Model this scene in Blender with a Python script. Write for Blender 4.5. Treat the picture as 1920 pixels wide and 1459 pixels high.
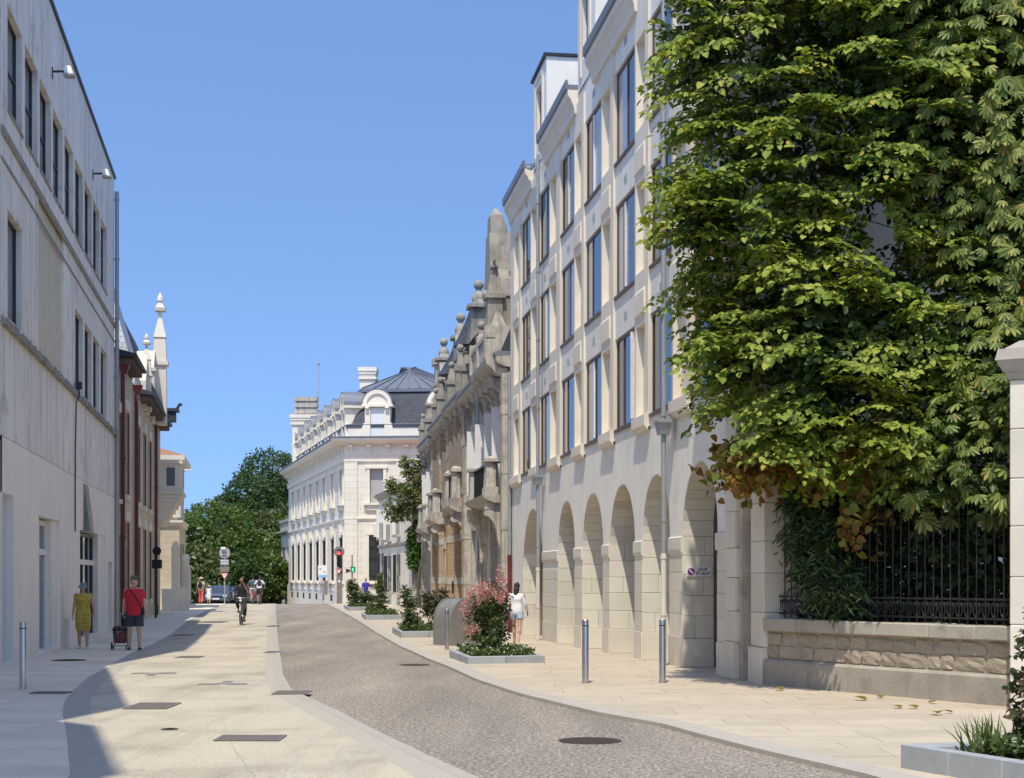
import bpy, bmesh, math, random
import numpy as np
from mathutils import Vector, Matrix, Quaternion
for _o in list(bpy.data.objects): bpy.data.objects.remove(_o)
SC = bpy.context.scene
COL = SC.collection
R = math.radians
PI = math.pi
# ------------------------------------------------------------------ camera
EYE = 1.65; FPX = 2886.0; CX = 960.0; HY = 1085.0      # photo pixels: focal length, centre, horizon row
cam = bpy.data.cameras.new('camera'); camo = bpy.data.objects.new('camera', cam); COL.objects.link(camo)
camo.location = (0, 0, EYE); camo.rotation_euler = (R(90), 0, 0)
cam.sensor_width = 36; cam.lens = FPX / 1920 * 36; cam.shift_y = (HY - 1459 / 2) / 1920
cam.clip_start = .1; cam.clip_end = 3000
SC.camera = camo
# ------------------------------------------------------------------ world, sun, exposure
SUN_EL, SUN_HEAD = 63.0, 13.2          # elevation; compass heading of the light, clockwise from +Y
w = bpy.data.worlds.new('World'); SC.world = w; w.use_nodes = True
nt = w.node_tree; nt.nodes.clear()
sky = nt.nodes.new('ShaderNodeTexSky'); sky.sky_type = 'NISHITA'; sky.sun_disc = False
sky.sun_elevation = R(SUN_EL); sky.sun_rotation = R(SUN_HEAD + 180)
sky.altitude = 0; sky.air_density = 1.0; sky.dust_density = .6; sky.ozone_density = 6.5
bgn = nt.nodes.new('ShaderNodeBackground'); bgn.inputs['Strength'].default_value = .14
wo = nt.nodes.new('ShaderNodeOutputWorld')
_tc = nt.nodes.new('ShaderNodeTexCoord'); _mp = nt.nodes.new('ShaderNodeMapping'); _mp.inputs['Location'].default_value = (0, 0, .25)   # softer gradient all round
nt.links.new(_tc.outputs['Generated'], _mp.inputs[0]); nt.links.new(_mp.outputs[0], sky.inputs[0])
nt.links.new(sky.outputs[0], bgn.inputs[0]); nt.links.new(bgn.outputs[0], wo.inputs[0])
sl = bpy.data.lights.new('sun', 'SUN'); sl.energy = 2.35; sl.angle = R(.53); sl.color = (1, .93, .80)
so = bpy.data.objects.new('sun', sl); COL.objects.link(so)
SD = Vector((math.sin(R(SUN_HEAD)) * math.cos(R(SUN_EL)), math.cos(R(SUN_HEAD)) * math.cos(R(SUN_EL)), -math.sin(R(SUN_EL))))
so.rotation_euler = SD.to_track_quat('-Z', 'Y').to_euler(); so.location = (-20, -40, 60)
SC.view_settings.view_transform = 'Standard'; SC.view_settings.look = 'None'
SC.view_settings.exposure = 0.9; SC.view_settings.gamma = 1
SC.render.engine = 'CYCLES'; SC.cycles.use_denoising = True; SC.cycles.max_bounces = 8; SC.cycles.diffuse_bounces = 6
SC.cycles.transparent_max_bounces = 4; SC.cycles.caustics_reflective = False; SC.cycles.caustics_refractive = False
random.seed(7); RNG = np.random.default_rng(11)

# ------------------------------------------------------------------ pixel -> place
_HY = [-50, 29, 35, 41, 51, 62, 85, 100, 106, 120, 200, 260, 900]
_HZ = [0, 0, -.06, -.14, -.17, -.09, 0, .02, -.06, -.36, -1.9, -2.0, -2.0]
def H(y):
    return float(np.interp(y, _HY, _HZ))
def GP(px, py):
    lo, hi = 3.0, 104.0
    t = (py - HY) / FPX
    for _ in range(50):
        m = (lo + hi) / 2
        if EYE - H(m) > t * m: lo = m
        else: hi = m
    return ((px - CX) / FPX * lo, lo)
def WP(px, py, Y): return Vector(((px - CX) / FPX * Y, Y, EYE + (HY - py) / FPX * Y))
LA, LB = -4.9, -.1642          # left facades:  X = LA + LB * Y
RA, RB = 7.1, -.1369           # right facades: X = RA + RB * Y
def LX(Y): return LA + LB * Y
def RX(Y): return RA + RB * Y

# ------------------------------------------------------------------ materials
def _lk(nt, a, b): nt.links.new(a, b)
def new_mat(name):
    m = bpy.data.materials.new(name); m.use_nodes = True
    nt = m.node_tree; nt.nodes.clear()
    out = nt.nodes.new('ShaderNodeOutputMaterial'); b = nt.nodes.new('ShaderNodeBsdfPrincipled')
    _lk(nt, b.outputs[0], out.inputs[0])
    return m, nt, b, out
def c4(c): return (c[0], c[1], c[2], 1)
def ramp(nt, fac, stops):
    r = nt.nodes.new('ShaderNodeValToRGB'); e = r.color_ramp.elements
    while len(e) < len(stops): e.new(.5)
    for i, (p, c) in enumerate(stops):
        e[i].position = p; e[i].color = c4(c) if hasattr(c, '__len__') else (c, c, c, 1)
    _lk(nt, fac, r.inputs[0]); return r.outputs[0]
def mixc(nt, fac, a, b, mode='MIX'):
    n = nt.nodes.new('ShaderNodeMix'); n.data_type = 'RGBA'; n.blend_type = mode
    for s, v in ((n.inputs['Factor'], fac), (n.inputs['A'], a), (n.inputs['B'], b)):
        if hasattr(v, 'is_linked') or hasattr(v, 'links'): _lk(nt, v, s)
        elif hasattr(v, '__len__'): s.default_value = c4(v)
        else:
            s.default_value = v if s.type == 'VALUE' else (v, v, v, 1)
    # Mix node exposes several sockets called A/B/Factor; pick the RGBA ones explicitly
    return n.outputs['Result']
def mixrgb(nt, fac, a, b, mode='MIX'):
    n = nt.nodes.new('ShaderNodeMixRGB'); n.blend_type = mode
    for s, v in zip(n.inputs, (fac, a, b)):
        if hasattr(v, 'links'): _lk(nt, v, s)
        elif hasattr(v, '__len__'): s.default_value = c4(v)
        elif s.type == 'VALUE': s.default_value = v
        else: s.default_value = (v, v, v, 1)
    return n.outputs[0]
def noise(nt, vec, scale, detail=4, rough=.55, dist=0):
    n = nt.nodes.new('ShaderNodeTexNoise'); n.inputs['Scale'].default_value = scale
    n.inputs['Detail'].default_value = detail; n.inputs['Roughness'].default_value = rough; n.inputs['Distortion'].default_value = dist
    _lk(nt, vec, n.inputs['Vector']); return n.outputs[0]
def mapping(nt, vec, scale=(1, 1, 1), rot=(0, 0, 0), loc=(0, 0, 0)):
    n = nt.nodes.new('ShaderNodeMapping'); n.inputs['Scale'].default_value = scale; n.inputs['Rotation'].default_value = rot
    n.inputs['Location'].default_value = loc
    _lk(nt, vec, n.inputs['Vector']); return n.outputs[0]
MAT = {}
def surf(name, c1, c2, scale=3, rough=.85, bump=.25, bscale=40, streak=None, streak_amt=.5, objvar=.0, brick=None, metallic=0, blotch=None, spec=.3):
    """weathered surface: two-tone mottling, optional rain streaks, per-object variation, ashlar/brick joints"""
    m, nt, b, out = new_mat(name)
    geo = nt.nodes.new('ShaderNodeNewGeometry'); pos = geo.outputs['Position']
    tc = nt.nodes.new('ShaderNodeTexCoord')
    n1 = noise(nt, pos, scale, 6, .6); n2 = noise(nt, pos, scale * .17, 3)
    col = mixrgb(nt, ramp(nt, n1, [(.3, 0), (.7, 1)]), c1, c2)
    d = tuple(x * .87 for x in c1)
    col = mixrgb(nt, ramp(nt, n2, [(.42, 0), (.72, .75)]), col, d)
    hgt = noise(nt, pos, bscale, 4, .6)
    if brick:
        bw, bh, mort, mc, var = brick
        cmb = nt.nodes.new('ShaderNodeCombineXYZ'); sep = nt.nodes.new('ShaderNodeSeparateXYZ')
        _lk(nt, tc.outputs['Object'], sep.inputs[0])
        add = nt.nodes.new('ShaderNodeMath'); add.operation = 'ADD'
        _lk(nt, sep.outputs[0], add.inputs[0]); _lk(nt, sep.outputs[1], add.inputs[1])
        _lk(nt, add.outputs[0], cmb.inputs[0]); _lk(nt, sep.outputs[2], cmb.inputs[1])
        bt = nt.nodes.new('ShaderNodeTexBrick'); bt.inputs['Scale'].default_value = 1
        bt.inputs['Brick Width'].default_value = bw; bt.inputs['Row Height'].default_value = bh
        bt.inputs['Mortar Size'].default_value = mort; bt.inputs['Mortar Smooth'].default_value = .2
        bt.inputs['Color1'].default_value = (1, 1, 1, 1); bt.inputs['Color2'].default_value = (1 - var,) * 3 + (1,)
        bt.inputs['Mortar'].default_value = (1, 1, 1, 1)
        _lk(nt, cmb.outputs[0], bt.inputs['Vector'])
        col = mixrgb(nt, 1.0, col, bt.outputs[0], 'MULTIPLY')
        col = mixrgb(nt, bt.outputs['Fac'], col, mc)
        hm = nt.nodes.new('ShaderNodeMath'); hm.operation = 'MULTIPLY_ADD'; hm.inputs[1].default_value = -1.5
        _lk(nt, bt.outputs['Fac'], hm.inputs[0]); _lk(nt, hgt, hm.inputs[2]); hgt = hm.outputs[0]
    if blotch:
        bc, bs, bt0, bt1 = blotch
        col = mixrgb(nt, ramp(nt, noise(nt, pos, bs, 7, .7), [(bt0, 0), (bt1, .9)]), col, bc)
    if streak:
        mp = mapping(nt, pos, (2.2, 2.2, .16))
        s = noise(nt, mp, 1.6, 6, .65)
        fac = ramp(nt, s, [(.5, 0), (.72, streak_amt)])
        col = mixrgb(nt, fac, col, streak)
    if objvar:
        oi = nt.nodes.new('ShaderNodeObjectInfo')
        v = ramp(nt, oi.outputs['Random'], [(0, 1 - objvar), (1, 1 + objvar * .4)])
        col = mixrgb(nt, 1.0, col, v, 'MULTIPLY')
    _lk(nt, col, b.inputs['Base Color'])
    b.inputs['Roughness'].default_value = rough; b.inputs['Metallic'].default_value = metallic
    b.inputs['Specular IOR Level'].default_value = spec
    if bump:
        bp = nt.nodes.new('ShaderNodeBump'); bp.inputs['Strength'].default_value = bump; bp.inputs['Distance'].default_value = .02
        _lk(nt, hgt, bp.inputs['Height']); _lk(nt, bp.outputs[0], b.inputs['Normal'])
    MAT[name] = m; return m
def plain(name, c, rough=.5, metallic=0, spec=.5, vary=.12, scale=14, objvar=0):
    m, nt, b, out = new_mat(name)
    geo = nt.nodes.new('ShaderNodeNewGeometry')
    n = noise(nt, geo.outputs['Position'], scale, 4)
    col = mixrgb(nt, ramp(nt, n, [(.3, 0), (.7, 1)]), tuple(x * (1 - vary) for x in c), tuple(min(1, x * (1 + vary)) for x in c))
    if objvar:
        oi = nt.nodes.new('ShaderNodeObjectInfo')
        col = mixrgb(nt, 1.0, col, ramp(nt, oi.outputs['Random'], [(0, 1 - objvar), (1, 1)]), 'MULTIPLY')
    _lk(nt, col, b.inputs['Base Color'])
    b.inputs['Roughness'].default_value = rough; b.inputs['Metallic'].default_value = metallic; b.inputs['Specular IOR Level'].default_value = spec
    MAT[name] = m; return m
def leafmat(name, stops, trans=.35, rough=.45, spec=.35):
    m, nt, b, out = new_mat(name)
    geo = nt.nodes.new('ShaderNodeNewGeometry')
    col = ramp(nt, geo.outputs['Random Per Island'], stops)
    big = noise(nt, geo.outputs['Position'], 1.1, 3)
    col = mixrgb(nt, 1.0, col, ramp(nt, big, [(.3, (.70, .80, .72)), (.7, (1.22, 1.12, 1))]), 'MULTIPLY')
    _lk(nt, col, b.inputs['Base Color']); b.inputs['Roughness'].default_value = rough; b.inputs['Specular IOR Level'].default_value = spec
    tr = nt.nodes.new('ShaderNodeBsdfTranslucent'); mx = nt.nodes.new('ShaderNodeMixShader'); mx.inputs[0].default_value = trans
    tcol = mixrgb(nt, 1.0, col, (1.3, 1.35, .55), 'MULTIPLY'); _lk(nt, tcol, tr.inputs[0])
    _lk(nt, b.outputs[0], mx.inputs[1]); _lk(nt, tr.outputs[0], mx.inputs[2]); _lk(nt, mx.outputs[0], out.inputs[0])
    MAT[name] = m; return m

surf('ground_earth', (.34, .31, .26), (.27, .25, .21), 1, .95)
surf('pavement_joint', (.46, .41, .33), (.40, .355, .29), 6, .95)
surf('slab_cream', (.56, .48, .365), (.48, .405, .30), 2.2, .8, .12, 60, objvar=.08, blotch=((.42, .355, .275), 1.6, .50, .8))
surf('slab_pale', (.78, .68, .53), (.70, .605, .475), 2.2, .8, .12, 60, objvar=.12, blotch=((.42, .40, .37), 1.3, .58, .8))
surf('path_resin', (.57, .495, .365), (.44, .38, .275), 30, .85, .3, 90, streak=None, blotch=((.47, .42, .335), .9, .48, .8))
surf('border_stone', (.47, .425, .355), (.40, .36, .305), 9, .85, .15, 50, objvar=.1)
def resin():
    m, nt, b, out = new_mat('path_resin')
    geo = nt.nodes.new('ShaderNodeNewGeometry'); pos = geo.outputs['Position']
    n1 = noise(nt, pos, 26, 3, .8)
    col = ramp(nt, n1, [(.34, (.38, .335, .255)), (.5, (.49, .435, .335)), (.66, (.58, .52, .41))])
    st = noise(nt, mapping(nt, pos, (1.2, .16, 1)), 1.3, 6, .65)
    col = mixrgb(nt, 1.0, col, ramp(nt, st, [(.32, (.80, .79, .78)), (.5, (1, 1, 1)), (.72, (1.07, 1.06, 1.04))]), 'MULTIPLY')
    pt = noise(nt, pos, .55, 5, .6)
    col = mixrgb(nt, 1.0, col, ramp(nt, pt, [(.38, (.84, .83, .82)), (.5, (1, 1, 1)), (.68, (1.05, 1.03, 1))]), 'MULTIPLY')
    v = nt.nodes.new('ShaderNodeTexVoronoi'); v.inputs['Scale'].default_value = 1.7; _lk(nt, pos, v.inputs['Vector'])
    col = mixrgb(nt, ramp(nt, v.outputs['Distance'], [(.035, .55), (.055, 0)]), col, (.20, .17, .13))      # gum and drips
    _lk(nt, col, b.inputs['Base Color']); b.inputs['Roughness'].default_value = .88; b.inputs['Specular IOR Level'].default_value = .2
    bp = nt.nodes.new('ShaderNodeBump'); bp.inputs['Strength'].default_value = .4; bp.inputs['Distance'].default_value = .008
    _lk(nt, n1, bp.inputs['Height']); _lk(nt, bp.outputs[0], b.inputs['Normal']); MAT['path_resin'] = m
resin()
surf('border_pale', (.50, .45, .37), (.42, .38, .31), 14, .85, .15, 50, objvar=.1)
def asphalt():
    m, nt, b, out = new_mat('road_aggregate')
    geo = nt.nodes.new('ShaderNodeNewGeometry'); pos = geo.outputs['Position']
    n1 = noise(nt, pos, 25, 3, .8); n2 = noise(nt, pos, 60, 2, .6)
    col = ramp(nt, n1, [(.36, (.065, .054, .043)), (.45, (.17, .143, .115)), (.54, (.33, .283, .232)), (.64, (.68, .60, .50))])
    col = mixrgb(nt, .35, col, ramp(nt, n2, [(.38, (.08, .067, .054)), (.62, (.52, .455, .385))]))
    big = noise(nt, mapping(nt, pos, (1, .22, 1)), .7, 5)
    col = mixrgb(nt, 1.0, col, ramp(nt, big, [(.3, (.80, .80, .80)), (.7, (1.14, 1.12, 1.09))]), 'MULTIPLY')
    wear = noise(nt, mapping(nt, pos, (.9, .06, 1)), 1.1, 3)
    col = mixrgb(nt, 1.0, col, ramp(nt, wear, [(.35, .88), (.65, 1.08)]), 'MULTIPLY')
    _lk(nt, col, b.inputs['Base Color']); b.inputs['Roughness'].default_value = .9; b.inputs['Specular IOR Level'].default_value = .2
    bp = nt.nodes.new('ShaderNodeBump'); bp.inputs['Strength'].default_value = .6; bp.inputs['Distance'].default_value = .01
    _lk(nt, n1, bp.inputs['Height']); _lk(nt, bp.outputs[0], b.inputs['Normal'])
    MAT['road_aggregate'] = m
asphalt()
surf('concrete', (.86, .82, .745), (.77, .73, .665), 2.2, .9, .35, 30, streak=(.36, .335, .29), streak_amt=.65, objvar=.07, blotch=((.38, .35, .30), 1.3, .55, .76))
surf('concrete_stain', (.40, .37, .31), (.25, .23, .19), 5, .95, .5, 25, streak=(.14, .125, .10), streak_amt=.8)
surf('concrete_yellow', (.66, .61, .47), (.58, .53, .41), 2.5, .9, .3, 30, streak=(.35, .33, .28), streak_amt=.45)
surf('painted_wall', (.86, .81, .72), (.81, .76, .68), 1.2, .8, .1, 20, streak=(.5, .48, .44), streak_amt=.35)
surf('grey_blue_wall', (.46, .48, .53), (.42, .44, .49), 1.2, .8, .1, 20)
surf('render_white', (.86, .825, .74), (.78, .75, .675), 1.6, .85, .15, 18, streak=(.55, .52, .46), streak_amt=.38, blotch=((.63, .60, .54), 1.4, .55, .8))
surf('stone_cream', (.80, .73, .61), (.72, .65, .535), 1.8, .85, .15, 25, streak=(.50, .43, .34), streak_amt=.28, blotch=((.58, .50, .40), 2.5, .6, .85))
surf('stone_block', (.74, .69, .58), (.66, .61, .51), 1.6, .85, .15, 22, objvar=.10, blotch=((.55, .49, .39), 2.2, .58, .85))
surf('stone_yellow', (.70, .60, .42), (.62, .53, .37), 1.4, .85, .2, 22, streak=(.44, .38, .29), streak_amt=.4, brick=(.95, .36, .012, (.44, .38, .28), .14))
surf('stone_weathered', (.40, .365, .30), (.27, .25, .21), 2.4, .95, .5, 16, streak=(.12, .11, .095), streak_amt=.75, blotch=((.16, .15, .13), 3.5, .53, .76))
surf('stone_dirty', (.57, .525, .44), (.42, .385, .32), 3.2, .9, .45, 18, streak=(.13, .115, .10), streak_amt=.85, blotch=((.20, .18, .155), 2.2, .50, .74))
surf('stone_white', (.87, .80, .66), (.81, .74, .61), 1.2, .85, .12, 20, streak=(.56, .52, .45), streak_amt=.32, brick=(1.1, .42, .012, (.52, .49, .42), .06))
surf('stone_white_plain', (.87, .80, .66), (.79, .72, .59), 1.4, .85, .12, 20, streak=(.52, .49, .43), streak_amt=.38)
surf('rubble', (.46, .395, .30), (.34, .29, .22), 3.2, .95, .8, 18, blotch=((.29, .25, .20), 2.4, .52, .76), objvar=.12)
surf('mortar', (.43, .375, .29), (.34, .295, .23), 5, .95, .6, 22, blotch=((.28, .25, .20), 1.6, .52, .78))
surf('wall_plinth', (.42, .375, .31), (.32, .29, .24), 2.5, .95, .4, 20, streak=(.24, .22, .18), streak_amt=.6, blotch=((.22, .20, .17), 1.8, .54, .78))
surf('coping_stone', (.50, .46, .38), (.39, .355, .295), 3, .95, .4, 24, objvar=.14, blotch=((.27, .25, .21), 3, .55, .8))
surf('brick_buff', (.52, .33, .17), (.40, .25, .13), 9, .9, .2, 30, brick=(.23, .075, .009, (.50, .43, .33), .35))
surf('slate', (.07, .077, .098), (.048, .054, .07), 6, .6, .25, 20, brick=(.28, .20, .006, (.04, .044, .055), .35), spec=.3)
surf('slate_pale', (.56, .55, .54), (.44, .435, .43), 4, .5, .25, 20, brick=(.36, .24, .014, (.16, .16, .17), .35), spec=.5)
surf('zinc', (.22, .235, .26), (.17, .185, .21), 2, .5, .05, 20, metallic=.35, streak=(.2, .22, .25), streak_amt=.4)
surf('zinc_pipe', (.40, .42, .43), (.33, .35, .36), 3, .45, .05, 20, metallic=.4)
surf('cast_iron_white', (.70, .67, .60), (.60, .57, .50), 4, .5, .05, 20, streak=(.4, .33, .25), streak_amt=.5)
surf('roof_tile', (.50, .24, .13), (.40, .19, .10), 4, .9, .4, 20, brick=(.2, .3, .02, (.25, .12, .07), .3))
surf('planter_stone', (.40, .42, .43), (.33, .35, .36), 5, .7, .1, 50, objvar=.10, blotch=((.26, .27, .28), 3, .6, .85))
surf('soil', (.10, .075, .05), (.06, .045, .03), 12, 1, .8, 30)
surf('bark', (.13, .11, .085), (.07, .06, .045), 9, .95, .9, 25, streak=(.04, .035, .03), streak_amt=.6)
plain('frame_brown', (.10, .06, .04), .45)
plain('frame_white', (.74, .74, .72), .5)
plain('frame_black', (.025, .025, .028), .4)
plain('iron_dark', (.03, .03, .03), .45, .3)
plain('burgundy', (.13, .022, .024), .45, vary=.25, scale=4)
plain('shutter_white', (.74, .73, .70), .6)
plain('shutter_slat', (.60, .60, .60), .6)
plain('curtain', (.80, .79, .75), .9)
plain('interior_dark', (.03, .032, .036), .9)
plain('door_brown', (.16, .11, .075), .6, vary=.25, scale=5)
plain('door_grey', (.30, .32, .33), .5)
plain('steel', (.55, .53, .50), .28, .95, vary=.06)
plain('bin_grey', (.22, .215, .195), .42, .1, vary=.1, scale=3)
plain('rust_iron', (.075, .05, .042), .75, .3, vary=.35, scale=30)
plain('drain_iron', (.23, .185, .16), .75, .2, vary=.3, scale=60)
plain('black_plastic', (.02, .02, .021), .45)
plain('rubber', (.018, .018, .018), .8)
plain('grey_paint', (.36, .36, .35), .5)
plain('post_brown', (.23, .20, .17), .5)
plain('sign_white', (.82, .82, .82), .4)
plain('sign_red', (.60, .06, .05), .4)
plain('sign_blue', (.05, .08, .34), .4)
plain('sign_skyblue', (.30, .52, .74), .4)
plain('sign_green', (.0, .16, .06), .4)
plain('sign_orange', (.75, .18, .06), .45)
plain('ink_black', (.02, .02, .025), .6)
plain('skin_tan', (.50, .29, .19), .55, vary=.08)
plain('skin_fair', (.58, .37, .27), .55, vary=.08)
plain('skin_brown', (.30, .16, .10), .55, vary=.08)
plain('hair_dark', (.025, .018, .014), .5)
plain('hair_grey', (.36, .34, .32), .6)
plain('cloth_red', (.55, .022, .045), .85)
plain('cloth_mustard', (.44, .33, .055), .9, vary=.22, scale=9)
plain('cloth_black', (.022, .022, .026), .85)
plain('cloth_navy', (.04, .045, .065), .85)
plain('cloth_white', (.80, .80, .82), .85)
plain('cloth_blue', (.035, .04, .35), .8)
plain('cloth_coral', (.72, .13, .11), .85)
plain('cloth_grey', (.33, .34, .37), .85)
plain('cloth_teal', (.07, .13, .13), .85)
plain('denim', (.34, .42, .52), .85, vary=.25, scale=40)
plain('straw', (.66, .56, .40), .85)
plain('cap_khaki', (.13, .12, .095), .85)
plain('shoe_dark', (.05, .05, .06), .6)
plain('shoe_metallic', (.72, .52, .46), .3, .7)
plain('car_blue', (.10, .14, .19), .25, .4)
plain('car_dark', (.035, .05, .065), .25, .4)
plain('car_white', (.7, .7, .7), .3)
plain('flower_pink', (.68, .24, .31), .7, vary=.3, scale=30)
plain('flower_white', (.8, .8, .74), .7)
plain('inlay', (.24, .22, .20), .7)
def glass(name, tint, rough=.04):
    m, nt, b, out = new_mat(name)
    geo = nt.nodes.new('ShaderNodeNewGeometry')
    n = noise(nt, geo.outputs['Position'], .7, 2)
    b.inputs['Base Color'].default_value = c4(tint); b.inputs['Roughness'].default_value = rough; b.inputs['Specular IOR Level'].default_value = .8
    b.inputs['IOR'].default_value = 1.9
    bp = nt.nodes.new('ShaderNodeBump'); bp.inputs['Strength'].default_value = .02; bp.inputs['Distance'].default_value = .05
    _lk(nt, n, bp.inputs['Height']); _lk(nt, bp.outputs[0], b.inputs['Normal'])
    MAT[name] = m
glass('glass', (.02, .025, .032)); glass('glass_curtain', (.36, .35, .33), .1); glass('glass_grey', (.05, .06, .065), .15)
def emit(name, c, s):
    m, nt, b, out = new_mat(name)
    b.inputs['Base Color'].default_value = c4(c); b.inputs['Emission Color'].default_value = c4(c); b.inputs['Emission Strength'].default_value = s
    MAT[name] = m
emit('lamp_red', (1, .06, .05), 1.6); emit('lamp_green', (.1, .8, .4), .35)
def pattern(name, cols, scale):
    m, nt, b, out = new_mat(name)
    tc = nt.nodes.new('ShaderNodeTexCoord')
    n = noise(nt, tc.outputs['Object'], scale, 3, .6)
    _lk(nt, ramp(nt, n, cols), b.inputs['Base Color']); b.inputs['Roughness'].default_value = .8
    MAT[name] = m
pattern('trolley_cloth', [(.35, (.05, .012, .018)), (.48, (.16, .02, .03)), (.56, (.05, .012, .02)), (.62, (.5, .4, .4)), (.66, (.10, .015, .025))], 22)
pattern('hat_stripes', [(.35, (.04, .06, .08)), (.5, (.09, .16, .18)), (.58, (.40, .46, .46)), (.66, (.06, .09, .11))], 26)
leafmat('leaf_linden', [(0, (.09, .14, .02)), (.3, (.18, .245, .036)), (.65, (.27, .33, .055)), (.93, (.34, .38, .08)), (1, (.46, .39, .08))], .30, .55, .25)
leafmat('leaf_chestnut', [(0, (.10, .15, .03)), (.5, (.18, .235, .055)), (.8, (.26, .30, .08)), (.94, (.36, .36, .10)), (.985, (.40, .31, .10)), (1, (.32, .14, .04))], .30)
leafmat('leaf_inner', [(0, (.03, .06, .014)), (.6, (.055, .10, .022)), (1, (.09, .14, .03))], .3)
leafmat('leaf_brown', [(0, (.17, .08, .03)), (.35, (.26, .13, .04)), (.55, (.30, .20, .05)), (.75, (.28, .28, .06)), (1, (.14, .20, .04))], .35)
leafmat('leaf_laurel', [(0, (.02, .05, .012)), (.6, (.04, .085, .02)), (1, (.09, .14, .035))], .2, .35, .5)
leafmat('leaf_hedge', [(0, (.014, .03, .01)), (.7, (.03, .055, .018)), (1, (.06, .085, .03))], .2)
leafmat('leaf_far_dark', [(0, (.035, .07, .022)), (.6, (.055, .105, .03)), (1, (.085, .14, .04))], .3)
leafmat('leaf_far_mid', [(0, (.07, .12, .03)), (.6, (.10, .16, .04)), (1, (.15, .20, .055))], .3)
leafmat('leaf_far_olive', [(0, (.085, .12, .045)), (.6, (.115, .15, .06)), (1, (.16, .18, .075))], .3)
leafmat('leaf_shrub', [(0, (.05, .085, .025)), (.6, (.085, .13, .04)), (1, (.15, .19, .06))], .3)
leafmat('leaf_street', [(0, (.10, .14, .04)), (.6, (.15, .19, .06)), (.9, (.20, .23, .09)), (1, (.25, .19, .08))], .4)
leafmat('leaf_shrub_red', [(0, (.035, .06, .022)), (.5, (.07, .10, .035)), (.8, (.13, .09, .04)), (1, (.2, .1, .06))], .3)
leafmat('leaf_ivy', [(0, (.04, .10, .015)), (.6, (.07, .16, .02)), (1, (.12, .22, .04))], .35)
leafmat('petal_pink', [(0, (.40, .17, .21)), (.5, (.52, .27, .31)), (1, (.66, .45, .47))], .3)
leafmat('petal_white', [(0, (.6, .6, .5)), (1, (.85, .85, .8))], .3)
leafmat('grass_blade', [(0, (.05, .09, .02)), (1, (.14, .19, .05))], .3)

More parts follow.
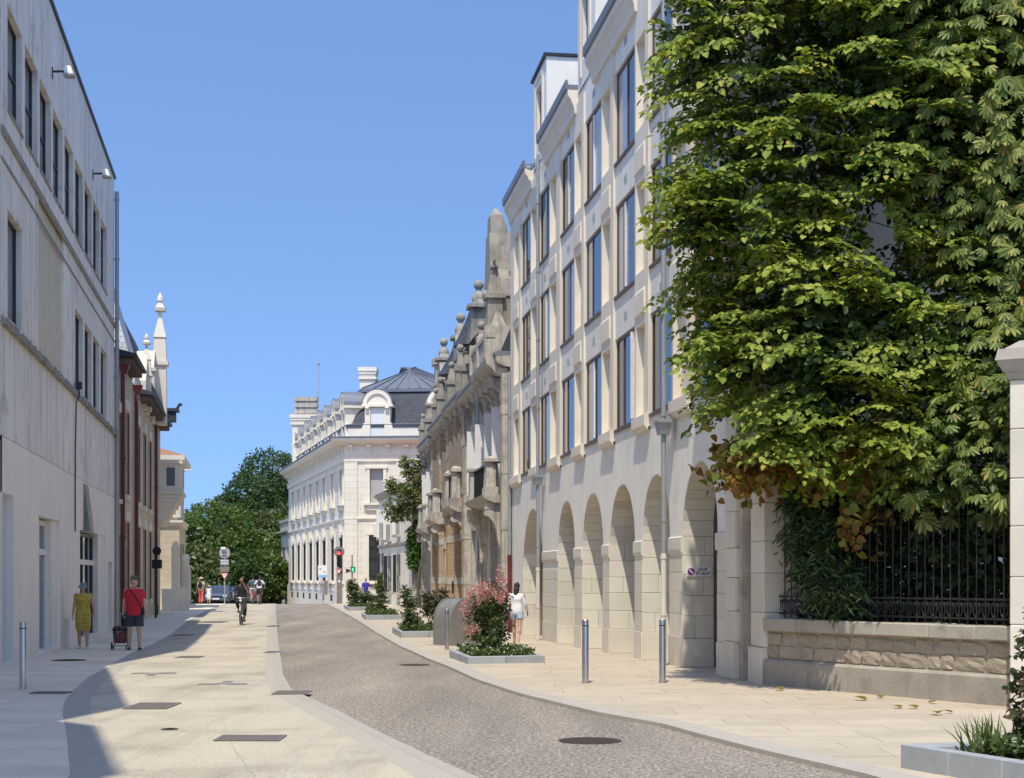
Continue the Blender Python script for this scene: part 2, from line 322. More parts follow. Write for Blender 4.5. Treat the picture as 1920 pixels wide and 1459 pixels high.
# ------------------------------------------------------------------ mesh builder
class MB:
    def __init__(s): s.v = []; s.f = []; s.m = []
    def face(s, pts, m=0):
        i = len(s.v); s.v += [tuple(p) for p in pts]; s.f.append(tuple(range(i, i + len(pts)))); s.m.append(m); return s
    def box(s, x0, x1, y0, y1, z0, z1, m=0):
        if x0 > x1: x0, x1 = x1, x0
        if y0 > y1: y0, y1 = y1, y0
        if z0 > z1: z0, z1 = z1, z0
        i = len(s.v)
        s.v += [(x0, y0, z0), (x1, y0, z0), (x1, y1, z0), (x0, y1, z0), (x0, y0, z1), (x1, y0, z1), (x1, y1, z1), (x0, y1, z1)]
        for f in ((0, 3, 2, 1), (4, 5, 6, 7), (0, 1, 5, 4), (1, 2, 6, 5), (2, 3, 7, 6), (3, 0, 4, 7)):
            s.f.append(tuple(i + k for k in f)); s.m.append(m)
        return s
    def hexa(s, p, m=0):   # 8 points, bottom ring then top ring (counter-clockwise from above)
        i = len(s.v); s.v += [tuple(q) for q in p]
        for f in ((0, 3, 2, 1), (4, 5, 6, 7), (0, 1, 5, 4), (1, 2, 6, 5), (2, 3, 7, 6), (3, 0, 4, 7)):
            s.f.append(tuple(i + k for k in f)); s.m.append(m)
        return s
    def taper(s, cx, cy, z0, z1, w0, d0, w1, d1, m=0):
        return s.hexa([(cx - w0 / 2, cy - d0 / 2, z0), (cx + w0 / 2, cy - d0 / 2, z0), (cx + w0 / 2, cy + d0 / 2, z0), (cx - w0 / 2, cy + d0 / 2, z0),
                       (cx - w1 / 2, cy - d1 / 2, z1), (cx + w1 / 2, cy - d1 / 2, z1), (cx + w1 / 2, cy + d1 / 2, z1), (cx - w1 / 2, cy + d1 / 2, z1)], m)
    def sweepx(s, prof, x0, x1, m=0):   # closed profile of (y, z), extruded along x
        n = len(prof); i = len(s.v)
        s.v += [(x0, y, z) for y, z in prof] + [(x1, y, z) for y, z in prof]
        for k in range(n):
            j = (k + 1) % n; s.f.append((i + k, i + j, i + n + j, i + n + k)); s.m.append(m)
        s.f.append(tuple(i + k for k in range(n))[::-1]); s.m.append(m)
        s.f.append(tuple(i + n + k for k in range(n))); s.m.append(m); return s
    def sweepy(s, prof, y0, y1, m=0):   # closed profile of (x, z), extruded along y
        n = len(prof); i = len(s.v)
        s.v += [(x, y0, z) for x, z in prof] + [(x, y1, z) for x, z in prof]
        for k in range(n):
            j = (k + 1) % n; s.f.append((i + k, i + n + k, i + n + j, i + j)); s.m.append(m)
        s.f.append(tuple(i + k for k in range(n))); s.m.append(m)
        s.f.append(tuple(i + n + k for k in range(n))[::-1]); s.m.append(m); return s
    def sweepz(s, prof, z0, z1, m=0):   # closed profile of (x, y)
        n = len(prof); i = len(s.v)
        s.v += [(x, y, z0) for x, y in prof] + [(x, y, z1) for x, y in prof]
        for k in range(n):
            j = (k + 1) % n; s.f.append((i + k, i + j, i + n + j, i + n + k)); s.m.append(m)
        s.f.append(tuple(i + k for k in range(n))[::-1]); s.m.append(m)
        s.f.append(tuple(i + n + k for k in range(n))); s.m.append(m); return s
    def lathe(s, prof, c=(0, 0, 0), n=16, m=0, sx=1, sy=1):   # profile of (r, z)
        i = len(s.v); k = len(prof)
        for r, z in prof:
            for a in range(n):
                t = 2 * PI * a / n; s.v.append((c[0] + r * sx * math.cos(t), c[1] + r * sy * math.sin(t), c[2] + z))
        for q in range(k - 1):
            for a in range(n):
                b = (a + 1) % n; s.f.append((i + q * n + a, i + q * n + b, i + (q + 1) * n + b, i + (q + 1) * n + a)); s.m.append(m)
        s.f.append(tuple(i + a for a in range(n))[::-1]); s.m.append(m)
        s.f.append(tuple(i + (k - 1) * n + a for a in range(n))); s.m.append(m); return s
    def tube(s, pts, r, n=8, m=0, cap=True):
        pts = [Vector(p) for p in pts]; rs = r if hasattr(r, '__len__') else [r] * len(pts)
        i = len(s.v); up = None
        for k, p in enumerate(pts):
            d = (pts[min(k + 1, len(pts) - 1)] - pts[max(k - 1, 0)])
            d = d.normalized() if d.length > 1e-9 else Vector((0, 0, 1))
            if up is None: up = d.orthogonal().normalized()
            else:
                up = up - d * up.dot(d); up = up.normalized() if up.length > 1e-6 else d.orthogonal().normalized()
            b = d.cross(up)
            for a in range(n):
                t = 2 * PI * a / n; q = p + (up * math.cos(t) + b * math.sin(t)) * rs[k]; s.v.append(tuple(q))
        for k in range(len(pts) - 1):
            for a in range(n):
                b = (a + 1) % n; s.f.append((i + k * n + a, i + k * n + b, i + (k + 1) * n + b, i + (k + 1) * n + a)); s.m.append(m)
        if cap:
            s.f.append(tuple(i + a for a in range(n))[::-1]); s.m.append(m)
            s.f.append(tuple(i + (len(pts) - 1) * n + a for a in range(n))); s.m.append(m)
        return s
    def ball(s, c, r, n=12, m=0):
        rx, ry, rz = r if hasattr(r, '__len__') else (r, r, r)
        k = max(6, n // 2 + 2)
        prof = [(math.sin(PI * q / (k - 1)) if 0 < q < k - 1 else .02, -math.cos(PI * q / (k - 1)) * rz) for q in range(k)]
        return s.lathe(prof, c, n, m, rx, ry)
    def arch_band(s, cx, z0, rin, rout, y0, y1, n=14, m=0, a0=0, a1=PI):
        for k in range(n):
            t0 = a0 + (a1 - a0) * k / n; t1 = a0 + (a1 - a0) * (k + 1) / n
            pts = [(cx + r * math.cos(t), y, z0 + r * math.sin(t)) for y in (y0, y1) for (r, t) in ((rin, t0), (rout, t0), (rout, t1), (rin, t1))]
            s.hexa(pts, m)
        return s
    def torus(s, c, R0, r, axis='x', n=24, k=6, m=0):
        i = len(s.v)
        for a in range(n):
            t = 2 * PI * a / n
            for b in range(k):
                u = 2 * PI * b / k; rr = R0 + r * math.cos(u); h = r * math.sin(u)
                q = {'x': (h, rr * math.cos(t), rr * math.sin(t)), 'y': (rr * math.cos(t), h, rr * math.sin(t)), 'z': (rr * math.cos(t), rr * math.sin(t), h)}[axis]
                s.v.append((c[0] + q[0], c[1] + q[1], c[2] + q[2]))
        for a in range(n):
            for b in range(k):
                a2 = (a + 1) % n; b2 = (b + 1) % k
                s.f.append((i + a * k + b, i + a2 * k + b, i + a2 * k + b2, i + a * k + b2)); s.m.append(m)
        return s
    def xf(s, M, start=0):
        s.v[start:] = [tuple(M @ Vector(p)) for p in s.v[start:]]; return s
    def mesh(s, name, mats):
        me = bpy.data.meshes.new(name); me.from_pydata(s.v, [], s.f)
        for m in (mats if isinstance(mats, (list, tuple)) else [mats]): me.materials.append(MAT[m])
        if any(s.m): me.polygons.foreach_set('material_index', s.m)
        bm = bmesh.new(); bm.from_mesh(me); bmesh.ops.recalc_face_normals(bm, faces=bm.faces); bm.to_mesh(me); bm.free()
        return me
    def build(s, name, mats, parent=None, smooth=False, loc=None, bevel=0, label=None):
        o = bpy.data.objects.new(name, s.mesh(name, mats)); COL.objects.link(o)
        if parent is not None: o.parent = parent
        if loc is not None: o.location = loc
        if smooth: shade(o)
        if bevel:
            b = o.modifiers.new('bevel', 'BEVEL'); b.width = bevel; b.segments = 1; b.limit_method = 'ANGLE'
        if label: o['label'] = label
        return o
def shade(o, ang=40):
    me = o.data
    me.polygons.foreach_set('use_smooth', [True] * len(me.polygons))
    try: me.set_sharp_from_angle(angle=R(ang))
    except Exception: pass
def put(name, me, parent=None, loc=(0, 0, 0), rot=None, scale=None):
    o = bpy.data.objects.new(name, me); COL.objects.link(o); o.location = loc
    if parent is not None: o.parent = parent
    if rot is not None: o.rotation_euler = rot
    if scale is not None: o.scale = scale
    return o
def tag(o, label, cat, group=None):
    o['label'] = label; o['category'] = cat
    if group: o['group'] = group
    return o
def thing(name, label, cat, loc=(0, 0, 0), rz=0, group=None):
    o = bpy.data.objects.new(name, None); COL.objects.link(o); o.location = loc; o.rotation_euler = (0, 0, rz); o.empty_display_size = .2
    return tag(o, label, cat, group)
def struct(o): o['kind'] = 'structure'; return o
def copy_tree(o, parent=None):
    c = o.copy(); COL.objects.link(c); c.parent = parent
    for ch in list(o.children): copy_tree(ch, c)
    return c

# ------------------------------------------------------------------ facades (local x along the wall, z up, -y outwards)
def facade(mb, x0, x1, z0, z1, ops, depth, y=0, m=0, mr=None, back=None):
    """front sheet with openings (a, b, c, d) or arched (a, b, c, spring, 'arch'); reveals run inwards by depth"""
    mr = m if mr is None else mr
    rects = []
    for o in ops:
        if len(o) > 4: rects.append((o[0], o[1], o[2], o[3] + (o[1] - o[0]) / 2))
        else: rects.append(o[:4])
    xs = sorted({x0, x1} | {min(max(r[k], x0), x1) for r in rects for k in (0, 1)})
    zs = sorted({z0, z1} | {min(max(r[k], z0), z1) for r in rects for k in (2, 3)})
    for i in range(len(xs) - 1):
        for j in range(len(zs) - 1):
            cx = (xs[i] + xs[i + 1]) / 2; cz = (zs[j] + zs[j + 1]) / 2
            if any(r[0] < cx < r[1] and r[2] < cz < r[3] for r in rects): continue
            mb.face([(xs[i], y, zs[j]), (xs[i + 1], y, zs[j]), (xs[i + 1], y, zs[j + 1]), (xs[i], y, zs[j + 1])], m)
    for o in ops:
        a, b, c, d = o[:4]; yb = y + depth
        if len(o) > 4:
            r = (b - a) / 2; cx = (a + b) / 2; N = 20
            arc = [(cx - r * math.cos(PI * k / N), d + r * math.sin(PI * k / N)) for k in range(N + 1)]
            for k in range(N):
                (xa, za), (xb, zb) = arc[k], arc[k + 1]
                mb.face([(xa, y, za), (xb, y, zb), (xb, y, d + r), (xa, y, d + r)], m)
            loop = [(a, c)] + arc + [(b, c)]
        else: loop = [(a, c), (a, d), (b, d), (b, c)]
        for k in range(len(loop) - 1):
            (xa, za), (xb, zb) = loop[k], loop[k + 1]
            mb.face([(xa, y, za), (xa, yb, za), (xb, yb, zb), (xb, y, zb)], mr)
        if len(o) <= 4 and c > z0 + .01:
            mb.face([(a, y, c), (b, y, c), (b, yb, c), (a, yb, c)], mr)
    if back is not None:   # closed body behind
        mb.box(x0 + .002, x1 - .002, y + depth, back, z0, z1 - .002, m)
        mb.face([(x0, y, z0), (x0, y, z1), (x0, y + depth, z1), (x0, y + depth, z0)], m)
        mb.face([(x1, y, z0), (x1, y + depth, z0), (x1, y + depth, z1), (x1, y, z1)], m)
        mb.face([(x0, y, z1), (x1, y, z1), (x1, y + depth, z1), (x0, y + depth, z1)], m)
_WC = {}
def window(parent, x, z, wd, ht, y, frame='frame_white', pane='glass', cols=2, rows=1, t=.06, split=None, name='window', depth=.07):
    """a window part: frame with mullions, panes as sub-parts; x, z lower left corner, y frame front"""
    key = (round(wd, 3), round(ht, 3), frame, pane, cols, rows, t, split, depth)
    if key not in _WC:
        mb = MB(); hd = depth
        mb.box(0, t, 0, hd, 0, ht); mb.box(wd - t, wd, 0, hd, 0, ht); mb.box(t, wd - t, 0, hd, 0, t); mb.box(t, wd - t, 0, hd, ht - t, ht)
        xs = [0 + t]
        cuts = split if split else [wd * k / cols for k in range(1, cols)]
        for c in cuts: mb.box(c - t / 2, c + t / 2, .004, hd - .004, t, ht - t)
        for k in range(1, rows): mb.box(t, wd - t, .008, hd - .008, ht * k / rows - t / 2, ht * k / rows + t / 2)
        pm = MB(); e = [t] + list(cuts) + [wd - t]
        pcs = []
        for k in range(len(e) - 1):
            a = e[k] + (t / 2 if k else 0); b = e[k + 1] - (t / 2 if k < len(e) - 2 else 0)
            q = MB().box(0, b - a, 0, .012, 0, ht - 2 * t).mesh('pane', pane if isinstance(pane, str) else pane[k % len(pane)]); pcs.append((a, q))
        _WC[key] = (mb.mesh('window', frame), pcs)
    fm, pcs = _WC[key]
    wo_ = put(name, fm, parent, (x, y, z))
    for a, q in pcs: put('pane', q, wo_, (a, depth * .5, t))
    return wo_
def cornice_prof(proj, h, y0=0, z=0):
    return [(y0 + .02, z), (y0 - proj * .25, z), (y0 - proj * .3, z + h * .3), (y0 - proj * .75, z + h * .55), (y0 - proj, z + h * .6), (y0 - proj, z + h), (y0 + .02, z + h)]
def left_frame(Y0):    # x runs away from the camera along the left facades
    d = Vector((LB, 1, 0)).normalized(); return (LX(Y0), Y0, H(Y0)), math.atan2(d.y, d.x), math.sqrt(1 + LB * LB)
def right_frame(Y0):   # x runs towards the camera along the right facades, starting at depth Y0
    d = Vector((-RB, -1, 0)).normalized(); return (RX(Y0), Y0, 0), math.atan2(d.y, d.x), math.sqrt(1 + RB * RB)
# ================================================================== ground, road, pavements
def curve(px, near=None):
    pts = sorted([GP(*p) for p in px], key=lambda p: p[1])
    xs = [p[0] for p in pts]; ys = [p[1] for p in pts]
    s0 = (xs[1] - xs[0]) / (ys[1] - ys[0]) if near is None else near
    s1 = (xs[-1] - xs[-2]) / (ys[-1] - ys[-2])
    def f(y):
        if y < ys[0]: return xs[0] + s0 * (y - ys[0])
        if y > ys[-1]: return xs[-1] + s1 * (y - ys[-1])
        return float(np.interp(y, ys, xs))
    return f
cA = curve([(132, 1459), (125, 1375), (117, 1340), (120, 1316), (131, 1300), (165, 1270), (200, 1252), (250, 1222), (310, 1195), (350, 1166), (385, 1145), (410, 1136)], -.1)
cC = curve([(780, 1459), (700, 1406), (600, 1350), (550, 1322), (520, 1304), (505, 1292), (498, 1262), (497, 1225), (501, 1185), (505, 1140), (507, 1132)], -.25)
cD = curve([(900, 1459), (800, 1415), (700, 1367), (625, 1328), (582, 1309), (547, 1293), (531, 1265), (525, 1225), (520, 1185), (517, 1140), (518, 1132)], -.25)
cF = curve([(1657, 1459), (1557, 1435), (1438, 1408), (1319, 1378), (1240, 1356), (1120, 1335), (975, 1300), (895, 1274), (803, 1235), (711, 1189), (663, 1159), (627, 1139), (612, 1132)], -.15)
cB = lambda y: cA(y) + .34
cG = lambda y: cF(y) + .36
cK = lambda y: cD(y) - .16
WALLP = [(6.9, 19.0), (3.95, 24.0)]
def rwall(y):
    if y >= 24: return RX(y) + .6
    return 3.95 + (24 - y) * .6 + .25
def lwall(y): return LX(y) - .9
YS = list(np.arange(-8, 30, .5)) + list(np.arange(30, 60, 1.0)) + list(np.arange(60, 103.1, 2.0))
def strip(name, fa, fb, dz, mat, ys=YS, skirt=0, parent=None):
    mb = MB(); v = []; n = len(ys)
    for y in ys:
        a, b = fa(y), fb(y); z = H(y) + dz; v += [(a, y, z), (b, y, z)]
    mb.v = v
    for k in range(n - 1): mb.f.append((2 * k, 2 * k + 1, 2 * k + 3, 2 * k + 2)); mb.m.append(0)
    if skirt:
        o = len(mb.v); mb.v += [(x, y, z - skirt) for x, y, z in v]
        for k in range(n - 1):
            mb.f.append((2 * k, 2 * k + 2, o + 2 * k + 2, o + 2 * k)); mb.m.append(0)
            mb.f.append((2 * k + 1, o + 2 * k + 1, o + 2 * k + 3, 2 * k + 3)); mb.m.append(0)
    return mb.build(name, mat, parent)
# base sheet to the horizon
mb = MB(); gy = [-60, -8] + list(range(0, 110, 4)) + [115, 120, 140, 160, 200, 260, 900]; gx = [-700, -60, 60, 700]
for j, y in enumerate(gy):
    for x in gx: mb.v.append((x, y, H(y) - .12))
for j in range(len(gy) - 1):
    for i in range(3):
        a = j * 4 + i; mb.f.append((a, a + 1, a + 5, a + 4)); mb.m.append(0)
struct(mb.build('ground', 'ground_earth'))
struct(strip('road', cD, cF, -.045, 'road_aggregate'))
lp = struct(strip('left_pavement', lwall, cA, -.012, 'pavement_joint', [y for y in YS if y <= 46.01]))
lpf = strip('paving_sheet', lwall, cA, 0, 'slab_pale', [y for y in YS if y >= 45.9], parent=lp)
path = struct(strip('cycle_path', cB, cC, .0, 'path_resin'))
bl = struct(strip('dark_border', cA, cB, .002, 'border_stone'))
bk = struct(strip('pale_border', cC, cK, .001, 'border_pale', skirt=.1))
kb = struct(strip('path_kerb', cK, cD, .003, 'border_stone', skirt=.12))
kr = struct(strip('right_kerb', cF, cG, .002, 'border_stone', skirt=.12))
rp = struct(strip('right_pavement', cG, rwall, -.012, 'pavement_joint', [y for y in YS if y <= 44.01]))
rpf = strip('paving_sheet', cG, rwall, 0, 'slab_cream', [y for y in YS if y >= 43.9], parent=rp)
# crossing road beyond the crest
mb = MB(); ys = [103, 106, 110, 120, 140, 170, 200]
for y in ys: mb.v += [(-60, y, H(y) - .04), (40, y, H(y) - .04)]
for k in range(len(ys) - 1): mb.f.append((2 * k, 2 * k + 1, 2 * k + 3, 2 * k + 2)); mb.m.append(0)
struct(mb.build('crossing_road', 'road_aggregate'))
def slabs(parent, fa, fb, y0, y1, rh, wl, mat):
    y = y0
    while y < y1:
        h = rh * random.uniform(.8, 1.2); a, b = fa(y + h / 2), fb(y + h / 2)
        x = a; first = True; g = .003
        while x < b - .02:
            L = wl * random.uniform(.7, 1.5)
            if first: L *= random.uniform(.4, 1)
            x2 = min(x + L, b)
            if b - x2 < .25: x2 = b
            xa0, xa1 = (fa(y + g), fa(y + h - g)) if first else (x + g, x + g)
            xb0, xb1 = (fb(y + g), fb(y + h - g)) if x2 == b else (x2 - g, x2 - g)
            z0, z1 = H(y + g), H(y + h - g); dz = random.uniform(-.0015, .0015)
            xm, ym = (x + x2) / 2, y + h / 2; zm = H(ym)
            P = [(xa0, y + g, z0), (xb0, y + g, z0), (xb1, y + h - g, z1), (xa1, y + h - g, z1)]
            m = MB(); m.hexa([(p[0] - xm, p[1] - ym, p[2] - zm - .03) for p in P] + [(p[0] - xm, p[1] - ym, p[2] - zm + dz) for p in P])
            m.build('paving_slab', mat, parent, loc=(xm, ym, zm))
            x = x2; first = False
        y += h
slabs(lp, lambda y: LX(y) - .3 if y > 27 else LX(y) - .05, cA, 12.2, 46, .78, 1.25, 'slab_pale')
slabs(rp, cG, rwall, 12.2, 44, .66, 1.2, 'slab_cream')
# ---- ironwork set in the ground
def grate(px, py, wpx, hpx, label, dz=.004, group='slotted drain grates'):
    a = GP(px - wpx / 2, py - hpx / 2); b = GP(px + wpx / 2, py + hpx / 2)
    cx, cy = (GP(px, py)); wd = (wpx / FPX) * cy; dp = max(.14, a[1] - b[1])
    t = thing('drain_grate', label, 'drain grate', (cx, cy, H(cy) + dz), 0, group)
    MB().box(-wd / 2, wd / 2, -dp / 2, dp / 2, 0, .003).build('recess', 'black_plastic', t)
    fr = MB(); e = .02
    for q in ((-wd / 2, wd / 2, -dp / 2, -dp / 2 + e), (-wd / 2, wd / 2, dp / 2 - e, dp / 2), (-wd / 2, -wd / 2 + e, -dp / 2 + e, dp / 2 - e), (wd / 2 - e, wd / 2, -dp / 2 + e, dp / 2 - e)):
        fr.box(*q, .003, .010)
    fr.build('frame', 'drain_iron', t)
    br = MB(); n = max(8, int(wd / .035))
    for k in range(n):
        x = -wd / 2 + e + (wd - 2 * e) * (k + .5) / n; br.box(x - .012, x + .012, -dp / 2 + e, dp / 2 - e, .003, .009)
    br.build('bars', 'drain_iron', t)
    return t
grate(286, 1324.5, 80, 11, 'rusty drain grate in the beige path at the shadow edge', group=None)
grate(470, 1385, 122, 10, 'long rusty drain grate alone in the sunlit beige path', group=None)
grate(95, 1299.5, 68, 3.5, 'narrow drain grate in pale paving by the dark border', group=None)
grate(548, 1299.5, 66, 6, 'drain grate set across the grey kerb bend', .006, None)
for px, py, wp, l in ((345, 1191, 30, 'thin slot drain in the shaded paving beside the path'), (355, 1232.5, 44, 'thin slot drain in the beige path beyond the man'),
                      (400, 1166.5, 46, 'thin slot drain in the beige path behind the cyclist'), (510, 1223.5, 24, 'short drain grate in the pale strip along the kerb'),
                      (512, 1174, 17, 'tiny drain grate in the pale strip far along the kerb')):
    grate(px, py, wp, 2.6, l, group=None)
def cover(px, py, wpx, label, dz):
    x, y = GP(px, py); r = wpx / 2 / FPX * y
    t = thing('manhole_cover', label, 'manhole cover', (x, y, H(y) + dz), 0)
    MB().lathe([(r, 0), (r, .006), (r - .03, .008), (r - .03, .004)], n=32).build('rim', 'rust_iron', t)
    m = MB().lathe([(r - .035, 0), (r - .035, .007)], n=32)
    for k in range(9):
        q = (k - 4) * r * .19; hw = math.sqrt(max(0, (r - .05) ** 2 - q * q)); m.box(-hw, hw, q - .02, q + .02, .0072, .011)
    m.build('lid', 'rust_iron', t)
cover(1106, 1381.5, 118, 'round iron manhole cover in the grey roadway', -.043)
cover(130, 1238.5, 64, 'round manhole cover in the shaded paving by the white wall', .003)
cover(777, 1243, 58, 'small round cover in the roadway near the pink shrub', -.043)
cover(318, 1368, 32, 'small round cover in the beige path between two drain grates', .003)
# inlaid pictograms of the cycle path
def inlay(px, py, label):
    x, y = GP(px, py); m = MB()
    for sx in (-1, 1):
        m.lathe([(.17, 0), (.17, .004)], (sx * .22, 0, 0), 18, 0, 1, 1)
    m.hexa([(-.2, .05, 0), (.0, .35, 0), (.06, .38, 0), (.2, .05, 0), (-.2, .05, .0045), (.0, .35, .0045), (.06, .38, .0045), (.2, .05, .0045)])
    m.lathe([(.09, 0), (.09, .0045)], (.02, .62, 0), 14)
    o = m.build('path_pictogram', 'inlay', None, loc=(x, y, H(y) + .003)); o.rotation_euler = (0, 0, R(5))
    return tag(o, label, 'pictogram')
inlay(418, 1283, 'dark inlaid pictogram in the sunlit middle of the beige path')
o = inlay(276, 1266, 'dark inlaid pictogram beside the edge of the shade'); o.rotation_euler = (0, 0, R(190)); o.location.y += .5
# crack running down the path
mb = MB(); pts = [(402, 1310), (412, 1335), (420, 1362), (433, 1392), (450, 1420), (468, 1445), (480, 1459)]
pts = [GP(*p) for p in pts]; P = []
for k in range(len(pts) - 1):
    for q in range(5):
        t = q / 5; P.append((pts[k][0] * (1 - t) + pts[k + 1][0] * t + random.uniform(-.012, .012), pts[k][1] * (1 - t) + pts[k + 1][1] * t))
for k in range(len(P) - 1):
    w0 = .005
    mb.face([(P[k][0] - w0, P[k][1], .004), (P[k][0] + w0, P[k][1], .004), (P[k + 1][0] + w0, P[k + 1][1], .004), (P[k + 1][0] - w0, P[k + 1][1], .004)])
mb.build('crack', 'path_resin', path); bpy.data.objects['crack'].data.materials[0] = MAT['border_stone']
# ================================================================== left side
# ---- concrete building
loc, rz, LK = left_frame(29.2)
lbld = thing('concrete_building', 'tall grey concrete building with rows of narrow recessed windows, shading the pavement', 'building', loc, rz)
def u(Y): return (Y - 29.2) * LK
NEAR = [29.96, 32.2, 34.35, 36.55, 38.75, 40.95, 43.2, 45.4, 47.6]
ULEN = u(52.0); HB = 15.15
cols = [u(y) for y in NEAR]; wdw = 1.86
ops = []
ops += [(c, c + wdw, 10.8, 12.85) for c in cols]
ops += [(cols[i], cols[i] + wdw, 6.75, 8.85) for i in (0, 5, 6, 7, 8)]
ops += [(u(29.2) + .02, u(30.6), 0, 3.3), (u(34.0), u(37.7), 0, 3.05), (u(41.9), u(48.7), 0, 3.0), (u(49.8), u(51.1), 0, 2.2)]
core = MB(); core.box(.0, ULEN, .32, 9, -.4, HB); core.box(.0, ULEN, .302, .32, 4.4, HB - .002, 1)
core.build('core', ['concrete', 'concrete'], lbld)
# panels: cell grid minus openings, each panel a slab 0.3 thick hung on the core
xs = [0] + [c - .17 for c in cols] + [cols[-1] + wdw + .17, ULEN]
zrow = [4.38, 6.55, 10.2, HB]
g = .008
def panel(x0, x1, z0, z1, mat, y0=0.0, y1=.3, holes=()):
    m = MB(); h = [o for o in holes if o[0] < x1 and o[1] > x0 and o[2] < z1 and o[3] > z0]
    if not h: m.box(x0 + g, x1 - g, y0, y1, z0 + g, z1 - g)
    else:
        facade(m, x0 + g, x1 - g, z0 + g, z1 - g, h, y1 - y0, y0)
        m.face([(x0 + g, y0, z0 + g), (x0 + g, y0, z1 - g), (x0 + g, y1, z1 - g), (x0 + g, y1, z0 + g)])
        m.face([(x1 - g, y0, z0 + g), (x1 - g, y1, z0 + g), (x1 - g, y1, z1 - g), (x1 - g, y0, z1 - g)])
        m.face([(x0 + g, y0, z1 - g), (x1 - g, y0, z1 - g), (x1 - g, y1, z1 - g), (x0 + g, y1, z1 - g)])
    return m.build('panel', mat, lbld)
for i in range(len(xs) - 1):
    for j in range(3):
        if xs[i + 1] - xs[i] < .05: continue
        mt = 'concrete'
        if i in (3, 4) and j < 2: mt = 'concrete_yellow' if j else 'concrete'
        y0 = .06 if (i in (3, 4) and j == 1) else 0
        panel(xs[i], xs[i + 1], zrow[j], zrow[j + 1], mt, y0, .3, ops)
# string courses with soot
m = MB()
m.sweepx([(.0, 6.47), (-.09, 6.5), (-.09, 6.6), (.0, 6.66)], 0, ULEN + .01)
for k in range(150):
    x = random.uniform(0, ULEN); s = random.uniform(.02, .06); m.box(x, x + s * 2, -.09 - s * .4, -.04, 6.5 - s * .7, 6.6 + s * .5)
m.build('string_course', 'concrete_stain', lbld)
MB().sweepx([(.0, 10.1), (-.05, 10.12), (-.05, 10.26), (.0, 10.3)], 0, ULEN + .01).build('string_course', 'concrete_stain', lbld)
MB().sweepx([(.0, 9.62), (-.025, 9.63), (-.025, 9.68), (.0, 9.7)], 0, ULEN + .01).build('string_course', 'concrete_stain', lbld)
MB().box(-.05, ULEN + .06, -.06, 9, HB, HB + .09).build('roof_edge', 'iron_dark', lbld)
for c in cols:
    window(lbld, c + .0, 10.8, wdw, 2.05, .12, 'frame_black', 'glass_grey', 1, 2, .045)
    MB().box(c - .02, c + wdw + .02, -.03, .11, 10.74, 10.8).build('sill', 'concrete_stain', lbld)
for i in (0, 5, 6, 7, 8): window(lbld, cols[i], 6.75, wdw, 2.1, .12, 'frame_black', 'glass_grey', 1, 1, .045)
# painted ground floor
m = MB(); facade(m, 0, ULEN, -.3, 4.36, [o for o in ops if o[2] == 0], .302, -.02)
m.face([(0, -.02, 4.36), (ULEN, -.02, 4.36), (ULEN, .28, 4.36), (0, .28, 4.36)])
m.face([(ULEN, -.02, -.3), (ULEN, .28, -.3), (ULEN, .28, 4.36), (ULEN, -.02, 4.36)])
m.build('ground_floor_wall', 'painted_wall', lbld)
MB().box(.03, u(30.6), .2, .3, 0, 3.3).build('garage_door', 'grey_blue_wall', lbld)
m = MB().hexa([(u(29.9), -.015, 2.7), (u(30.6), -.015, 2.7), (u(30.6), .2, 2.7), (u(29.9), .2, 2.7), (u(29.9), -.015, 3.3), (u(30.6), -.015, 3.3), (u(30.6), .2, 3.3), (u(29.9), .2, 3.3)])
d = thing('unused', '', ''); bpy.data.objects.remove(d)
dr = window(lbld, u(35.0), -.1, u(36.6) - u(35.0), 3.1, .17, 'frame_white', 'glass_grey', 1, 1, .11, name='door', depth=.1)
MB().box(u(35.1), u(36.5), .14, .26, 2.2, 2.34).build('transom', 'frame_white', lbld)
MB().box(u(36.6), u(37.7), .05, .3, -.1, 3.04).build('pier', 'painted_wall', lbld)
MB().box(u(34.0) + .01, u(35.0), .10, .3, -.1, 3.04).build('pier', 'painted_wall', lbld)
window(lbld, u(43.0), -.15, u(46.9) - u(43.0), 3.1, .17, 'frame_black', 'glass', 3, 1, .09, name='shop_window', depth=.09)
MB().box(u(43.0), u(46.9), .13, .26, 2.05, 2.2).build('transom', 'frame_white', lbld)
MB().box(u(46.9), u(48.7) - .01, .02, .3, -.15, 3.0).build('pier', 'painted_wall', lbld)
MB().box(u(41.9) + .01, u(43.0), .12, .3, -.15, 2.15).build('pier', 'painted_wall', lbld)
MB().box(u(49.8) + .01, u(51.1) - .01, .17, .3, -.2, 2.18).build('side_door', 'door_grey', lbld)
m = MB(); n = 26                                        # hinged louvre standing out from the wall
for k in range(n):
    z = 2.95 + 1.35 * k / n; out = .03 + .17 * (1 - k / n); m.box(u(42.7), u(43.5), -.02 - out, -.025, z, z + .022)
m.tube([(u(42.7), -.21, 2.95), (u(42.7), -.05, 4.3)], .015, 5); m.tube([(u(43.5), -.21, 2.95), (u(43.5), -.05, 4.3)], .015, 5)
m.build('louvre', 'grey_paint', lbld)
xc = u(40.6); m = MB()
m.tube([(xc + .25, -.1, 6.75), (xc + .12, -.14, 6.5), (xc, -.07, 6.3), (xc, -.045, 5.0), (xc - .01, -.045, 2.9)], .018, 6); m.box(xc + .1, xc + .3, -.2, -.04, 6.68, 6.86)
m.build('cable', 'black_plastic', lbld, True)
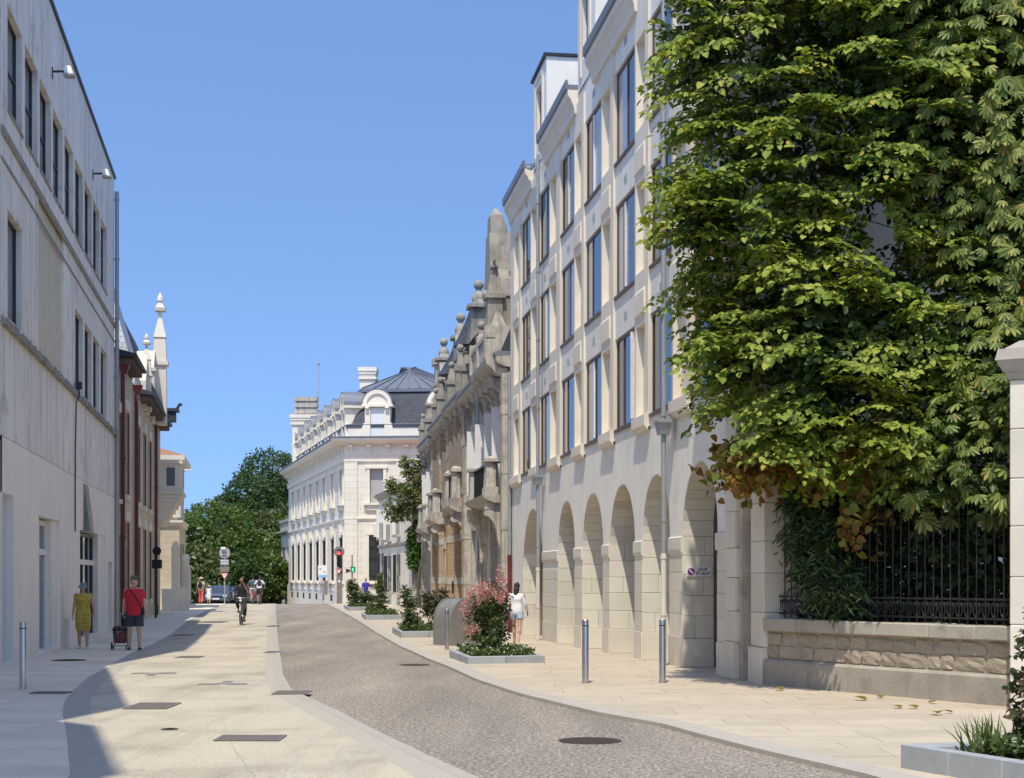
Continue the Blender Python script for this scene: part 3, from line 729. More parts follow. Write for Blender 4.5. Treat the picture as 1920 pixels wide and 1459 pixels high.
def downpipe(parent, x, y, z0, z1, r=.055, mat='zinc_pipe', foot=0, hopper=None, footmat='cast_iron_white', name='downpipe'):
    m = MB().tube([(x, y, z0 + foot), (x, y, z1)], r, 10)
    z = z0 + foot + .6
    while z < z1:
        m.tube([(x, y, z), (x, y, z + .05)], r * 1.3, 10); z += 2.0
    o = m.build(name, mat, parent, True)
    if foot:
        f = MB().tube([(x, y, z0), (x, y, z0 + foot)], r * 1.1, 10)
        for q in (.02, .45, .95): f.tube([(x, y, z0 + foot * q), (x, y, z0 + foot * q + .07)], r * 1.35, 10)
        f.build('pipe_shoe', footmat, o, True)
    if hopper:
        MB().taper(x, y, hopper - .22, hopper, .22, .2, .36, .26).taper(x, y, hopper, hopper + .05, .40, .3, .40, .3).build('hopper', mat, o)
    return o
downpipe(lbld, ULEN - .1, -.1, -.2, 14.7, .07, foot=2.0, footmat='zinc_pipe')
for Y, l in ((36.4, 'white floodlight on a black arm near the parapet, above the middle upper windows'), (45.3, 'white floodlight on a black arm near the end of the concrete parapet')):
    t = thing('floodlight', l, 'floodlight', (LX(Y), Y, H(Y)), rz, 'floodlights on the concrete parapet')
    MB().tube([(0, 0, 13.72), (0, -.30, 13.74)], .028, 8).box(-.04, .04, -.02, .03, 13.55, 13.82).build('arm', 'black_plastic', t)
    MB().hexa([(-.12, -.50, 13.66), (.12, -.50, 13.66), (.12, -.28, 13.66), (-.12, -.28, 13.66), (-.08, -.43, 13.86), (.08, -.43, 13.86), (.08, -.30, 13.86), (-.08, -.30, 13.86)]).build('head', 'sign_white', t)
    MB().box(-.16, .16, -.52, -.27, 13.62, 13.66).build('lens', 'grey_paint', t)

# ---- nearer house, mostly beyond the frame, whose stepped gables shade the path
loc, rz, _ = left_frame(-8)
nb = thing('gabled_house', 'pale rendered house with stepped gables beside the concrete building', 'building', loc, rz)
def un(Y): return (Y + 8) * LK
prof = [(29.5, -.3), (29.5, 4.3), (29.15, 4.3), (29.15, 15), (24, 10.25), (11.7, 16.4), (11.3, 13.2), (9.4, 15.7), (3.6, 19), (3.6, 15), (-8, 15), (-8, -.3)]
MB().sweepy([(un(a), b) for a, b in prof], .02, 9).build('wall', 'painted_wall', nb)
for k in range(7):
    for j in range(2): window(nb, un(-5 + 4.5 * k), 1.0 + 4.2 * j, 1.2, 2.2, -.02, 'frame_white', 'glass', 2)

# ---- stone house with dark red woodwork
loc, rz, _ = left_frame(52.1)
sh = thing('stone_house', 'cream stone house with burgundy shutters and pipes and steep slate roof', 'house', loc, rz)
def us(Y): return (Y - 52.1) * LK
SL = us(77.0)
def pxL(px): return us(14141 / (486 - px))
ws = [(236, 1.0), (258, .85), (270, .8), (280, .9)]
wops = []
for px, wd in ws:
    x = pxL(px); wops += [(x, x + wd * 1.3, .9, 3.9), (x, x + wd * 1.3, 4.9, 8.0)]
wops.append((pxL(224.5), pxL(230), 4.6, 7.6)); wops.append((pxL(224.5), pxL(230), 0, 3.4))
m = MB(); facade(m, 0, SL, -.3, 9.5, wops, .3, .05, 0, 0, 9); m.build('wall', 'stone_yellow', sh)
for a, b, c, d in wops:
    window(sh, a, c, b - a, d - c, .26, 'burgundy', 'glass', 2, 1, .1)
    if c > .5:
        MB().box(b, b + .42, -.0, .045, c, d).build('shutter', 'burgundy', sh)
        MB().box(a - .05, b + .05, -.08, .2, c - .16, c).build('sill', 'stone_cream', sh)
        MB().box(a - .15, b + .15, -.05, .048, d + .05, d + .4).build('lintel', 'stone_cream', sh)
for px in (226, 252, 289.5):
    x = pxL(px)
    p = MB().box(x - .08, x + .08, -.15, -.0, .6, 9.35); p.taper(x, -.12, 9.05, 9.4, .18, .2, .36, .4)
    p.box(x - .11, x + .11, -.18, .0, 6.0, 6.1).box(x - .11, x + .11, -.18, .0, 3.2, 3.3); p.build('burgundy_pipe', 'burgundy', sh)
    MB().tube([(x, -.1, -.2), (x, -.1, .62)], .08, 8).build('pipe_shoe', 'iron_dark', sh)
# eaves with brackets
for a, b, z in ((226, 264, 9.75), (250, 299, 9.45)):
    x0, x1 = (pxL(227), pxL(247)) if a == 226 else (pxL(263), SL)
    MB().sweepx([(.3, z), (-.5, z - .06), (-.55, z - .02), (-.55, z + .05), (.3, z + .28)], x0, x1).build('eave', 'slate', sh)
    k = x0 + .2; bm_ = MB().box(0, .12, -.42, .05, z - .28, z - .07).mesh('eave_bracket', 'door_brown')
    while k < x1 - .1: put('eave_bracket', bm_, sh, (k, 0, 0)); k += .55
# roofs
MB().sweepx([(-.45, 9.75), (9, 9.75), (4.6, 14.0), (1.2, 13.5)], us(67.7), SL - .3).build('roof', 'slate', sh)
MB().sweepx([(.1, 9.7), (9, 9.7), (5.2, 11.2)], .3, us(61.2)).build('roof', 'slate', sh)
# steep hipped pavilion in pale slate seen over the concrete building
m = MB(); x0, x1 = us(61.3), us(67.6)
b = [(x0, .05, 9.9), (x1, .05, 9.9), (x1, 5.4, 9.9), (x0, 5.4, 9.9)]; xm = (x0 + x1) / 2
m.face([b[0], b[1], (xm + 1.8, 1.4, 14.6), (xm - 1.8, 1.4, 14.6)]); m.face([b[1], b[2], (xm + 1.8, 3.9, 14.6), (xm + 1.8, 1.4, 14.6)])
m.face([b[2], b[3], (xm - 1.8, 3.9, 14.6), (xm + 1.8, 3.9, 14.6)]); m.face([b[3], b[0], (xm - 1.8, 1.4, 14.6), (xm - 1.8, 3.9, 14.6)])
m.face([(xm - 1.8, 1.4, 14.6), (xm + 1.8, 1.4, 14.6), (xm + 1.8, 3.9, 14.6), (xm - 1.8, 3.9, 14.6)])
m.build('pavilion_roof', 'slate_pale', sh)
MB().box(us(61.3), us(67.6), .06, 5.3, 9.4, 9.92).build('pavilion_wall', 'stone_cream', sh)
def pinnacle(x, y, z0, z1, w, name='pinnacle'):
    m = MB(); h = z1 - z0
    m.taper(x, y, z0, z0 + h * .45, w, w, w * .92, w * .92); m.taper(x, y, z0 + h * .45, z0 + h * .48, w * 1.25, w * 1.25, w * 1.25, w * 1.25)
    m.taper(x, y, z0 + h * .48, z0 + h * .66, w, w, w * .8, w * .8); m.taper(x, y, z0 + h * .66, z0 + h * .80, w * .95, w * .95, w * .3, w * .3)
    m.taper(x, y, z0 + h * .80, z0 + h * .86, w * .3, w * .3, w * .26, w * .26); m.taper(x, y, z0 + h * .86, z0 + h * .885, w * .75, w * .75, w * .85, w * .85)
    m.taper(x, y, z0 + h * .885, z0 + h * .92, w * .7, w * .7, w * .3, w * .3); m.lathe([(w * .12, 0), (w * .24, h * .02), (w * .2, h * .045), (w * .06, h * .08)], (x, y, z0 + h * .92), 10)
    return m.build(name, 'stone_cream', sh)
xg = us(66.4)
MB().sweepy([(xg - 1.3, 9.0), (xg + 1.3, 9.0), (xg + 1.3, 10.2), (xg + .2, 11.6), (xg - .2, 11.6), (xg - 1.3, 10.2)], -.1, .35).build('gable', 'stone_cream', sh)
pinnacle(xg - .2, -.05, 9.0, 12.35, .42)
xg2 = us(71.8)
MB().sweepy([(xg2 - 2.0, 9.0), (xg2 + 2.0, 9.0), (xg2 + 2.0, 10.4), (xg2 + .3, 12.4), (xg2 - .3, 12.4), (xg2 - 2.0, 10.4)], -.05, .45).build('gable', 'stone_cream', sh)
pinnacle(xg2 + .3, -.25, 9.0, 15.2, .62)
MB().box(xg2 - 2.2, xg2 - 1.6, -.15, .5, 9.0, 11.2).build('buttress', 'stone_cream', sh); MB().box(xg2 - 2.3, xg2 - 1.5, -.22, .58, 11.2, 11.35).build('buttress_cap', 'stone_cream', sh)
m = MB(); xw = SL - .9
m.box(xw - .1, xw + .8, -.9, .3, 10.1, 10.25).box(xw, xw + .7, -.75, .2, 9.6, 10.1, 0)
for k in range(3): m.tube([(xw + .2 * k, -.8, 10.25), (xw + .2 * k + .1, -.95, 10.5), (xw + .2 * k, -1.02, 10.45)], .05, 6)
m.build('gargoyle_gutter', 'slate', sh)
# corbelled stone bay at the far end
bay = MB(); x0, x1 = us(76.0), us(79.6)
bay.box(x0, x1, -1.0, .3, 6.15, 7.5); bay.box(x0 - .08, x1 + .08, -1.1, .3, 7.5, 7.65); bay.box(x0 - .08, x1 + .08, -1.1, .3, 6.0, 6.15)
for k in range(7):
    q = k / 7; bay.box(x0 + .1 * k * .3, x1 - .1 * k * .3, -1.0 + 1.0 * q, .3, 6.0 - .22 * (k + 1), 6.0 - .22 * k - .002)
bay.build('bay', 'stone_cream', sh)
window(sh, x0 + .8, 6.35, 1.2, 1.0, -1.05, 'stone_cream', 'interior_dark', 2)
mb_ = MB().box(us(76.0) - .02, us(76.0) - .002, -.72, -.32, 6.4, 7.3).build('bay_opening', 'glass_grey', sh)
# ---- end house with the sunlit gable wall and red tiles
p0 = WP(300, 1130, 82); X0, X1 = -20.4, -18.2
eh = thing('corner_house', 'sunlit yellow stone house end with red tile roof and balustraded attic', 'house', (X0, 84, H(84)), math.atan2(1, LB) - PI / 2)
WE = X1 - X0
m = MB(); m.box(-6, WE, 0, 7, -.3, 4.55); m.box(-6, WE - .08, .08, 6.9, 4.55, 8.0); m.build('wall', 'stone_yellow', eh)
MB().box(-6, WE + .12, -.12, 7.1, 4.55, 4.72).box(-6, WE + .2, -.2, 7.2, 4.72, 4.85).build('string_course', 'stone_cream', eh)
MB().box(-6, WE + .05, -.05, 7.05, 8.0, 8.15).box(-6, WE + .3, -.3, 7.3, 8.15, 8.4).build('cornice', 'stone_cream', eh)
MB().box(-.1, WE + .06, -.06, 1.2, 5.0, 6.2).build('parapet', 'stone_cream', eh)
m = MB(); a = [(-6, -.3, 8.4), (WE + .3, -.3, 8.4), (WE + .3, 7.3, 8.4), (-6, 7.3, 8.4)]; t_ = (WE - 2.2, 3.5, 9.35); t2 = (-6, 3.5, 9.35)
m.face([a[0], a[1], t_, t2]); m.face([a[1], a[2], t_]); m.face([a[2], a[3], t2, t_]); m.face([a[3], a[0], t2]); m.build('roof', 'roof_tile', eh)
MB().box(WE - .02, WE + .03, 1.2, 2.2, .5, 3.6).build('shutter', 'door_brown', eh)
MB().box(WE - .02, WE + .03, 3.8, 4.8, .5, 3.6).build('shutter', 'door_brown', eh)
t = thing('street_lamp', 'white lamp arm jutting from the sunlit corner house', 'lamp', (WP(343, 882, 84).x, 84, WP(343, 882, 84).z))
MB().tube([(-.3, .1, -.05), (0, 0, 0), (.25, -.05, .03)], .03, 6).build('arm', 'grey_paint', t); MB().hexa([(.1, -.2, -.02), (.65, -.15, .02), (.65, .1, .02), (.1, .1, -.02), (.1, -.2, .06), (.65, -.15, .06), (.65, .1, .06), (.1, .1, .06)]).build('head', 'sign_white', t)
# broken white gate wall and steps in front of it
gw = thing('gate_wall', 'crumbling white garden gate piers beside the yellow stone house', 'wall', (WP(322, 1130, 79).x, 79, H(79)), math.atan2(1, LB) - PI / 2)
m = MB(); m.box(-.5, .0, 0, .5, -.2, 1.15).box(-.05, .35, .5, .9, -.2, 3.2).taper(.15, .7, 3.2, 3.6, .45, .45, .2, .2); m.box(.5, .8, 1.5, 1.9, -.2, 2.7); m.taper(.65, 1.7, 2.7, 2.95, .4, .4, .25, .25)
m.box(.25, .55, .9, 1.5, -.2, 1.2); m.build('pier', 'stone_white_plain', gw)
MB().box(.05, .3, .95, 1.45, 1.2, 2.6).build('gate_leaf', 'burgundy', gw)
# long garden wall
gl = thing('garden_wall', 'plain weathered garden wall below the far trees', 'wall', (LX(91) + .35, 91, H(91)), math.atan2(1, LB) - PI / 2)
MB().box(-.4, 0, 0, 12, -.3, 2.35).build('wall', 'stone_dirty', gl); MB().box(-.5, .08, -.05, 12, 2.35, 2.5).build('coping', 'coping_stone', gl)
MB().box(-2.6, -.4, 12.0, 12.3, -.8, 1.9).build('wall', 'stone_dirty', gl)
# ================================================================== right side: arcade building
loc, rz, RK = right_frame(51.9)
ab = thing('arcade_building', 'long white rendered building with stone arches below and tall brown framed windows above', 'building', loc, rz)
def ur(Y): return (51.9 - Y) * RK
ALEN = ur(25.6)
wins = [(49.55, 47.35), (45.8, 43.75), (42.0, 39.8), (38.45, 36.2), (34.8, 32.55), (31.3, 29.3), (27.9, 26.2)]
wx = [(ur(a), ur(b)) for a, b in wins]
rows = [4.98, 7.98, 10.98]; WH = 2.06; ZT = 14.05; ZB = 4.3
dz_ = -.2
m = MB(); m.box(.0, ALEN, .42, 11, ZB - .2, ZT + .35); m.box(0, ALEN, .66, 11, dz_, ZB - .2); m.build('core', 'render_white', ab)
for i, (a, b) in enumerate(wx):
    zs = [ZB] + [z for r in rows for z in (r, r + WH)] + [ZT]
    for k in range(0, len(zs), 2): MB().box(a, b, 0, .41, zs[k], zs[k + 1]).build('spandrel', 'render_white', ab)
    for j, r in enumerate(rows):
        w_ = window(ab, a + .02, r + .02, b - a - .04, WH - .04, .035, 'frame_brown', (('glass', 'glass'), ('glass_curtain', 'glass'), ('glass', 'glass'), ('glass', 'glass_curtain'), ('glass_curtain', 'glass'))[(i * 3 + j * 2) % 5], 2, 1, .05, (.72,) if (i + j) % 3 else (1.1,), depth=.05)
        MB().box(a + .03, b - .03, -.045, .035, r - .05, r + .015).build('sill', 'frame_brown', ab)
        MB().box((a + b) / 2 - .14, (a + b) / 2 - .03, -.012, .01, r + WH + .30, r + WH + .46).box((a + b) / 2 + .03, (a + b) / 2 + .14, -.012, .01, r + WH + .30, r + WH + .46).build('vent', 'grey_paint', ab)
        if (i, j) in ((1, 1), (3, 2), (2, 2), (5, 0), (4, 1), (3, 0), (5, 1)):
            MB().box(a + .86, a + .98, .025, .075, r + .1, r + WH - .1).build('curtain', 'curtain', ab)
        if (i, j) in ((4, 0),):
            MB().box(b - .5, b - .44, -.04, .07, r + .1, r + WH - .1).build('open_casement', 'frame_white', ab)
edges = [0] + [v for ab_ in wx for v in ab_] + [ALEN]
for k in range(0, len(edges), 2):
    x0, x1 = edges[k], edges[k + 1]
    if x1 - x0 < .3: continue
    p = MB(); nw = min(1.08, (x1 - x0) * .68); nh = []
    first = k == 0
    xs0 = x1 - .42 - nw if first else x0 + .12
    for r in rows: nh.append((xs0, xs0 + nw, r + .05, r + WH - .12))
    facade(p, x0, x1, ZB + .45, ZT - .25, nh, .16, -.05)
    zlo, zhi = ZB + .45, ZT - .25
    for x in (x0, x1): p.face([(x, -.05, zlo), (x, .41, zlo), (x, .41, zhi), (x, -.05, zhi)])
    p.face([(x0, -.05, zhi), (x1, -.05, zhi), (x1, .41, zhi), (x0, .41, zhi)]); p.face([(x0, -.05, zlo), (x1, -.05, zlo), (x1, .0, zlo - .12), (x0, .0, zlo - .12)])
    for r in rows: p.box(xs0, xs0 + nw, .105, .41, r + .03, r + WH - .1)
    p.build('pier', 'stone_cream', ab)
    MB().box(x0, x1, 0.005, .41, ZB, ZB + .45).build('pier_base', 'render_white', ab); MB().box(x0, x1, .005, .41, ZT - .25, ZT).build('pier_head', 'render_white', ab)
    for r in rows[:-1]:
        MB().sweepx([(-.05, r + WH + .06), (-.085, r + WH + .10), (-.085, r + WH + .55), (-.05, r + WH + .62)], xs0 - .03, xs0 + nw + .03).build('spandrel_block', 'stone_cream', ab)
    MB().sweepx([(-.05, rows[0] - .3), (-.13, rows[0] - .2), (-.13, rows[0] + .02), (-.05, rows[0] + .05)], x0 + .01, x1 - .01).build('pier_sill', 'stone_cream', ab)
# arcade
arch = [(49.35, 44.2), (42.55, 39.95), (38.85, 36.2), (35.4, 32.75), (32.0, 29.65), (28.65, 26.25)]
ao = []
for i, (a, b) in enumerate(arch):
    x0, x1 = ur(a), ur(b); top = 3.74
    if i == 0: x0 = ur(49.3); x1 = ur(45.2); top = 3.8
    r = (x1 - x0) / 2
    ao.append((x0, x1, dz_, top - r, 'arch'))
m = MB(); facade(m, 0, ALEN, dz_, ZB, ao, .66, 0.0); m.face([(ALEN, 0, dz_), (ALEN, .66, dz_), (ALEN, .66, ZB), (ALEN, 0, ZB)]); m.build('arcade_wall', 'render_white', ab)
for i, o in enumerate(ao):
    x0, x1, _, sp, _ = o; Yg = (arch[i][0] + arch[i][1]) / 2; g0 = H(arch[i][0])
    zz = g0; cz = 0
    hs = [.55, .42, .40, .38, .36]
    while zz < 2.5:                           # ashlar blocks of the far jamb, which faces the street end
        h = hs[min(cz, 4)] * random.uniform(.95, 1.05); ycut = .33 + random.uniform(-.12, .12) if cz % 2 else None
        sp_ = .024 + (.035 if cz == 0 else 0) + random.uniform(0, .004)
        zt = min(zz + h, 2.58)
        for ya, yb in (((-.004, ycut), (ycut, .655)) if ycut else ((-.004, .655),)):
            MB().box(x0 + .001, x0 + sp_, ya + .004, yb - .004, zz + .004, zt - .004).build('stone_block', 'stone_block', ab, bevel=.006)
        zz += h; cz += 1
    for k in range(9):                         # soffit stones of the arch
        r = (x1 - x0) / 2; cx = (x0 + x1) / 2; t0 = PI - PI * .5 * k / 9; t1 = PI - PI * .5 * (k + 1) / 9 + .006
        if sp + r * math.sin(t1) < 2.56: continue
        MB().hexa([(cx + q * math.cos(t), y, sp + q * math.sin(t)) for y in (.003, .655) for q, t in ((r - .001, t0), (r - .02, t0), (r - .02, t1), (r - .001, t1))]).build('arch_stone', 'stone_block', ab)
    if i == 0: MB().box(x0, x1, .55, .64, g0, 3.85).box(x0 + 1.9, x0 + 2.1, .5, .56, g0, 3.6).build('door', 'door_brown', ab)
    else: MB().box(x0, x1, .58, .64, g0, 3.8).box(x0 + .95, x0 + 1.05, .54, .6, g0, 3.4).build('door', 'frame_black' if i % 2 else 'door_grey', ab)
# piers between the arches
pe = [ao[k][1] for k in range(6)]; ps = [ao[k][0] for k in range(1, 6)] + [ALEN]
for k in range(6):
    a, b = pe[k], ps[k]
    g0 = H(51.9 - a / RK)
    if b - a < .2: continue
    zz = g0
    for h, pr in ((.58, .03), (.42, .012), (.40, .014), (.38, .012), (.30, .013)):
        MB().box(a + .004, b - .004, -pr, .002, zz + .003, zz + h - .004).build('stone_block', 'stone_block', ab, bevel=.006); zz += h
    MB().sweepx([(.01, 2.12), (-.035, 2.14), (-.045, 2.2), (-.045, 2.42), (.01, 2.45)], a - .015, b + .015).build('impost', 'stone_block', ab)
# cornice lengths and flush dormers
dorm = [(46.95, 44.45), (39.4, 37.1), (32.3, 29.9)]
cs = [(51.9, 46.97), (44.43, 39.42), (37.08, 32.32), (29.88, 25.6)]
for a, b in cs:
    x0, x1 = ur(a), ur(b)
    MB().sweepx([(.0, 13.55), (-.10, 13.57), (-.12, 13.72), (-.20, 13.92), (-.27, 14.02), (-.28, 14.16), (.0, 14.16)], x0, x1).build('cornice', 'stone_cream', ab)
    MB().sweepx([(-.26, 14.162), (-.33, 14.2), (-.33, 14.42), (-.28, 14.42), (-.26, 14.3), (.1, 14.3), (.1, 14.162)], x0 + .02, x1 - .02).build('gutter', 'zinc', ab)
for a, b in dorm:
    x0, x1 = ur(a), ur(b); w_ = x1 - x0
    p = MB(); facade(p, x0, x1, ZT + .0, 16.75, [(x0 + .55, x1 - .75, 14.7, 16.3)], .2, -.02)
    p.box(x0 + .001, x1 - .001, .18, 3.4, ZT + .36, 16.74); 
    for x in (x0, x1): p.face([(x, -.02, ZT), (x, .3, ZT), (x, .3, 16.75), (x, -.02, 16.75)])
    p.build('dormer', 'render_white', ab)
    MB().box(x0 - .06, x1 + .06, -.1, 3.5, 16.75, 16.83).build('dormer_roof', 'iron_dark', ab)
    MB().box(x0 + .3, x0 + .55, -.06, .0, 14.3, 16.5).box(x1 - .75, x1 - .5, -.06, .0, 14.3, 16.5).box(x0 + .3, x1 - .5, -.06, .0, 16.5, 16.65).build('dormer_surround', 'stone_cream', ab)
    window(ab, x0 + .56, 14.71, w_ - 1.32, 1.58, .1, 'frame_brown', 'glass', 2)
MB().sweepx([(.3, 14.41), (11, 14.41), (6, 17.2), (3, 16.8)], .05, ALEN - .05).build('roof', 'zinc', ab)
p1 = downpipe(ab, ur(44.9), -.2, H(45) - .02, 14.0, .052, foot=2.15, hopper=4.6)
m = MB().tube([(ur(46.8), -.22, 14.15), (ur(46.2), -.2, 13.95), (ur(45.1), -.2, 13.85), (ur(44.9), -.2, 13.6)], .062, 8).build('pipe_elbow', 'zinc_pipe', ab, True)
downpipe(ab, ur(29.25), -.22, H(29) - .02, 13.9, .048, foot=2.15, hopper=4.6)
downpipe(ab, ur(51.75), -.1, -.15, 8.6, .06, foot=2.6, footmat='burgundy')
# stone quoins at the near end
m = MB(); zz = 0
for k, h in enumerate((.62, .5, .55, .48, .6, .5, .52, .5, .5)):
    dpt = .10 if k % 2 else .02
    MB().box(ALEN - .02, ALEN + .55 + dpt, -.05 - (.03 if k == 0 else 0), .6, zz + .003, zz + h - .003).build('quoin', 'stone_block', ab, bevel=.008); zz += h
MB().box(ALEN + .55, ALEN + .78, .02, .55, -.1, 4.6).build('dirty_pilaster', 'stone_dirty', ab)
MB().box(ALEN - .02, ALEN + .78, .0, .6, zz, 4.9).build('quoin_cap', 'stone_block', ab)
# parking sign on the jamb of the last arch
x0 = ao[5][0]
ps_ = thing('parking_sign', 'small white no parking plate with black lettering on the shaded arch jamb', 'sign')
M_ab = Matrix.Translation(Vector(loc)) @ Matrix.Rotation(rz, 4, 'Z')
c_ = M_ab @ Vector((x0 + .045, .30, 1.78))
ps_.location = c_; dirx = (M_ab.to_3x3() @ Vector((0, 1, 0))).normalized()
ps_.rotation_euler = (0, 0, math.atan2(dirx.y, dirx.x))
MB().box(-.235, .235, -.012, .0, -.09, .09).build('plate', 'sign_white', ps_, bevel=.003)
MB().lathe([(.07, 0), (.07, .004)], n=28).xf(Matrix.Translation((-.155, -.0125, 0)) @ Matrix.Rotation(R(90), 4, 'X')).build('red_ring', 'sign_red', ps_)
MB().lathe([(.056, 0), (.056, .003)], n=28).xf(Matrix.Translation((-.155, -.0165, 0)) @ Matrix.Rotation(R(90), 4, 'X')).build('blue_disc', 'sign_blue', ps_)
MB().box(-.056, .056, -.003, 0, -.010, .010).xf(Matrix.Translation((-.155, -.0195, 0)) @ Matrix.Rotation(R(45), 4, 'Y')).build('slash', 'sign_white', ps_)
def text_mesh(name, s, size, parent, loc, mat, rot=(R(90), 0, 0)):
    cu = bpy.data.curves.new(name, 'FONT'); cu.body = s; cu.size = size; cu.align_x = 'CENTER'; cu.align_y = 'CENTER'; cu.extrude = .001; cu.offset = .0018; cu.space_character = 1.02
    o = bpy.data.objects.new(name, cu); COL.objects.link(o)
    me = bpy.data.meshes.new_from_object(o.evaluated_get(bpy.context.evaluated_depsgraph_get()))
    bpy.data.objects.remove(o); me.materials.clear(); me.materials.append(MAT[mat])
    return put(name, me, parent, loc, rot)
text_mesh('lettering', 'JOUR', .072, ps_, (.07, -.014, .038), 'ink_black'); text_mesh('lettering', 'ET NUIT', .072, ps_, (.07, -.014, -.038), 'ink_black')

# ================================================================== row of ornate narrow houses
def bracket(m, x, w, z, proj, h, mt=0, y0=0):
    """scrolled console under a cornice or balcony"""
    pr = [(y0 + .02, z), (y0 - proj, z), (y0 - proj, z - h * .14), (y0 - proj * .86, z - h * .26), (y0 - proj * .62, z - h * .30), (y0 - proj * .42, z - h * .46), (y0 - proj * .30, z - h * .72), (y0 - proj * .2, z - h * .9), (y0 - proj * .05, z - h), (y0 + .02, z - h)]
    m.sweepx(pr, x - w / 2, x + w / 2, mt)
    m.tube([(x - w / 2 - .02, y0 - proj * .82, z - h * .2), (x + w / 2 + .02, y0 - proj * .82, z - h * .2)], h * .12, 12, mt)
    m.tube([(x - w / 2 - .02, y0 - proj * .3, z - h * .62), (x + w / 2 + .02, y0 - proj * .3, z - h * .62)], h * .09, 10, mt)
def bracket_part(name, parent, x, w, z, proj, h, mat, y0=0):
    key = (name, w, proj, h, mat)
    if key not in _BR:
        m = MB(); bracket(m, 0, w, 0, proj, h); _BR[key] = m.mesh(name, mat)
    return put(name, _BR[key], parent, (x, y0, z))
_BR = {}
def stack(parent, x, y, z0, zc, zt, wd, dp):
    """party-wall stack with brick panels, stone cap and ball finial"""
    m = MB(); m.box(x - wd / 2, x + wd / 2, y, y + dp, z0, zc - 2.6)
    m.taper(x, y + dp / 2, zc - 2.6, zc - 1.0, wd * 1.12, dp * 1.05, wd * .86, dp * .9); m.taper(x, y + dp / 2, zc - 2.75, zc - 2.6, wd * 1.3, dp * 1.2, wd * 1.3, dp * 1.2)
    m.box(x - wd * .36, x + wd * .36, y + .06, y + dp - .06, zc - 1.0, zc); m.box(x - wd * .62, x + wd * .62, y - .08, y + dp + .08, zc, zc + .14)
    o = m.build('stack', 'stone_weathered', parent)
    MB().box(x - wd / 2 - .015, x + wd / 2 + .015, y + .12, y + dp - .12, z0 + .3, zc - 2.9).build('brick_panel', 'brick_buff', o)
    f = MB(); h = zt - zc - .14
    f.taper(x, y + dp / 2, zc + .14, zc + .14 + h * .2, wd * .95, dp * .7, wd * .7, dp * .55)
    f.lathe([(wd * .34, 0), (wd * .36, h * .12), (wd * .22, h * .3), (wd * .14, h * .36), (wd * .14, h * .42)], (x, y + dp / 2, zc + .14 + h * .2), 14)
    f.ball((x, y + dp / 2, zt - h * .2), h * .2, 16); f.build('finial', 'stone_weathered', o, True)
    return o
def balcony(parent, x0, x1, z, proj, ph, mat='stone_dirty', rail=True, ped=.9):
    m = MB(); m.sweepx([(.05, z - .28), (-proj * .55, z - .28), (-proj * .8, z - .2), (-proj, z - .12), (-proj - .05, z), (.05, z)], x0, x1)
    o = m.build('balcony', mat, parent)
    for x in (x0 + .35, x1 - .35): bracket_part('console', o, x, .3, z - .282, proj * .92, 1.35, mat)
    xm = x1 - ped / 2 - .05
    for q in ((x0 + ped / 2 + .05), xm):
        p = MB()
        p.taper(q, -proj + .28, z, z + ph * .2, ped, .5, ped, .46); p.taper(q, -proj + .28, z + ph * .2, z + ph * .85, ped * .82, .4, ped * .7, .34)
        p.taper(q, -proj + .28, z + ph * .85, z + ph * .93, ped * .95, .5, ped * .95, .5); p.taper(q, -proj + .28, z + ph * .93, z + ph, ped * .8, .42, ped * .3, .2)
        p.build('pedestal', mat, o)
    if rail:
        r = MB(); xa, xb = x0 + ped + .1, x1 - ped - .1
        r.box(xa - .1, xb + .1, -proj + .2, -proj + .26, z + ph * .8, z + ph * .85).box(xa - .1, xb + .1, -proj + .2, -proj + .26, z + .08, z + .12)
        k = xa
        while k < xb: r.tube([(k, -proj + .23, z + .1), (k, -proj + .23, z + ph * .8)], .018, 5); k += .16
        for ye in (x0 + .1, x1 - .1):
            r.box(ye - .03, ye + .03, -proj + .3, 0, z + ph * .8, z + ph * .85)
            q = -proj + .45
            while q < -.05: r.tube([(ye, q, z), (ye, q, z + ph * .8)], .018, 5); q += .16
        r.build('railing', 'iron_dark', o)
    return o
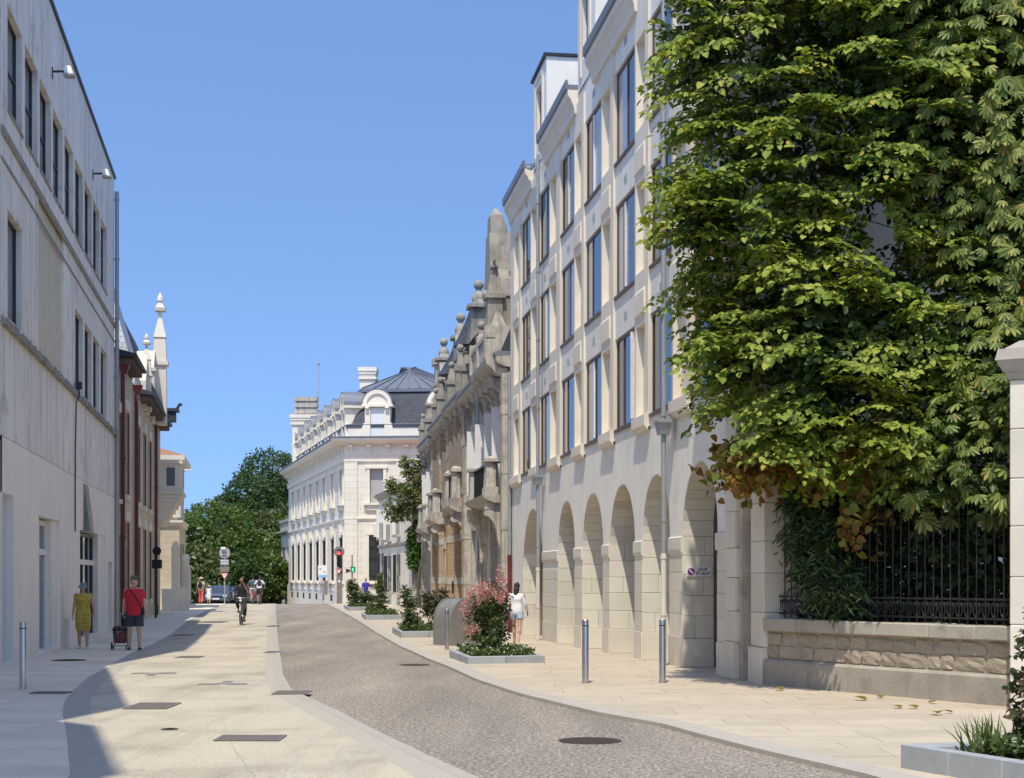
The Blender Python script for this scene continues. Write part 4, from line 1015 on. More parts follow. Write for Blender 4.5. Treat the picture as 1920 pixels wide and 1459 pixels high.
def ornate(Y0, Y1, label, wallmat, ez, bal, ops, extra=None):
    loc, rz, k = right_frame(Y0)
    t = thing('ornate_house', label, 'house', loc, rz); L = (Y0 - Y1) * k
    m = MB(); facade(m, 0, L, -.4, ez, ops, .28, 0, 0, 0, 8); m.build('wall', wallmat, t)
    for o in ops:
        a, b, c, d = o[:4]; d2 = d + (b - a) / 2 if len(o) > 4 else d
        window(t, a, c, b - a, d2 - c, .2, 'frame_white' if c > 1 else 'door_grey', 'glass', 2, 1, .09, name='window' if c > .3 else 'door')
        # stone surround
        s = MB(); q = .26
        s.box(a - q, a - .001, -.07, .03, c - .1, d2); s.box(b + .001, b + q, -.07, .03, c - .1, d2); s.box(a - q - .05, b + q + .05, -.12, .03, d2, d2 + .34)
        if c > .3: s.box(a - q, b + q, -.16, .03, c - .24, c - .1)
        s.build('surround', 'stone_dirty', t)
        if c > 4: MB().box(b + .27, b + .31, -.45, -.07, c + .02, d2 - .05).build('shutter', 'shutter_white' if wallmat != 'brick_buff' else 'post_brown', t)
    # plinth, string course, corner piers
    MB().box(-.001, L + .001, -.10, .02, -.4, .75).build('plinth', 'stone_dirty', t)
    MB().sweepx(cornice_prof(.16, .3, 0, 4.15), 0, L).build('string_course', 'stone_dirty', t)
    pm = 'brick_buff' if wallmat == 'brick_buff' else 'stone_dirty'
    for x in ((.24, L - .24) if wallmat != 'brick_buff' else (.24, L * .5, L - .24)):
        MB().box(x - .235, x + .235, -.32, .02, .75, ez - .3).build('corner_pier', pm, t)
        for zb in (1.4, 3.3, 5.2, 7.2): MB().box(x - .25, x + .25, -.34, .02, zb, zb + .3).build('stone_band', 'stone_dirty', t)
    # projecting eave with consoles
    MB().sweepx([(.1, ez - .12), (-.22, ez - .06), (-.42, ez + .02), (-.52, ez + .1), (-.54, ez + .26), (.1, ez + .3)], 0, L).build('cornice', 'stone_dirty', t)
    MB().sweepx([(-.48, ez + .262), (-.60, ez + .32), (-.60, ez + .40), (-.48, ez + .44), (.1, ez + .44), (.1, ez + .3)], .0, L).build('gutter', 'zinc', t)
    n = max(3, int(L / 1.6))
    for i in range(n): bracket_part('eave_console', t, .35 + (L - .7) * i / (n - 1), .26, ez - .1, .45, .8, 'stone_dirty')
    MB().sweepx([(-.35, ez + .44), (.7, ez + 2.9), (4.5, ez + 3.6), (8, ez + .46)], .02, L - .02).build('roof', 'slate', t)
    if bal: balcony(t, *bal)
    return t, L
def dormer(t, x, w, z, h, y=-.2):
    m = MB(); m.box(x - w / 2, x - w * .32, y, 2.2, z, z + h).box(x + w * .32, x + w / 2, y, 2.2, z, z + h).box(x - w * .32, x + w * .32, y + .14, 2.2, z, z + h)
    m.sweepy([(x - w * .62, z + h), (x + w * .62, z + h), (x + w * .62, z + h + .15), (x + w * .18, z + h + .8), (x, z + h + 1.1), (x - w * .18, z + h + .8), (x - w * .62, z + h + .15)], y - .1, 2.2)
    o = m.build('dormer', 'stone_weathered', t)
    window(t, x - w * .31, z + .1, w * .62, h - .2, y + .06, 'frame_white', 'glass', 2)
    return o
DW = lambda *a: list(a)
# nearest: all stone, loggia and tall pointed gable
H1, L1 = ornate(64.6, 52.0, 'weathered stone house with tall obelisk gable and arched balcony next to the arcade', 'stone_dirty', 8.9,
                (5.6, 11.6, 4.55, .8, 1.35), [(1.2, 2.5, 1.1, 3.6), (4.0, 5.4, 0, 3.3, 'arch'), (7.4, 9.6, .6, 3.0, 'arch'), (1.2, 2.5, 4.9, 7.6), (4.2, 5.4, 4.9, 7.6), (7.2, 8.4, 4.7, 7.7), (9.4, 10.6, 4.7, 7.7)])
for x in (5.8, 11.3):   # arched brackets under the balcony
    m = MB(); m.box(x - .17, x + .17, -.76, .0, 4.052, 4.27)
    m.sweepx([(.0, 4.05), (-.76, 4.05), (-.76, 3.85), (-.6, 3.78), (-.44, 3.6), (-.34, 3.3), (-.30, 2.95), (-.2, 2.7), (-.12, 2.62), (-.1, 2.4), (0, 2.3)], x - .15, x + .15)
    m.build('arched_bracket', 'stone_dirty', H1)
m = MB()   # loggia on scrolled corbels at the eave
m.sweepx([(.1, 8.55), (-.45, 8.6), (-.65, 8.8), (-.82, 8.95), (-.85, 9.12), (.1, 9.12)], 7.4, L1 - .3); m.box(7.5, L1 - .4, -.78, -.58, 9.12, 9.85); m.box(7.4, L1 - .3, -.84, -.52, 9.85, 10.0)
for x in (7.4, 9.6, L1 - .75): m.box(x, x + .42, -.86, .2, 9.125, 10.25); m.taper(x + .21, -.4, 10.25, 10.7, .42, .5, .2, .2)
m.build('loggia', 'stone_dirty', H1)
for x in (7.7, 9.0, 10.3, 11.6): bracket_part('loggia_console', H1, x, .34, 8.55, .68, 1.0, 'stone_dirty')
m = MB(); xo = L1 - 1.75   # gable: slender stone spire over a twin opening
m.box(xo - 1.2, xo - .6, -.55, .3, 9.1, 11.3); m.box(xo + .6, xo + 1.2, -.55, .3, 9.1, 11.3); m.box(xo - .6, xo + .6, .0, .3, 9.1, 11.3)
m.sweepy([(xo - 1.25, 11.3), (xo + 1.25, 11.3), (xo + 1.1, 11.9), (xo + .8, 12.3), (xo + .5, 13.6), (xo - .5, 13.6), (xo - .8, 12.3), (xo - 1.1, 11.9)], -.6, .2)
m.hexa([(xo - .5, -.55, 13.6), (xo + .5, -.55, 13.6), (xo + .5, .1, 13.6), (xo - .5, .1, 13.6), (xo - .4, -.55, 14.25), (xo + .4, -.55, 14.25), (xo + .4, -.12, 14.25), (xo - .4, -.12, 14.25)]); m.taper(xo, -.33, 14.25, 14.55, .8, .44, .1, .06)
m.build('gable', 'stone_weathered', H1)
MB().ball((xo, -.66, 11.5), (.3, .14, .2), 10).build('gable_scroll', 'stone_weathered', H1, True)
m = MB(); xp = L1 - .7; m.taper(xp, -.5, 9.1, 11.2, .55, .55, .5, .5); m.taper(xp, -.5, 11.2, 11.35, .7, .7, .7, .7); m.taper(xp, -.5, 11.35, 12.3, .5, .5, .18, .18); m.box(xp - .25, xp + .25, -.62, -.38, 12.25, 12.33)
for q in (-.2, .0, .2): m.tube([(xp + q, -.5, 12.3), (xp + q * 1.6, -.55, 12.5), (xp + q * 1.9, -.5, 12.46)], .04, 5)
m.build('pinnacle', 'stone_weathered', H1)
stack(H1, .45, -.1, 9.2, 12.9, 14.1, .85, .8)
# slate hip dormer roof
m = MB(); x0, x1, z0 = 2.0, 5.4, 10.9
m.face([(x0, -.5, z0), (x1, -.5, z0), (x1 - .3, 1.2, z0 + 1.9), (x0 + .3, 1.2, z0 + 1.9)]); m.face([(x1, -.5, z0), (x1, 3, z0), (x1 - .3, 1.2, z0 + 1.9)]); m.face([(x0, -.5, z0), (x0 + .3, 1.2, z0 + 1.9), (x0, 3, z0)]); m.face([(x0, -.5, z0), (x0, 3, z0), (x1, 3, z0), (x1, -.5, z0)])
m.build('dormer_roof', 'slate', H1); MB().box(2.4, 5.0, -.25, 2.5, 9.2, 10.89).build('dormer', 'stone_weathered', H1)
window(H1, 2.9, 9.5, 1.6, 1.3, -.3, 'frame_white', 'glass', 2)
MB().box(2.2, 3.0, 3.2, 4.2, 11.5, 12.6).box(2.1, 3.1, 3.1, 4.3, 12.6, 12.8).build('chimney', 'stone_weathered', H1)
H2, L2 = ornate(71.6, 64.7, 'buff brick house with stone balcony pedestals and ball finial, second from the arcade', 'brick_buff', 9.1,
                (2.4, 6.4, 4.75, .78, 1.7), [(1.0, 2.0, .9, 3.5), (3.6, 5.4, 0, 3.1, 'arch'), (1.0, 1.9, 5.0, 7.9), (3.0, 3.9, 4.9, 7.9), (4.9, 5.8, 4.9, 7.9)])
stack(H2, .4, -.1, 9.3, 12.7, 13.95, .8, .75); dormer(H2, 3.6, 1.5, 9.4, 1.9)
MB().lathe([(.9, 0), (.62, .5), (.35, 1.1), (.05, 1.9)], (5.6, .3, 11.6), 12).build('turret_roof', 'slate', H2); MB().lathe([(.6, 0), (.6, 2.3)], (5.6, .3, 9.4), 12).build('turret', 'stone_weathered', H2)
H3, L3 = ornate(80.0, 71.7, 'narrow brick house with slate turret roof between two ball finials', 'brick_buff', 9.0,
                (1.0, 4.6, 4.6, .72, 1.5), [(.9, 1.9, .9, 3.5), (3.4, 4.6, 0, 3.1), (6.2, 7.2, .9, 3.5), (.9, 1.8, 4.9, 7.7), (3.2, 4.1, 4.9, 7.7), (6.0, 7.0, 4.9, 7.7)])
stack(H3, .35, -.1, 9.2, 12.9, 14.1, .8, .75); dormer(H3, 4.2, 1.5, 9.3, 1.9)
MB().lathe([(.9, 0), (.6, .5), (.33, 1.0), (.05, 1.7)], (6.9, .3, 11.3), 12).build('turret_roof', 'slate', H3); MB().lathe([(.58, 0), (.58, 2.1)], (6.9, .3, 9.3), 12).build('turret', 'stone_weathered', H3)
H4, L4 = ornate(87.0, 80.1, 'far dark stone house with low bay balcony beside the ivy', 'stone_weathered', 8.7,
                (1.2, 5.0, 4.35, .7, 1.4), [(1.0, 2.0, .9, 3.3), (3.6, 4.8, 0, 3.1), (1.0, 2.0, 4.9, 7.4), (3.6, 4.6, 4.9, 7.4)])
MB().box(.2, 1.2, .4, 1.4, 9.2, 13.6).box(.05, 1.35, .25, 1.55, 13.6, 13.95).box(.1, 1.3, .3, 1.5, 12.4, 12.55).build('chimney', 'stone_dirty', H4)
# more of the broken skyline: chimneys, small slate dormers, pinnacles on the eaves
def chim(t, x, y, z0, z1, w_, d_):
    MB().box(x - w_ / 2, x + w_ / 2, y, y + d_, z0, z1 - .3).build('chimney', 'brick_buff', t)
    MB().box(x - w_ * .6, x + w_ * .6, y - .1, y + d_ + .1, z1 - .3, z1 - .1).build('chimney_cap', 'stone_weathered', t)
    for q in (-.25, .25): MB().lathe([(.11, 0), (.09, .3), (.11, .34)], (x + q * w_, y + d_ / 2, z1 - .1), 8).build('chimney_pot', 'roof_tile', t)
chim(H1, 5.9, 1.6, 10.5, 13.6, .9, .6); chim(H2, 2.2, 1.7, 10.5, 13.3, .8, .6); chim(H3, 6.0, 1.8, 10.4, 13.5, .8, .6)
def eave_pin(t, x, z, h, y=-.35):
    MB().box(x - .2, x + .2, y - .2, y + .2, z, z + h * .45).taper(x, y, z + h * .45, z + h * .55, .52, .52, .52, .52).taper(x, y, z + h * .55, z + h * .85, .36, .36, .14, .14).ball((x, y, z + h * .92), h * .08, 10).build('pinnacle', 'stone_weathered', t)
for t_, x, z, h in ((H1, 6.9, 9.3, 2.0), (H1, 1.6, 9.3, 1.8), (H2, 2.4, 9.5, 1.9), (H2, 6.3, 9.5, 2.1), (H3, 2.9, 9.4, 1.8), (H3, 5.6, 9.4, 2.0), (H4, 1.6, 9.1, 1.7), (H4, 5.2, 9.1, 1.9)): eave_pin(t_, x, z, h)
for hh, x, ft in ((H1, .12, 'burgundy'), (H1, 5.0, 'cast_iron_white'), (H2, .15, 'cast_iron_white'), (H3, .15, 'zinc_pipe'), (H4, .15, 'zinc_pipe')): downpipe(hh, x, -.26, -.2, 8.7, .06, foot=2.0, footmat=ft)
# ground-floor rails
for hh, xs_ in ((H1, (7.4, 9.6)), (H2, (1.0, 2.0)), (H3, (6.2, 7.2))):
    r = MB(); r.box(xs_[0], xs_[1], -.2, -.16, 1.5, 1.55).box(xs_[0], xs_[1], -.2, -.16, .95, 1.0)
    k = xs_[0]
    while k < xs_[1]: r.tube([(k, -.18, .95), (k, -.18, 1.5)], .015, 5); k += .13
    r.build('window_rail', 'iron_dark', hh)
o = MB().box(-.02, .02, -.25, .25, -.55, .55, 0).box(-.021, .021, -.251, .251, -.1, .3, 1).build('hanging_sign', ['sign_white', 'sign_orange'])
tag(o, 'small orange and white hanging panel on the far balcony', 'sign'); o.location = WP(804, 962, 84.5); o.rotation_euler = (0, 0, R(70))

# ---- low white house with ironwork
A_, B_ = Vector((-5.7, 88.6)), Vector((-9.0, 104.2)); dv = (A_ - B_); LL = dv.length
lw = thing('low_white_house', 'low whitewashed house with iron balcony and grilles beside the ivy', 'house', (B_.x, B_.y, H(100) - .1), math.atan2(dv.y, dv.x))
o_ = [(1.5, 2.6, .9, 3.4), (5.0, 6.4, .9, 3.2), (9.5, 10.6, .9, 3.2), (1.5, 2.6, 4.4, 6.3), (5.0, 6.2, 4.2, 6.4), (9.5, 10.6, 4.4, 6.3)]
m = MB(); facade(m, 0, LL, -.4, 7.0, o_, .25, 0, 0, 0, 7); m.build('wall', 'stone_white_plain', lw)
for a, b, c, d in o_:
    window(lw, a, c, b - a, d - c, .18, 'frame_white', 'glass', 2)
    if c > 4: MB().box(b + .01, b + .06, -.5, 0, c, d).build('shutter', 'shutter_white', lw)
    r = MB(); z1 = d if c < 2 else c + 1.0
    r.box(a - .1, b + .1, -.3, -.26, z1 - .05, z1).box(a - .1, b + .1, -.3, -.26, c, c + .05)
    k = a - .1
    while k < b + .1: r.tube([(k, -.28, c), (k, -.28, z1)], .02, 5); k += .14
    for q in (-.2, -.1): r.tube([(b + .1, q, c), (b + .1, q, z1)], .02, 5)
    r.build('grille', 'iron_dark', lw)
    MB().box(a - .15, b + .15, -.35, 0, c - .12, c).build('sill', 'stone_dirty', lw)
MB().sweepx(cornice_prof(.35, .35, 0, 6.95), 0, LL).build('cornice', 'stone_dirty', lw)
MB().sweepx([(-.4, 7.3), (7.2, 7.3), (3.4, 9.0)], 0, LL).build('roof', 'roof_tile', lw)
MB().sweepx(cornice_prof(.12, .25, 0, 3.7), 0, LL).build('string_course', 'stone_dirty', lw)

# ================================================================== mansard building at the bend
C0 = Vector((-11.5, 105.8)); dl = Vector((-.255, .967)).normalized(); P0 = C0 + dl * 33.6; df = Vector((1, -.10)).normalized(); P2 = C0 + df * 10
fb = thing('mansard_building', 'large white stone mansion with grey mansard roof, dormers and barred ground floor windows', 'building', (C0.x, C0.y, -.1))
def to_local(p, z=0): return (p.x - C0.x, p.y - C0.y, z)
db = Vector((-.10, 1)).normalized(); P3 = P2 + db * 26; P4 = P0 + Vector((.967, .255)) * 14
poly = [C0, P2, P3, P4, P0]
def inset(poly, d):
    n = len(poly); out = []
    for i in range(n):
        a, b, c = poly[i - 1], poly[i], poly[(i + 1) % n]
        e1 = (b - a).normalized(); e2 = (c - b).normalized(); n1 = Vector((-e1.y, e1.x)); n2 = Vector((-e2.y, e2.x))
        bis = (n1 + n2).normalized(); out.append(b + bis * (d / max(.3, bis.dot(n1))))
    return out
def ring(p, z): return [to_local(q, z) for q in p]
m = MB(); p_ = inset(poly, .42); m.sweepz([(q[0], q[1]) for q in ring(p_, 0)], -.5, 11.2); m.build('core', 'stone_white_plain', fb)
def skin(mb, r0, r1, mt=0):
    for i in range(len(r0)):
        j = (i + 1) % len(r0); mb.face([r0[i], r0[j], r1[j], r1[i]], mt)
m = MB(); skin(m, ring(inset(poly, .25), 11.3), ring(inset(poly, .25), 12.2)); skin(m, ring(inset(poly, .25), 12.2), ring(inset(poly, .5), 12.2)); m.build('attic_wall', 'stone_white_plain', fb)
m = MB(); skin(m, ring(inset(poly, .2), 12.15), ring(inset(poly, .1), 12.35)); skin(m, ring(inset(poly, .1), 12.35), ring(inset(poly, .6), 12.45)); m.build('attic_gutter', 'zinc', fb)
m = MB(); skin(m, ring(inset(poly, .5), 12.2), ring(inset(poly, 1.5), 14.75)); m.build('mansard', 'slate', fb)
m = MB(); r1 = ring(inset(poly, 1.35), 14.72); skin(m, r1, ring(inset(poly, 1.35), 14.95)); r2 = ring(inset(poly, 5.8), 17.0); skin(m, ring(inset(poly, 1.35), 14.95), r2); m.face(r2)
zr = m.build('zinc_roof', 'zinc', fb)
s_ = MB(); ra, rb = ring(inset(poly, 1.3), 14.98), ring(inset(poly, 5.8), 17.03)
for i in (4, 0):
    j = (i + 1) % 5; n = 26 if i == 4 else 9
    for k in range(n + 1):
        q = k / n; a = Vector(ra[i]).lerp(Vector(ra[j]), q); b = Vector(rb[i]).lerp(Vector(rb[j]), q); s_.tube([a, b], .035, 4)
s_.build('standing_seams', 'zinc', zr)
# long facade
rzl = math.atan2(-dl.y, -dl.x); LL = 33.6
lf = bpy.data.objects.new('long_facade', None); COL.objects.link(lf); lf.parent = fb; lf.location = to_local(P0); lf.rotation_euler = (0, 0, rzl)
tw = [(.3, 2.3), (4.5, 2.3), (8.8, 2.5), (12.6, 2.5), (16.6, 2.5), (20.6, 2.5), (24.6, 2.5), (28.6, 2.6)]
wl = [(LL - t0 - w0, LL - t0) for t0, w0 in tw]
o_ = []
for a, b in wl: o_ += [(a + .3, b - .2, 1.6, 4.75), (a + .5, b - .4, 6.95, 9.3)]
m = MB(); facade(m, 0, LL, -.5, 10.2, o_, .42); m.build('wall', 'stone_white', lf)
ff = bpy.data.objects.new('front_facade', None); COL.objects.link(ff); ff.parent = fb; ff.rotation_euler = (0, 0, math.atan2(df.y, df.x))
fo = [(1.7, 2.75, 1.6, 4.75), (1.75, 2.7, 6.95, 9.3), (6.2, 7.2, 1.6, 4.75), (6.2, 7.2, 6.95, 9.3)]
m = MB(); facade(m, 0, 10, -.5, 10.2, fo, .42); m.build('wall', 'stone_white', ff)
def bank_front(par, L, lo, hi, dorms, first):
    MB().box(-.05, L + .05, -.12, .02, -.5, 1.2).build('plinth', 'stone_white_plain', par)
    MB().sweepx(cornice_prof(.12, .25, 0, 5.7), 0, L).build('string_course', 'stone_white_plain', par)
    MB().sweepx([(.0, 9.75), (-.12, 9.8), (-.12, 10.1), (-.2, 10.2), (.0, 10.25)], -.02, L + .02).build('architrave', 'stone_white_plain', par)
    MB().box(0, L, -.03, .4, 10.2, 10.95).build('frieze', 'stone_white_plain', par)
    MB().sweepx([(.4, 10.9), (-.3, 10.95), (-.55, 11.05), (-.75, 11.2), (-.78, 11.34), (.4, 11.4)], -.78 if first else -.3, L + (.5 if first else .3)).build('cornice', 'stone_white_plain', par)
    MB().sweepx([(-.79, 11.345), (-.84, 11.38), (-.84, 11.46), (.4, 11.5), (.4, 11.41)], -.84 if first else -.3, L + .5).build('cornice_lead', 'zinc', par)
    n = int(L / 1.25)
    for i in range(n): bracket_part('modillion', par, .45 + (L - .9) * i / (n - 1), .3, 10.93, .42, .62, 'stone_white_plain')
    for a, b_, c, d in lo:
        wd = b_ - a
        MB().box(a + .03, b_ - .03, .07, .13, c + .03, d - .03).build('window', 'glass_grey', par)
        g = MB()
        for z in (c + .35, c + 1.5, c + 2.2, c + 2.35): g.box(a, b_, -.0, .03, z, z + .05)
        k = a + .08
        while k < b_: g.tube([(k, .015, c), (k, .015, d - .2)], .016, 4); k += .125
        g.build('grille', 'iron_dark', par)
        MB().box(a - .28, a, -.08, .03, c - .05, d).box(b_, b_ + .28, -.08, .03, c - .05, d).box(a - .28, b_ + .28, -.1, .03, d, d + .25).build('surround', 'stone_white_plain', par)
        MB().box(a - .3, b_ + .3, -.28, .03, c - .22, c - .06).box(a - .15, a + .1, -.2, .0, c - .7, c - .22).box(b_ - .1, b_ + .15, -.2, .0, c - .7, c - .22).build('sill', 'stone_white_plain', par)
        xm = (a + b_) / 2; MB().hexa([(xm - .16, -.22, d - .15), (xm + .16, -.22, d - .15), (xm + .16, .0, d - .15), (xm - .16, .0, d - .15), (xm - .24, -.26, d + .75), (xm + .24, -.26, d + .75), (xm + .24, 0, d + .75), (xm - .24, 0, d + .75)]).build('keystone', 'stone_white_plain', par)
        MB().box(xm - .5, xm + .5, -.13, -.1, .15, .6).build('basement_vent', 'interior_dark', par)
    for a, b_, c, d in hi:
        s = MB(); k = c + .04
        while k < d - .04: s.box(a + .02, b_ - .02, .25, .32, k, k + .05); k += .075
        s.build('blind', 'shutter_slat', par)
        MB().box(a - .22, a, -.09, .03, c, d).box(b_, b_ + .22, -.09, .03, c, d).box(a - .32, b_ + .32, -.14, .03, d, d + .2).build('surround', 'stone_white_plain', par)
        MB().box(a - .4, b_ + .4, -.3, .03, c - .16, c).box(a - .2, b_ + .2, -.16, .02, c - .5, c - .16).build('sill', 'stone_white_plain', par)
    for x, w_ in dorms:
        m = MB(); y0 = .12; z0 = 11.45
        m.box(x - w_ / 2, x - w_ * .28, y0, 2.0, z0, 13.55).box(x + w_ * .28, x + w_ / 2, y0, 2.0, z0, 13.55).box(x - w_ * .28, x + w_ * .28, y0 + .2, 2.0, z0, 13.55)
        m.hexa([(x - w_ * .72, y0, z0), (x - w_ * .5, y0, z0), (x - w_ * .5, y0 + .3, z0), (x - w_ * .72, y0 + .3, z0), (x - w_ * .55, y0, z0 + 1.0), (x - w_ * .5, y0, z0 + 1.0), (x - w_ * .5, y0 + .3, z0 + 1.0), (x - w_ * .55, y0 + .3, z0 + 1.0)])
        m.hexa([(x + w_ * .5, y0, z0), (x + w_ * .72, y0, z0), (x + w_ * .72, y0 + .3, z0), (x + w_ * .5, y0 + .3, z0), (x + w_ * .5, y0, z0 + 1.0), (x + w_ * .55, y0, z0 + 1.0), (x + w_ * .55, y0 + .3, z0 + 1.0), (x + w_ * .5, y0 + .3, z0 + 1.0)])
        m.box(x - w_ * .62, x + w_ * .62, y0 - .12, 2.0, 13.55, 13.72)
        m.arch_band(x, 13.72, w_ * .42, w_ * .58, y0 - .1, y0 + .25, 12); m.sweepy([(x + w_ * .42 * math.cos(PI * k / 10), 13.72 + w_ * .42 * math.sin(PI * k / 10)) for k in range(11)], y0 + .02, y0 + .3)
        bracket(m, x - w_ * .40, .2, 13.55, .22, .5, 0, y0); bracket(m, x + w_ * .40, .2, 13.55, .22, .5, 0, y0)
        o = m.build('dormer', 'stone_white_plain', par)
        MB().arch_band(x, 13.72, w_ * .585, w_ * .62, y0 - .12, 2.4, 12).build('dormer_roof', 'zinc', o)
        MB().box(x - w_ * .27, x + w_ * .27, y0 + .12, y0 + .19, z0 + .1, 13.5).build('blind', 'shutter_white', o)
bank_front(lf, LL, o_[0::2], o_[1::2], [((a + b) / 2, 1.7) for a, b in wl], False)
bank_front(ff, 10, fo[0::2], fo[1::2], [(2.25, 1.75), (6.7, 1.75)], True)
MB().box(0, .9, -.10, .02, 1.2, 9.75).build('corner_pier', 'stone_white', ff); MB().box(3.6, 4.3, -.10, .02, 1.2, 9.75).build('corner_pier', 'stone_white', ff)
def chimney(px, Y, z0, z1, w_, d_):
    p = WP(px, 700, Y); x, y = p.x - C0.x, p.y - C0.y
    MB().box(x - w_ / 2, x + w_ / 2, y, y + d_, z0, z1 - .9).box(x - w_ * .58, x + w_ * .58, y - .12, y + d_ + .12, z1 - .9, z1 - .72).box(x - w_ / 2, x + w_ / 2, y, y + d_, z1 - .72, z1 - .5).box(x - w_ * .56, x + w_ * .56, y - .1, y + d_ + .1, z1 - .5, z1 - .3).box(x - w_ * .6, x + w_ * .6, y - .15, y + d_ + .15, z1 - .3, z1).build('chimney', 'stone_white_plain', fb)
chimney(689, 114, 12, WP(689, 686, 114).z, 1.15, 1.5); chimney(573, 134, 11.5, WP(573, 775, 134).z, 2.3, 1.2)
p = WP(573, 775, 134)
m = MB()
for k in range(3): m.box(p.x - C0.x - 1.0, p.x - C0.x + 1.0, p.y - C0.y + .1, p.y - C0.y + 1.1, p.z + .1 + .55 * k, p.z + .45 + .55 * k); m.box(p.x - C0.x - .85, p.x - C0.x + .85, p.y - C0.y + .25, p.y - C0.y + .95, p.z + .55 * k - .1, p.z + .1 + .55 * k + .002)
m.build('chimney_pots', 'stone_dirty', fb)
q = WP(598, 745, 132); t = WP(598, 680, 132)
MB().tube([(q.x - C0.x, 26, 13), (q.x - C0.x, 26, t.z)], .035, 5).ball((q.x - C0.x, 26, t.z), .12, 8).build('antenna', 'grey_paint', fb)
# low wing and balustrade wall beyond it
wing = thing('low_wing', 'low white stone wing with parapet at the end of the mansion', 'building', (P0.x + dl.x * 9.0, P0.y + dl.y * 9.0, -.6), rzl)
wo2 = [(.6, 3.2, 2.2, 5.2), (5.0, 7.6, 2.2, 5.2)]
m = MB(); facade(m, 0, 8.98, -1.5, 6.6, wo2, .4, .3, 0, 0, 8); m.build('wall', 'stone_white', wing)
for a, b, c, d in wo2: window(wing, a, c, b - a, d - c, .55, 'iron_dark', 'glass_grey', 4, 2, .06)
MB().sweepx(cornice_prof(.4, .4, .3, 6.3), -.3, 9.0).box(-.1, 8.98, .25, .6, 6.7, 7.5).box(-.2, 8.98, .15, .7, 7.5, 7.75).build('parapet', 'stone_dirty', wing)
bw = thing('balustrade_wall', 'stone garden wall topped by square baluster piers below the trees', 'wall', (WP(470, 1130, 150).x, 150, H(150)), math.atan2(-1, .27) + R(0))
bw.location = (P0.x + dl.x * 9 - 5.2, P0.y + dl.y * 9 + 12, H(155)); bw.rotation_euler = (0, 0, math.atan2(-.9, .42))
MB().box(-2, 13.5, 0, .5, -1, 3.0).build('wall', 'stone_dirty', bw); MB().box(-2, 13.5, -.1, .6, 4.6, 5.0).build('coping', 'coping_stone', bw)
for k in range(9): MB().box(-1.6 + 1.7 * k, -.9 + 1.7 * k, .0, .5, 3.0, 4.6).build('baluster_pier', 'stone_white_plain', bw)
# ================================================================== garden wall, railing, gate pillar
WA, WB = Vector((3.95, 24.0)), Vector((6.35, 19.95)); dw = WB - WA; WL = dw.length
gwall = thing('low_garden_wall', 'low rubble garden wall with flat coping, half in tree shade', 'wall', (WA.x, WA.y, 0), math.atan2(dw.y, dw.x))
MB().box(0, WL + .6, .04, .46, -.1, .84).build('wall_core', 'mortar', gwall)
MB().sweepx([(-.05, -.1), (-.05, .36), (.0, .40), (.2, .40), (.2, -.1)], 0, WL + .6).build('plinth', 'wall_plinth', gwall)
x = 0
while x < WL + .5:
    L = min(random.uniform(.7, 1.1), WL + .6 - x)
    MB().box(x + .004, x + L - .004, -.07, .52, .84 + random.uniform(0, .006), 1.03 + random.uniform(-.006, .006)).build('coping_stone', 'coping_stone', gwall, bevel=.015); x += L
def rough_stone(w_, h_, d_, seed):
    r = random.Random(seed); bm = bmesh.new(); bmesh.ops.create_cube(bm, size=1)
    bmesh.ops.subdivide_edges(bm, edges=bm.edges[:], cuts=2, use_grid_fill=True)
    for v in bm.verts:
        e = (abs(v.co.x) > .4) + (abs(v.co.y) > .4) + (abs(v.co.z) > .4)
        k = 1 - .07 * max(0, e - 1); v.co.x = v.co.x * w_ * k + r.uniform(-.012, .012); v.co.y = v.co.y * d_ * k + r.uniform(-.013, .013); v.co.z = v.co.z * h_ * k + r.uniform(-.012, .012)
    me = bpy.data.meshes.new('stone'); bm.to_mesh(me); bm.free(); me.materials.append(MAT['rubble']); return me
STV = [rough_stone(random.uniform(.9, 1.1), random.uniform(.9, 1.1), 1, s) for s in range(2)]
z = .41; sd = 0
for rh in (.21, .19):
    x = .02
    while x < WL + .5:
        w_ = random.uniform(.22, .55); sd += 1
        me = rough_stone(w_ - .012, rh - .010, .12, sd)
        put('stone', me, gwall, (x + w_ / 2, .078 + random.uniform(-.008, .006), z + rh / 2)); x += w_
    z += rh
fence = thing('iron_railing', 'tall black iron railing with scrolled lower band on the garden wall', 'railing', (WA.x, WA.y, 0), gwall.rotation_euler.z)
for zz in (1.10, 1.36, 3.15): MB().box(.02, WL, .2, .24, zz, zz + .028).build('rail', 'iron_dark', fence)
bar = MB().tube([(0, .22, 1.03), (0, .22, 3.3)], .0095, 6).taper(0, .22, 3.3, 3.44, .03, .03, .004, .004).mesh('bar', 'iron_dark')
scroll = MB(); 
for s_ in (-1, 1):
    pts = [(s_ * (.075 - .0 - .055 * math.sin(t)), .22, 1.13 + .21 * (1 - math.cos(t)) / 2) for t in np.linspace(0, PI, 10)]
    scroll.tube(pts, .008, 5); scroll.torus((s_ * .032, .22, 1.30), .022, .007, 'y', 12, 5)
scroll = scroll.mesh('scroll', 'iron_dark')
n = int(WL / .155)
for k in range(n + 1):
    put('bar', bar, fence, (.05 + k * .155, 0, 0))
    if k < n: put('scroll', scroll, fence, (.05 + (k + .5) * .155, 0, 0))
gp = thing('stone_pier', 'smooth pale stone pier where the arcade meets the low garden wall', 'pier', (WA.x, WA.y, 0), rz if False else math.atan2(-1, -RB))
zz = -.05
for k, h in enumerate((.62, .55, .62, .5, .6, .55, .6)):
    MB().box(-.72, .0, -.02 - (.05 if k == 0 else 0), .5, zz + .003, zz + h - .003).build('stone_block', 'stone_block', gp, bevel=.008); zz += h
